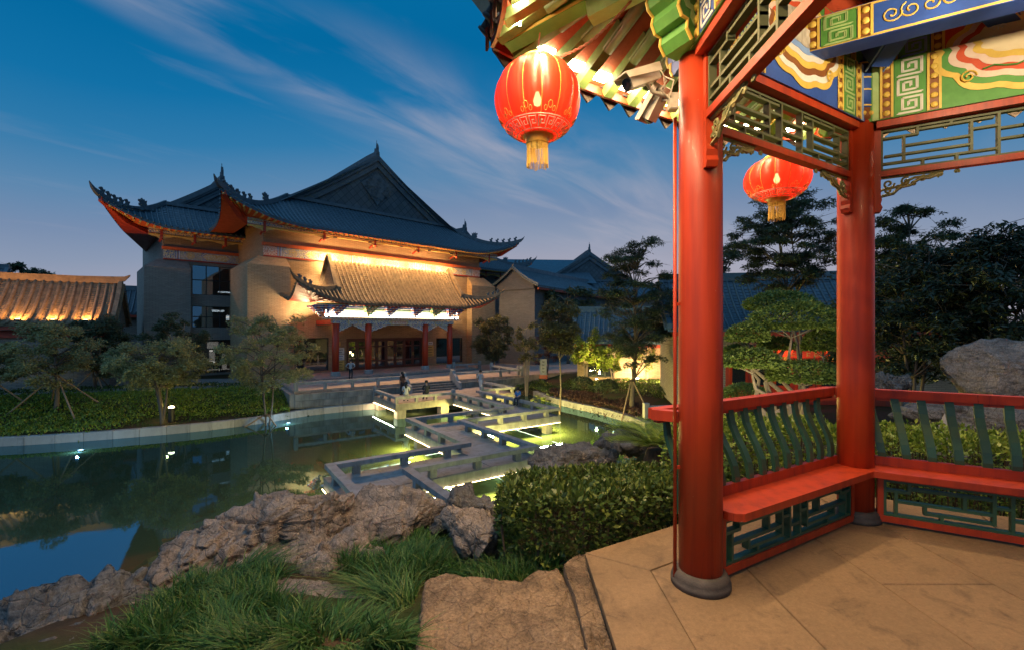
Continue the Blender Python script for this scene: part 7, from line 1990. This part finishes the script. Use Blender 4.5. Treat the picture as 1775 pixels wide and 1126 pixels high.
ptree('garden_tree', 'pale many stemmed upright tree right of the terrace', 913, 658, 41, 890, 934, 548, 628, 20, 160, .17, .08, 'leaf_olive', bark='bark_pale', padr=(.45, .45, .4), r0=.15, stems=6, fork=.2)
ptree('garden_tree', 'slender tree with a pale thin trunk beside the stone sign', 969, 684, 32, 934, 1008, 515, 618, 44, 330, .16, .08, 'leaf_olive', padr=(.5, .5, .35), r0=.09, fork=.5)
ptree('garden_tree', 'brownish low tree behind the slender one', 948, 655, 45, 925, 972, 575, 640, 18, 200, .17, .08, 'leaf_purple', padr=(.55, .55, .25), r0=.1, stems=3)
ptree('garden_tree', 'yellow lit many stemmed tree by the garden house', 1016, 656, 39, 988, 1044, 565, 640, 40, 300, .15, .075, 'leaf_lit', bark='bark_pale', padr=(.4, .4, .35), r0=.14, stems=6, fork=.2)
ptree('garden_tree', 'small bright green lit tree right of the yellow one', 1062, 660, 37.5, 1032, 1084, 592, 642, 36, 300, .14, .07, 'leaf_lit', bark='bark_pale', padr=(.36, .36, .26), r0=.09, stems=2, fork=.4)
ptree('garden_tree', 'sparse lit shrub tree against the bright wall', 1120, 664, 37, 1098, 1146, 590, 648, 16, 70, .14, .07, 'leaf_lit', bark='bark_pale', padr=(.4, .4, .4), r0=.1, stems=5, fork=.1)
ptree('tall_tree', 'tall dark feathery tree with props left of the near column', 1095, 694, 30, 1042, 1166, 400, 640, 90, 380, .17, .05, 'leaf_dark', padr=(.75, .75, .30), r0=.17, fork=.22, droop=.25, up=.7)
ptree('distant_tree', 'dense dark treetop in front of the far hall', 985, 640, 58, 934, 1034, 490, 560, 26, 300, .3, .16, 'leaf_dark', padr=(1.0, 1.0, .6), r0=.2)
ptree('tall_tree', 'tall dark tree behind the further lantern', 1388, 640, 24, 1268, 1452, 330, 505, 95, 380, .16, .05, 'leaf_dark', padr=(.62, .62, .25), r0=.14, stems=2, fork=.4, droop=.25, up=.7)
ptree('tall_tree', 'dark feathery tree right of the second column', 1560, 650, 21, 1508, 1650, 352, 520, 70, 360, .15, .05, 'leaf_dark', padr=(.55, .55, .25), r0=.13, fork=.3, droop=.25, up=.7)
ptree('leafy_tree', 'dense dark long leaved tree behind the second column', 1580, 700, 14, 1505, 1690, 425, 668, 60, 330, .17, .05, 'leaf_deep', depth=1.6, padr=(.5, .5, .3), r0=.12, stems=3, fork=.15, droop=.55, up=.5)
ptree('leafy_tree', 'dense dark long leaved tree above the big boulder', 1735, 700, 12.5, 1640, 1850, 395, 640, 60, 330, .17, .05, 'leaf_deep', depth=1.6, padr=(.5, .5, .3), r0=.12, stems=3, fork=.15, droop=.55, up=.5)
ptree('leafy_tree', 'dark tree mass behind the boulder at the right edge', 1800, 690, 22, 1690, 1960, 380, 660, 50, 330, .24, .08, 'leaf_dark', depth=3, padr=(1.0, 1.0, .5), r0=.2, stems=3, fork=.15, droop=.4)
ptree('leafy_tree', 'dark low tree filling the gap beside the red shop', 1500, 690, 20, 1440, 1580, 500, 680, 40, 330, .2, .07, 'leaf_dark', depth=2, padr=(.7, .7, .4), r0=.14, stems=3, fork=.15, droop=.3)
ptree('garden_tree', 'dark tree behind the near column by the shop', 1262, 660, 34, 1215, 1290, 400, 560, 30, 260, .2, .07, 'leaf_dark', padr=(.8, .8, .3), r0=.13, droop=.2)
ptree('garden_tree', 'dark bushy tree under the lit wall left of the near column', 1185, 665, 33, 1150, 1240, 500, 620, 26, 260, .2, .07, 'leaf_dark', padr=(.8, .8, .3), r0=.13, droop=.2)

# clipped cloud-pruned tree
pd = 10.0; pb = at(1370, 700, pd); pb.z = float(ground_z(np.array([pb.x]), np.array([pb.y]))[0]) - .05
pj = thing('cloud_pruned_tree', 'cloud pruned tree with flat clipped pads between the columns', 'tree', pb, 0)
pads = [(1375, 560, 74, 26, 0), (1352, 530, 60, 17, .6), (1296, 584, 34, 15, -.2), (1428, 598, 34, 22, .3), (1300, 628, 46, 16, -.4), (1392, 652, 58, 18, -.3), (1345, 600, 30, 10, .5), (1282, 612, 26, 10, .2)]
b = MB(); V_ = []; Q_ = []; nb_ = 0
for i, (x, y, rx, ry, dd) in enumerate(pads):
    c = np.array(at(x, y, pd + dd) - pb); ex, ez = rx / F * pd, ry / F * pd; n = int(5200 * rx / 50)
    g = rng.normal(size=(n, 3)); g /= np.linalg.norm(g, axis=1)[:, None]; g[:, 2] = np.where(g[:, 2] < -.25, -.25 * rng.random(n), g[:, 2]); g *= (.80 + .2 * rng.random(n))[:, None]
    lump = 1 + .22 * fbm(g * 3.0 + i * 5, 3); pos = c + g * lump[:, None] * np.array([ex, ex * .8, ez * 1.55]); V, Q = rand_leaves(pos, .068, .034, .35, 0, .35, .15, out=g * .8); 
    link('clipped_pad', np_mesh('clipped_pad', V, Q, M['leaf_pine']), pj)
    s0 = Vector((random.uniform(-.12, .12), random.uniform(-.1, .1), 0)); e = Vector(c) - Vector((0, 0, ez * .2)); m1 = s0.lerp(e, .4) + Vector((-.35 * (1 if i % 2 else -1), .1, .15)); m2 = s0.lerp(e, .75) + Vector((.12 * (1 if i % 2 else -1), 0, -.05))
    b.tube([s0, s0.lerp(m1, .5), m1, m1.lerp(m2, .5), m2, e], [.075, .065, .055, .045, .035, .015], 8)
    for k in range(5): a = k * 1.257; b.tube([m2, e.lerp(m2, .35), e + Vector((math.cos(a) * ex * .7, math.sin(a) * ex * .55, 0))], [.022, .016, .006], 5)
b.build('trunk', M['bark_pale'], pj, True)

# ================================================================ shrubs and ground cover
def bush(name, label, x, y, d, rx, ry, n, L, W, mat, group=None):
    c = at(x, y, d); g = rng.normal(size=(n, 3)); g /= np.linalg.norm(g, axis=1)[:, None]; g[:, 2] = np.abs(g[:, 2]) - .35 * (rng.random(n) < .3); g *= (.86 + .14 * rng.random(n))[:, None]
    lump = 1 + .08 * fbm(g * 4 + x, 3); pos = np.array(c) + g * lump[:, None] * np.array([rx / F * d, rx / F * d * .9, ry / F * d])
    tw = [((c.x, c.y, c.z - ry / F * d * .5), tuple(pos[k])) for k in range(0, min(n, 400), 10)]
    return leaf_mass(name, label, 'bush', pos, g * .8, L, W, mat, twigs=tw, group=group)
bush('round_bush', 'clipped round bush left of the uplight on the right bank', 1010, 666, 34, 18, 14, 1500, .12, .06, 'leaf_dark')
bush('round_bush', 'clipped round bush right of the uplight on the right bank', 1052, 673, 32, 20, 16, 1500, .12, .06, 'leaf_dark')
bush('round_bush', 'clipped round green bush under the cloud pruned tree', 1292, 686, 12.5, 38, 22, 2600, .065, .032, 'leaf_pine')
bush('round_bush', 'low leafy bush before the red shop door', 1330, 640, 20, 26, 16, 900, .12, .06, 'leaf_dark')
GH = 'low clipped hedges on the banks'
def pxpoly(pts, z): return [(atz(x, y, z).x, atz(x, y, z).y) for x, y in pts]
gsl = lambda x, y: ground_z(x, y)
hedge('low_hedge', 'long low hedge on the left lawn nearest the pond', pxpoly([(-40, 748), (60, 740), (180, 728), (275, 712), (330, 702), (330, 690), (240, 694), (120, 700), (-40, 706)], 1.0), gsl, lambda x, y: ground_z(x, y) + .30, 15000, .13, .065, 'hedge_leaf2', GH, rnd=.14)
hedge('low_hedge', 'low hedge between the lamp tree and the terrace wall', pxpoly([(305, 712), (400, 704), (470, 700), (500, 697), (498, 683), (420, 684), (310, 690)], 1.1), gsl, lambda x, y: ground_z(x, y) + .30, 8000, .13, .065, 'hedge_leaf2', GH, rnd=.14)
hedge('low_hedge', 'dark thin hedge strip along the path on the left', pxpoly([(-40, 694), (120, 689), (330, 680), (480, 676), (480, 671), (330, 673), (120, 681), (-40, 686)], 1.3), gsl, lambda x, y: ground_z(x, y) + .3, 5000, .14, .07, 'hedge_leaf', GH, rnd=.12)
hedge('low_hedge', 'green hedge right of the terrace end', pxpoly([(890, 668), (950, 672), (965, 664), (940, 656), (895, 658)], 1.2), gsl, lambda x, y: ground_z(x, y) + .4, 3500, .15, .07, 'hedge_leaf', GH)
hedge('low_hedge', 'reddish purple hedge along the far right kerb', pxpoly([(945, 676), (985, 688), (1040, 694), (1044, 682), (1000, 676), (955, 668)], 1.0), gsl, lambda x, y: ground_z(x, y) + .45, 4500, .13, .065, 'leaf_purple', GH)
hedge('low_hedge', 'dark purple hedge at the foot of the tall dark tree', pxpoly([(1020, 700), (1060, 712), (1110, 716), (1120, 702), (1080, 690), (1030, 688)], 1.0), gsl, lambda x, y: ground_z(x, y) + .5, 4500, .12, .06, 'leaf_purple', GH)
hedge('low_hedge', 'green ground hedge below the lit wall', pxpoly([(960, 664), (1090, 676), (1170, 690), (1175, 672), (1080, 662), (980, 657)], 1.3), gsl, lambda x, y: ground_z(x, y) + .35, 5000, .15, .07, 'hedge_leaf', GH)
def lawn(name, label, poly, n, h0, h1): return grass_patch(name, label, poly, n, h0, h1, .4, w=.012, clumps=300)
lawn('lawn_grass', 'short dark lawn between kerb and hedge on the left bank', [(-33, 23.0), (-26.3, 24.0), (-20.4, 26.3), (-16.4, 29.0), (-15.6, 31.4), (-18.5, 30.5), (-24, 28.0), (-33, 26.5)], 9000, .10, .22)
p = atz(1150, 686, 1.2); sago('sago_palm', 'dark sago palm on the right bank near the stone post', (p.x, p.y, p.z), 26, 1.0, 'leaf_dark')
# lotus leaves by the right kerb
lr = thing('lotus_clump', 'clump of pale lotus leaves beside the right kerb', 'lotus', atz(938, 697, .0), 0)
M['lotus'] = pmat('lotus_leaf', (.20, .24, .08), (.13, .17, .05), 5, .5, .2, .01, .3)
for k in range(16):
    a = random.random() * 6.28; r_ = random.random() ** .5 * 1.3; h = random.uniform(.05, .55); b = MB(); rr_ = random.uniform(.16, .3); n = 12
    Mx = Matrix.Rotation(random.uniform(-.5, .5), 3, 'X') @ Matrix.Rotation(random.uniform(-.5, .5), 3, 'Y')
    b.lathe([(.02, -.03), (rr_ * .6, 0), (rr_, .05)], n, (0, 0, 0), M=Mx); b.tube([(0, 0, -h - .1), (0, 0, 0)], .008, 4); b.build('lotus_leaf', M['lotus'], lr, True, loc=(r_ * math.cos(a), r_ * math.sin(a), h))
# wooden props of the young trees
M['prop'] = pmat('raw_prop_wood', (.26, .18, .12), (.17, .115, .08), 5, .9, .4, .008, .2, stretch=(1, 1, .3))
def props(name, label, bx, by, d, zt, feet, tops=.12):
    b0 = at(bx, by, d); gz0 = float(ground_z(np.array([b0.x]), np.array([b0.y]))[0]); o = thing(name, label, 'tree props', (b0.x, b0.y, gz0), 0, 'wooden tree props')
    for k, (dx, dy) in enumerate(feet):
        zf = float(ground_z(np.array([b0.x + dx]), np.array([b0.y + dy]))[0]) - gz0; b = MB(); b.tube([(dx, dy, zf - .05), (dx * .03, dy * .03, zt)], .045, 7); b.build('prop', M['prop'], o)
    b = MB(); b.lathe([(.17, zt - .14), (.19, zt - .08), (.17, zt - .02)], 10); b.build('binding', M['twig'], o)
props('tree_props', 'four wooden poles propping the slim maple on the left lawn', 97, 712, 27, 2.2, [(-2.2, -.9), (2.3, -1.1), (1.6, 1.4), (-1.5, 1.2)])
props('tree_props', 'wooden poles propping the maple at the left edge', -32, 715, 27, 2.1, [(1.6, -1.0), (1.8, 1.0), (-1.5, 0)])
props('tree_props', 'wooden poles propping the airy maple by the terrace', 462, 705, 28.5, 2.0, [(-1.9, -.9), (1.9, -.5), (.4, 1.6)])
props('tree_props', 'wooden poles propping the dark bushy tree', 163, 690, 33, 1.6, [(-1.1, -.6), (1.2, -.5), (.2, 1.2)])
props('tree_props', 'wooden poles propping the tall dark tree', 1095, 694, 30, 2.3, [(-1.2, -.8), (1.0, -.7), (.4, 1.0)])
# ================================================================ paths, low walls, lamps, signs
pw = MB()
pl = [(-60, 30.2), (-33.5, 31.6), (-24, 34.0), (-17.6, 38.2), (-15.4, 40.2), (-17.5, 44.5), (-26, 41), (-60, 38)]
pw.prism([(x, y, 1.46) for x, y in pl], (0, 0, .10)); setp(pw.build('garden_path', M['paver'] if False else M['deck']), 'grey paved path in front of the left house', kind='structure')
lw = thing('low_path_wall', 'low grey stone edging wall along the left path', 'wall', (0, 0, 0))
for i in range(4):
    (x0_, y0_), (x1_, y1_) = pl[i], pl[i + 1]; n = max(1, int(math.hypot(x1_ - x0_, y1_ - y0_) / 1.6))
    for k in range(n):
        p, q = Vector((x0_ + (x1_ - x0_) * k / n, y0_ + (y1_ - y0_) * k / n, 0)), Vector((x0_ + (x1_ - x0_) * (k + 1) / n, y0_ + (y1_ - y0_) * (k + 1) / n, 0)); c = (p + q) / 2; b = MB(); d = (q - p).normalized()
        if c.x < -42: continue
        b.bar(p - c + d * .01 + Vector((0, 0, 1.42)), q - c - d * .01 + Vector((0, 0, 1.42)), .3, .62); b.build('wall_stone', M['granite'], lw, loc=c)
# bollard lamp at the foot of the round tree
bl_ = at(297, 712, 27.2); bl_.z = float(ground_z(np.array([bl_.x]), np.array([bl_.y]))[0])
o = thing('garden_lamp', 'small dark bollard lamp at the foot of the round tree', 'lamp', bl_)
b = MB(); b.lathe([(.16, 0), (.16, .75), (.18, .78), (.18, .82)], 14); b.build('body', M['black'], o)
b = MB(); b.lathe([(.15, .83), (.15, .90), (.06, .94)], 14); b.build('lens', M['led'], o)
lamp('lamp_light', 'POINT', (-.1, -.25, 1.05), 26, (1, .78, .25), o, size=.06)
# uplights on the right bank
def uplight(name, label, x, y, z, e, aim, col=(1.0, .74, .22), spot=80):
    p = atz(x, y, z); o = thing(name, label, 'lamp', p, 0, 'garden uplights')
    b = MB(); b.lathe([(.04, -.12), (.04, .40), (.12, .42), (.16, .50), (.16, .54), (.12, .545)], 14); b.build('body', M['black'], o)
    b = MB(); b.lathe([(.11, .546), (.11, .56), (0, .565)], 14); b.build('lens', M['led_hot'], o)
    lamp('uplight_beam', 'SPOT', (0, 0, .62), e * .7, col, o, size=.08, aim=aim, spot=R(spot), blend=.7)
    lamp('uplight_glow', 'POINT', (0, 0, .75), e * .02, col, o, size=.1)
    return o
uplight('uplight', 'glowing ground uplight between the two round bushes', 1034, 668, 1.4, 3600, (-.35, .35, 1))
uplight('uplight', 'ground uplight under the small bright green tree', 1062, 672, 1.4, 2600, (.0, .45, 1))
uplight('uplight', 'ground uplight washing the lit garden house wall', 1150, 672, 1.5, 3000, (.0, 1, .55), WARM, 130)
uplight('uplight', 'added ground uplight by the thin stems, brightening the wall', 1105, 667, 1.5, 2600, (-.1, 1, .5), WARM, 130)  # extra lamp, added to widen the lit stretch of wall
uplight('uplight', 'ground uplight hidden behind the near column', 1205, 675, 1.5, 2600, (.1, 1, .55), WARM, 130)
p = at(1335, 690, 7.6); o = thing('uplight', 'added spotlight hidden in the shrubs to light the cloud pruned tree', 'lamp', (p.x, p.y, 4.25), 0, 'garden uplights')  # added fill lamp for the clipped pads, hidden by the shrubs
b = MB(); b.lathe([(.03, .0), (.03, .12), (.06, .14), (.075, .24), (.07, .24)], 12); b.build('body', M['black'], o)
b = MB(); b.lathe([(.068, .235), (.0, .238)], 12); b.build('lens', M['led'], o)
lamp('uplight_beam', 'SPOT', (0, 0, .3), 260, (1, .84, .45), o, size=.06, aim=(.25, 1, .42), spot=R(105), blend=.8)
# stone sign post
sp = atz(942, 655, 1.5); o = thing('stone_sign', 'upright pale stone sign with red foot on the right bank', 'sign', sp, R(-8))
b = MB(); b.box((0, 0, .15), (.75, .3, .34)); b.build('foot', M['redtrim'], o)
b = MB(); b.box((0, 0, 1.05), (.62, .2, 1.46)); b.build('slab', M['granite'], o)
b = MB()
for k in range(4):
    z = 1.55 - k * .3; b.box((0, -.104, z), (.2, .01, .03)); b.box((0, -.104, z - .07), (.16, .01, .03)); b.box((-.05, -.104, z - .02), (.03, .01, .18)); b.box((.06, -.104, z - .04), (.03, .01, .12))
b.build('lettering', M['black'], o)
sp = atz(1266, 664, 1.6); o = thing('white_sign', 'small white sign between the near column and the shrubs', 'sign', sp, 0)
b = MB(); b.box((0, 0, .55), (.75, .05, .5)); b.build('panel', M['white'], o)
b = MB(); b.box((-.2, 0, .15), (.05, .05, .3)); b.box((.2, 0, .15), (.05, .05, .3)); b.build('posts', M['black'], o)
b = MB()
for k in range(5): b.box((-.24 + k * .12, -.028, .62), (.07, .006, .1)); b.box((-.24 + k * .12, -.028, .46), (.07, .006, .05))
b.build('lettering', M['black'], o)
# stone post and rail beside the near rail
sp = atz(1120, 722, 1.3); o = thing('stone_post_rail', 'pale stone post and rail left of the near column', 'balustrade', sp, R(10))
b = MB(); b.box((0, 0, .35), (.28, .28, .8)); b.build('post', M['granite'], o); b = MB(); b.box((1.3, 0, .5), (2.3, .22, .18)); b.build('top_beam', M['granite'], o); b = MB(); b.box((1.5, 0, .2), (.2, .2, .42)); b.build('post', M['granite'], o)
# little pyramid stone behind the right bench
pp = at(1640, 765, 5.6); o = MB(); o.add([(-.13, -.13, 0), (.13, -.13, 0), (.13, .13, 0), (-.13, .13, 0), (.02, .0, .5), (-.02, 0, .5)], [(0, 1, 4, 5), (1, 2, 4), (2, 3, 5, 4), (3, 0, 5)]); setp(o.build('pointed_stone', M['granite'], loc=pp - Vector((0, 0, .15))), 'small pointed grey stone behind the right bench', 'stone')

# ================================================================ people
M['skin'] = pmat('skin', (.42, .26, .18), (.36, .21, .14), 8, .55, 0, .01, .4, jitter=0)
M['hair'] = pmat('black_hair', (.02, .016, .014), (.012, .01, .009), 12, .6, .2, .005, .3, jitter=0)
def cloth(name, c): M[name] = pmat(name, c, tuple(x * .7 for x in c), 7, .85, .2, .01, .2, jitter=0)
for nm, c in (('cloth_white', (.62, .60, .58)), ('cloth_dark', (.03, .032, .04)), ('cloth_navy', (.03, .04, .07)), ('cloth_blue', (.05, .16, .45)), ('cloth_brown', (.14, .075, .05)), ('cloth_grey', (.40, .40, .40)), ('shoe', (.02, .02, .02))): cloth(nm, c)
def stripes():
    t = NT('striped_shirt'); v = t.coord(); sp = t.node('ShaderNodeSeparateXYZ', {0: v}); s = t.math('GREATER_THAN', t.math('SINE', t.math('MULTIPLY', sp.outputs[2], 62.0)), .1)
    return t.done(t.bsdf(t.mix(s, (.45, .45, .46), (.13, .14, .16)), .85))
M['cloth_stripe'] = stripes()
def person(label, loc, rz, J, zones, group='people on the terrace and bridge', hair='hair', long_hair=False):
    """J: joints (m). Skin-modifier body grown from the joints, one surface; zones: function(center, tag)->material"""
    root = thing('person', label, 'person', loc, rz, group)
    names = ['pelvis', 'waist', 'chest', 'neck', 'headc', 'headt', 'shl', 'ell', 'wrl', 'hal', 'shr', 'elr', 'wrr', 'har', 'hil', 'knl', 'anl', 'tol', 'hir', 'knr', 'anr', 'tor']
    rad = dict(pelvis=.145, waist=.125, chest=.15, neck=.055, headc=.098, headt=.075, sh=.068, el=.047, wr=.034, ha=.042, hi=.095, kn=.062, an=.042, to=.04)
    E = [('pelvis', 'waist'), ('waist', 'chest'), ('chest', 'neck'), ('neck', 'headc'), ('headc', 'headt')]
    for s in 'lr': E += [('chest', 'sh' + s), ('sh' + s, 'el' + s), ('el' + s, 'wr' + s), ('wr' + s, 'ha' + s), ('pelvis', 'hi' + s), ('hi' + s, 'kn' + s), ('kn' + s, 'an' + s), ('an' + s, 'to' + s)]
    me = bpy.data.meshes.new('body'); me.from_pydata([J[n] for n in names], [(names.index(a), names.index(c)) for a, c in E], [])
    ob = bpy.data.objects.new('body', me); COL.objects.link(ob)
    ob.modifiers.new('skin', 'SKIN'); ob.modifiers.new('sub', 'SUBSURF').levels = 2
    for i, n in enumerate(names):
        r_ = rad.get(n, rad.get(n[:-1], .05)); me.skin_vertices[0].data[i].radius = (r_, r_ * (.78 if n in ('pelvis', 'waist', 'chest') else 1)); me.skin_vertices[0].data[i].use_root = (n == 'pelvis')
    dg = bpy.context.evaluated_depsgraph_get(); me2 = bpy.data.meshes.new_from_object(ob.evaluated_get(dg)); bpy.data.objects.remove(ob)
    mats = sorted(set(zones.values())); me2.materials.clear()
    for m in mats: me2.materials.append(M[m])
    seg = []
    for a, c in E: seg.append((a, c, Vector(J[a]), Vector(J[c])))
    for p in me2.polygons:
        best = None
        for a, c, A, B in seg:
            d = B - A; t = max(0, min(1, (p.center - A).dot(d) / max(1e-9, d.length_squared))); dist = (p.center - A - d * t).length - .3 * rad.get(c, rad.get(c[:-1], .05))
            if best is None or dist < best[0]: best = (dist, c)
        k = best[1]; k = k if k in zones else k[:-1]
        p.material_index = mats.index(zones.get(k, zones['chest'])); p.use_smooth = True
    extra = MB(); skin_i = mats.index('skin')
    hc, ht = Vector(J['headc']), Vector(J['headt']); up = (ht - hc).normalized(); b = MB(); fw = Vector(J.get('face', (0, -1, 0)))
    q = up.to_track_quat('Z', 'Y').to_matrix(); b.lathe([(.112, -.02), (.118, .05), (.10, .12), (.05, .16), (0, .17)], 14, hc - fw * .018 + up * .02, M=q)
    if long_hair: b.tube([hc - fw * .06 + up * .06, hc - fw * .10 - up * .08, hc - fw * .11 - up * .28], [.09, .10, .06], 10)
    b.build('hair', M[hair], root, True)
    nose = hc + fw * .105; extra.tube([hc + fw * .06 + up * .03, nose + fw * .012 - up * .01], [.012, .018], 6)
    for s in 'lr':   # five-fingered hands
        w_, h_ = Vector(J['wr' + s]), Vector(J['ha' + s]); d = (h_ - w_).normalized(); sd = d.cross(Vector((0, 0, 1)));
        if sd.length < .1: sd = Vector((1, 0, 0))
        sd.normalize(); b = extra
        for k, (o_, L_) in enumerate(((-.028, .065), (-.010, .078), (.009, .074), (.027, .058))): b.tube([h_ + sd * o_, h_ + sd * o_ + d * L_ * .6, h_ + sd * o_ + d * L_ - Vector((0, 0, .012))], [.010, .009, .007], 6)
        b.tube([w_.lerp(h_, .6) + sd * .03, h_ + sd * .06, h_ + sd * .065 + d * .03], [.011, .010, .008], 6)
        a_, t_ = Vector(J['an' + s]), Vector(J['to' + s]); b = MB(); b.tube([a_ - (t_ - a_) * .3 - Vector((0, 0, .035)), a_ - Vector((0, 0, .03)), t_ - Vector((0, 0, .01)), t_ + (t_ - a_).normalized() * .05 - Vector((0, 0, .012))], [.03, .048, .044, .022], 8); b.build('shoe', M['shoe'], root, True)
    bm = bmesh.new(); bm.from_mesh(me2); vs_ = [bm.verts.new(v) for v in extra.v]
    for f in extra.f: nf = bm.faces.new([vs_[i] for i in f]); nf.material_index = skin_i; nf.smooth = True
    bm.to_mesh(me2); bm.free(); link('body', me2, root)
    return root
def stand(hip=0.0, stride=0.0):
    J = dict(pelvis=(0, 0, .93), waist=(0, 0, 1.08), chest=(0, .0, 1.30), neck=(0, 0, 1.49), headc=(0, -.01, 1.59), headt=(0, -.01, 1.67), face=(0, -1, 0))
    for s, g in (('l', -1), ('r', 1)):
        st = stride * g
        J.update({'sh' + s: (g * .19, 0, 1.42), 'hi' + s: (g * .095, 0, .88), 'kn' + s: (g * .10, -.04 - st * .5, .49), 'an' + s: (g * .10, st * -1.0 + .02, .085), 'to' + s: (g * .12, st * -1.0 - .13, .04)})
        if hip: J.update({'el' + s: (g * .40, .10, 1.17), 'wr' + s: (g * .22, .02, 1.02), 'ha' + s: (g * .16, -.03, .99)})
        else: J.update({'el' + s: (g * .235, .03 + st * .4, 1.13), 'wr' + s: (g * .235, -.06 + st * .7, .90), 'ha' + s: (g * .23, -.085 + st * .8, .82)})
    return J
def sit():
    J = dict(pelvis=(0, 0, .13), waist=(0, .01, .28), chest=(0, -.03, .50), neck=(0, -.06, .69), headc=(0, -.09, .79), headt=(0, -.10, .87), face=(0, -1, -.1))
    for s, g in (('l', -1), ('r', 1)):
        J.update({'sh' + s: (g * .18, -.04, .62), 'el' + s: (g * .24, -.14, .37), 'wr' + s: (g * .12, -.32, .26), 'ha' + s: (g * .06, -.38, .25), 'hi' + s: (g * .10, -.06, .10), 'kn' + s: (g * .12, -.45, .12), 'an' + s: (g * .12, -.43, -.33), 'to' + s: (g * .13, -.58, -.38)})
    return J
def zn(top, legs, arms='skin', sleeve=None):
    return dict(pelvis=legs, waist=top, chest=top, neck='skin', headc='skin', headt='skin', sh=sleeve or top, el=sleeve or top, wr=arms, ha='skin', hi=legs, kn=legs, an=legs, to='shoe')
pm = atz(608, 657, TZ + .015); person('person in a striped shirt standing hands on hips with back turned', Vector((pm.x, pm.y, TZ + .012)), R(180), stand(1), zn('cloth_stripe', 'cloth_dark'))
SEAT = LZ + .03 + .46
person('person in white sitting on the left landing rail', gw(11.55, 29.5, SEAT + .0), GA + R(160), sit(), zn('cloth_white', 'cloth_grey'), long_hair=True)
person('person in a dark jacket sitting on the front landing rail', gw(13.05, 29.5, SEAT + .0), GA + R(170), sit(), zn('cloth_dark', 'cloth_dark', 'cloth_dark'))
person('person in brown standing low behind the steps rail', gw(12.7, 33.2, LZ + .032), GA + R(200), stand(), zn('cloth_brown', 'cloth_dark'), long_hair=True)
person('person in pale clothes walking along the right of the landing', gw(18.4, 31.2, LZ + .032), GA + R(120), stand(0, .16), zn('cloth_grey', 'cloth_white'))
person('child in blue sitting on the bridge rail', gw(17.05, 24.1, BZ + .472), GA + R(-60), {k: tuple(c * (.78 if k != 'face' else 1) for c in v) for k, v in sit().items()}, zn('cloth_blue', 'cloth_navy'))
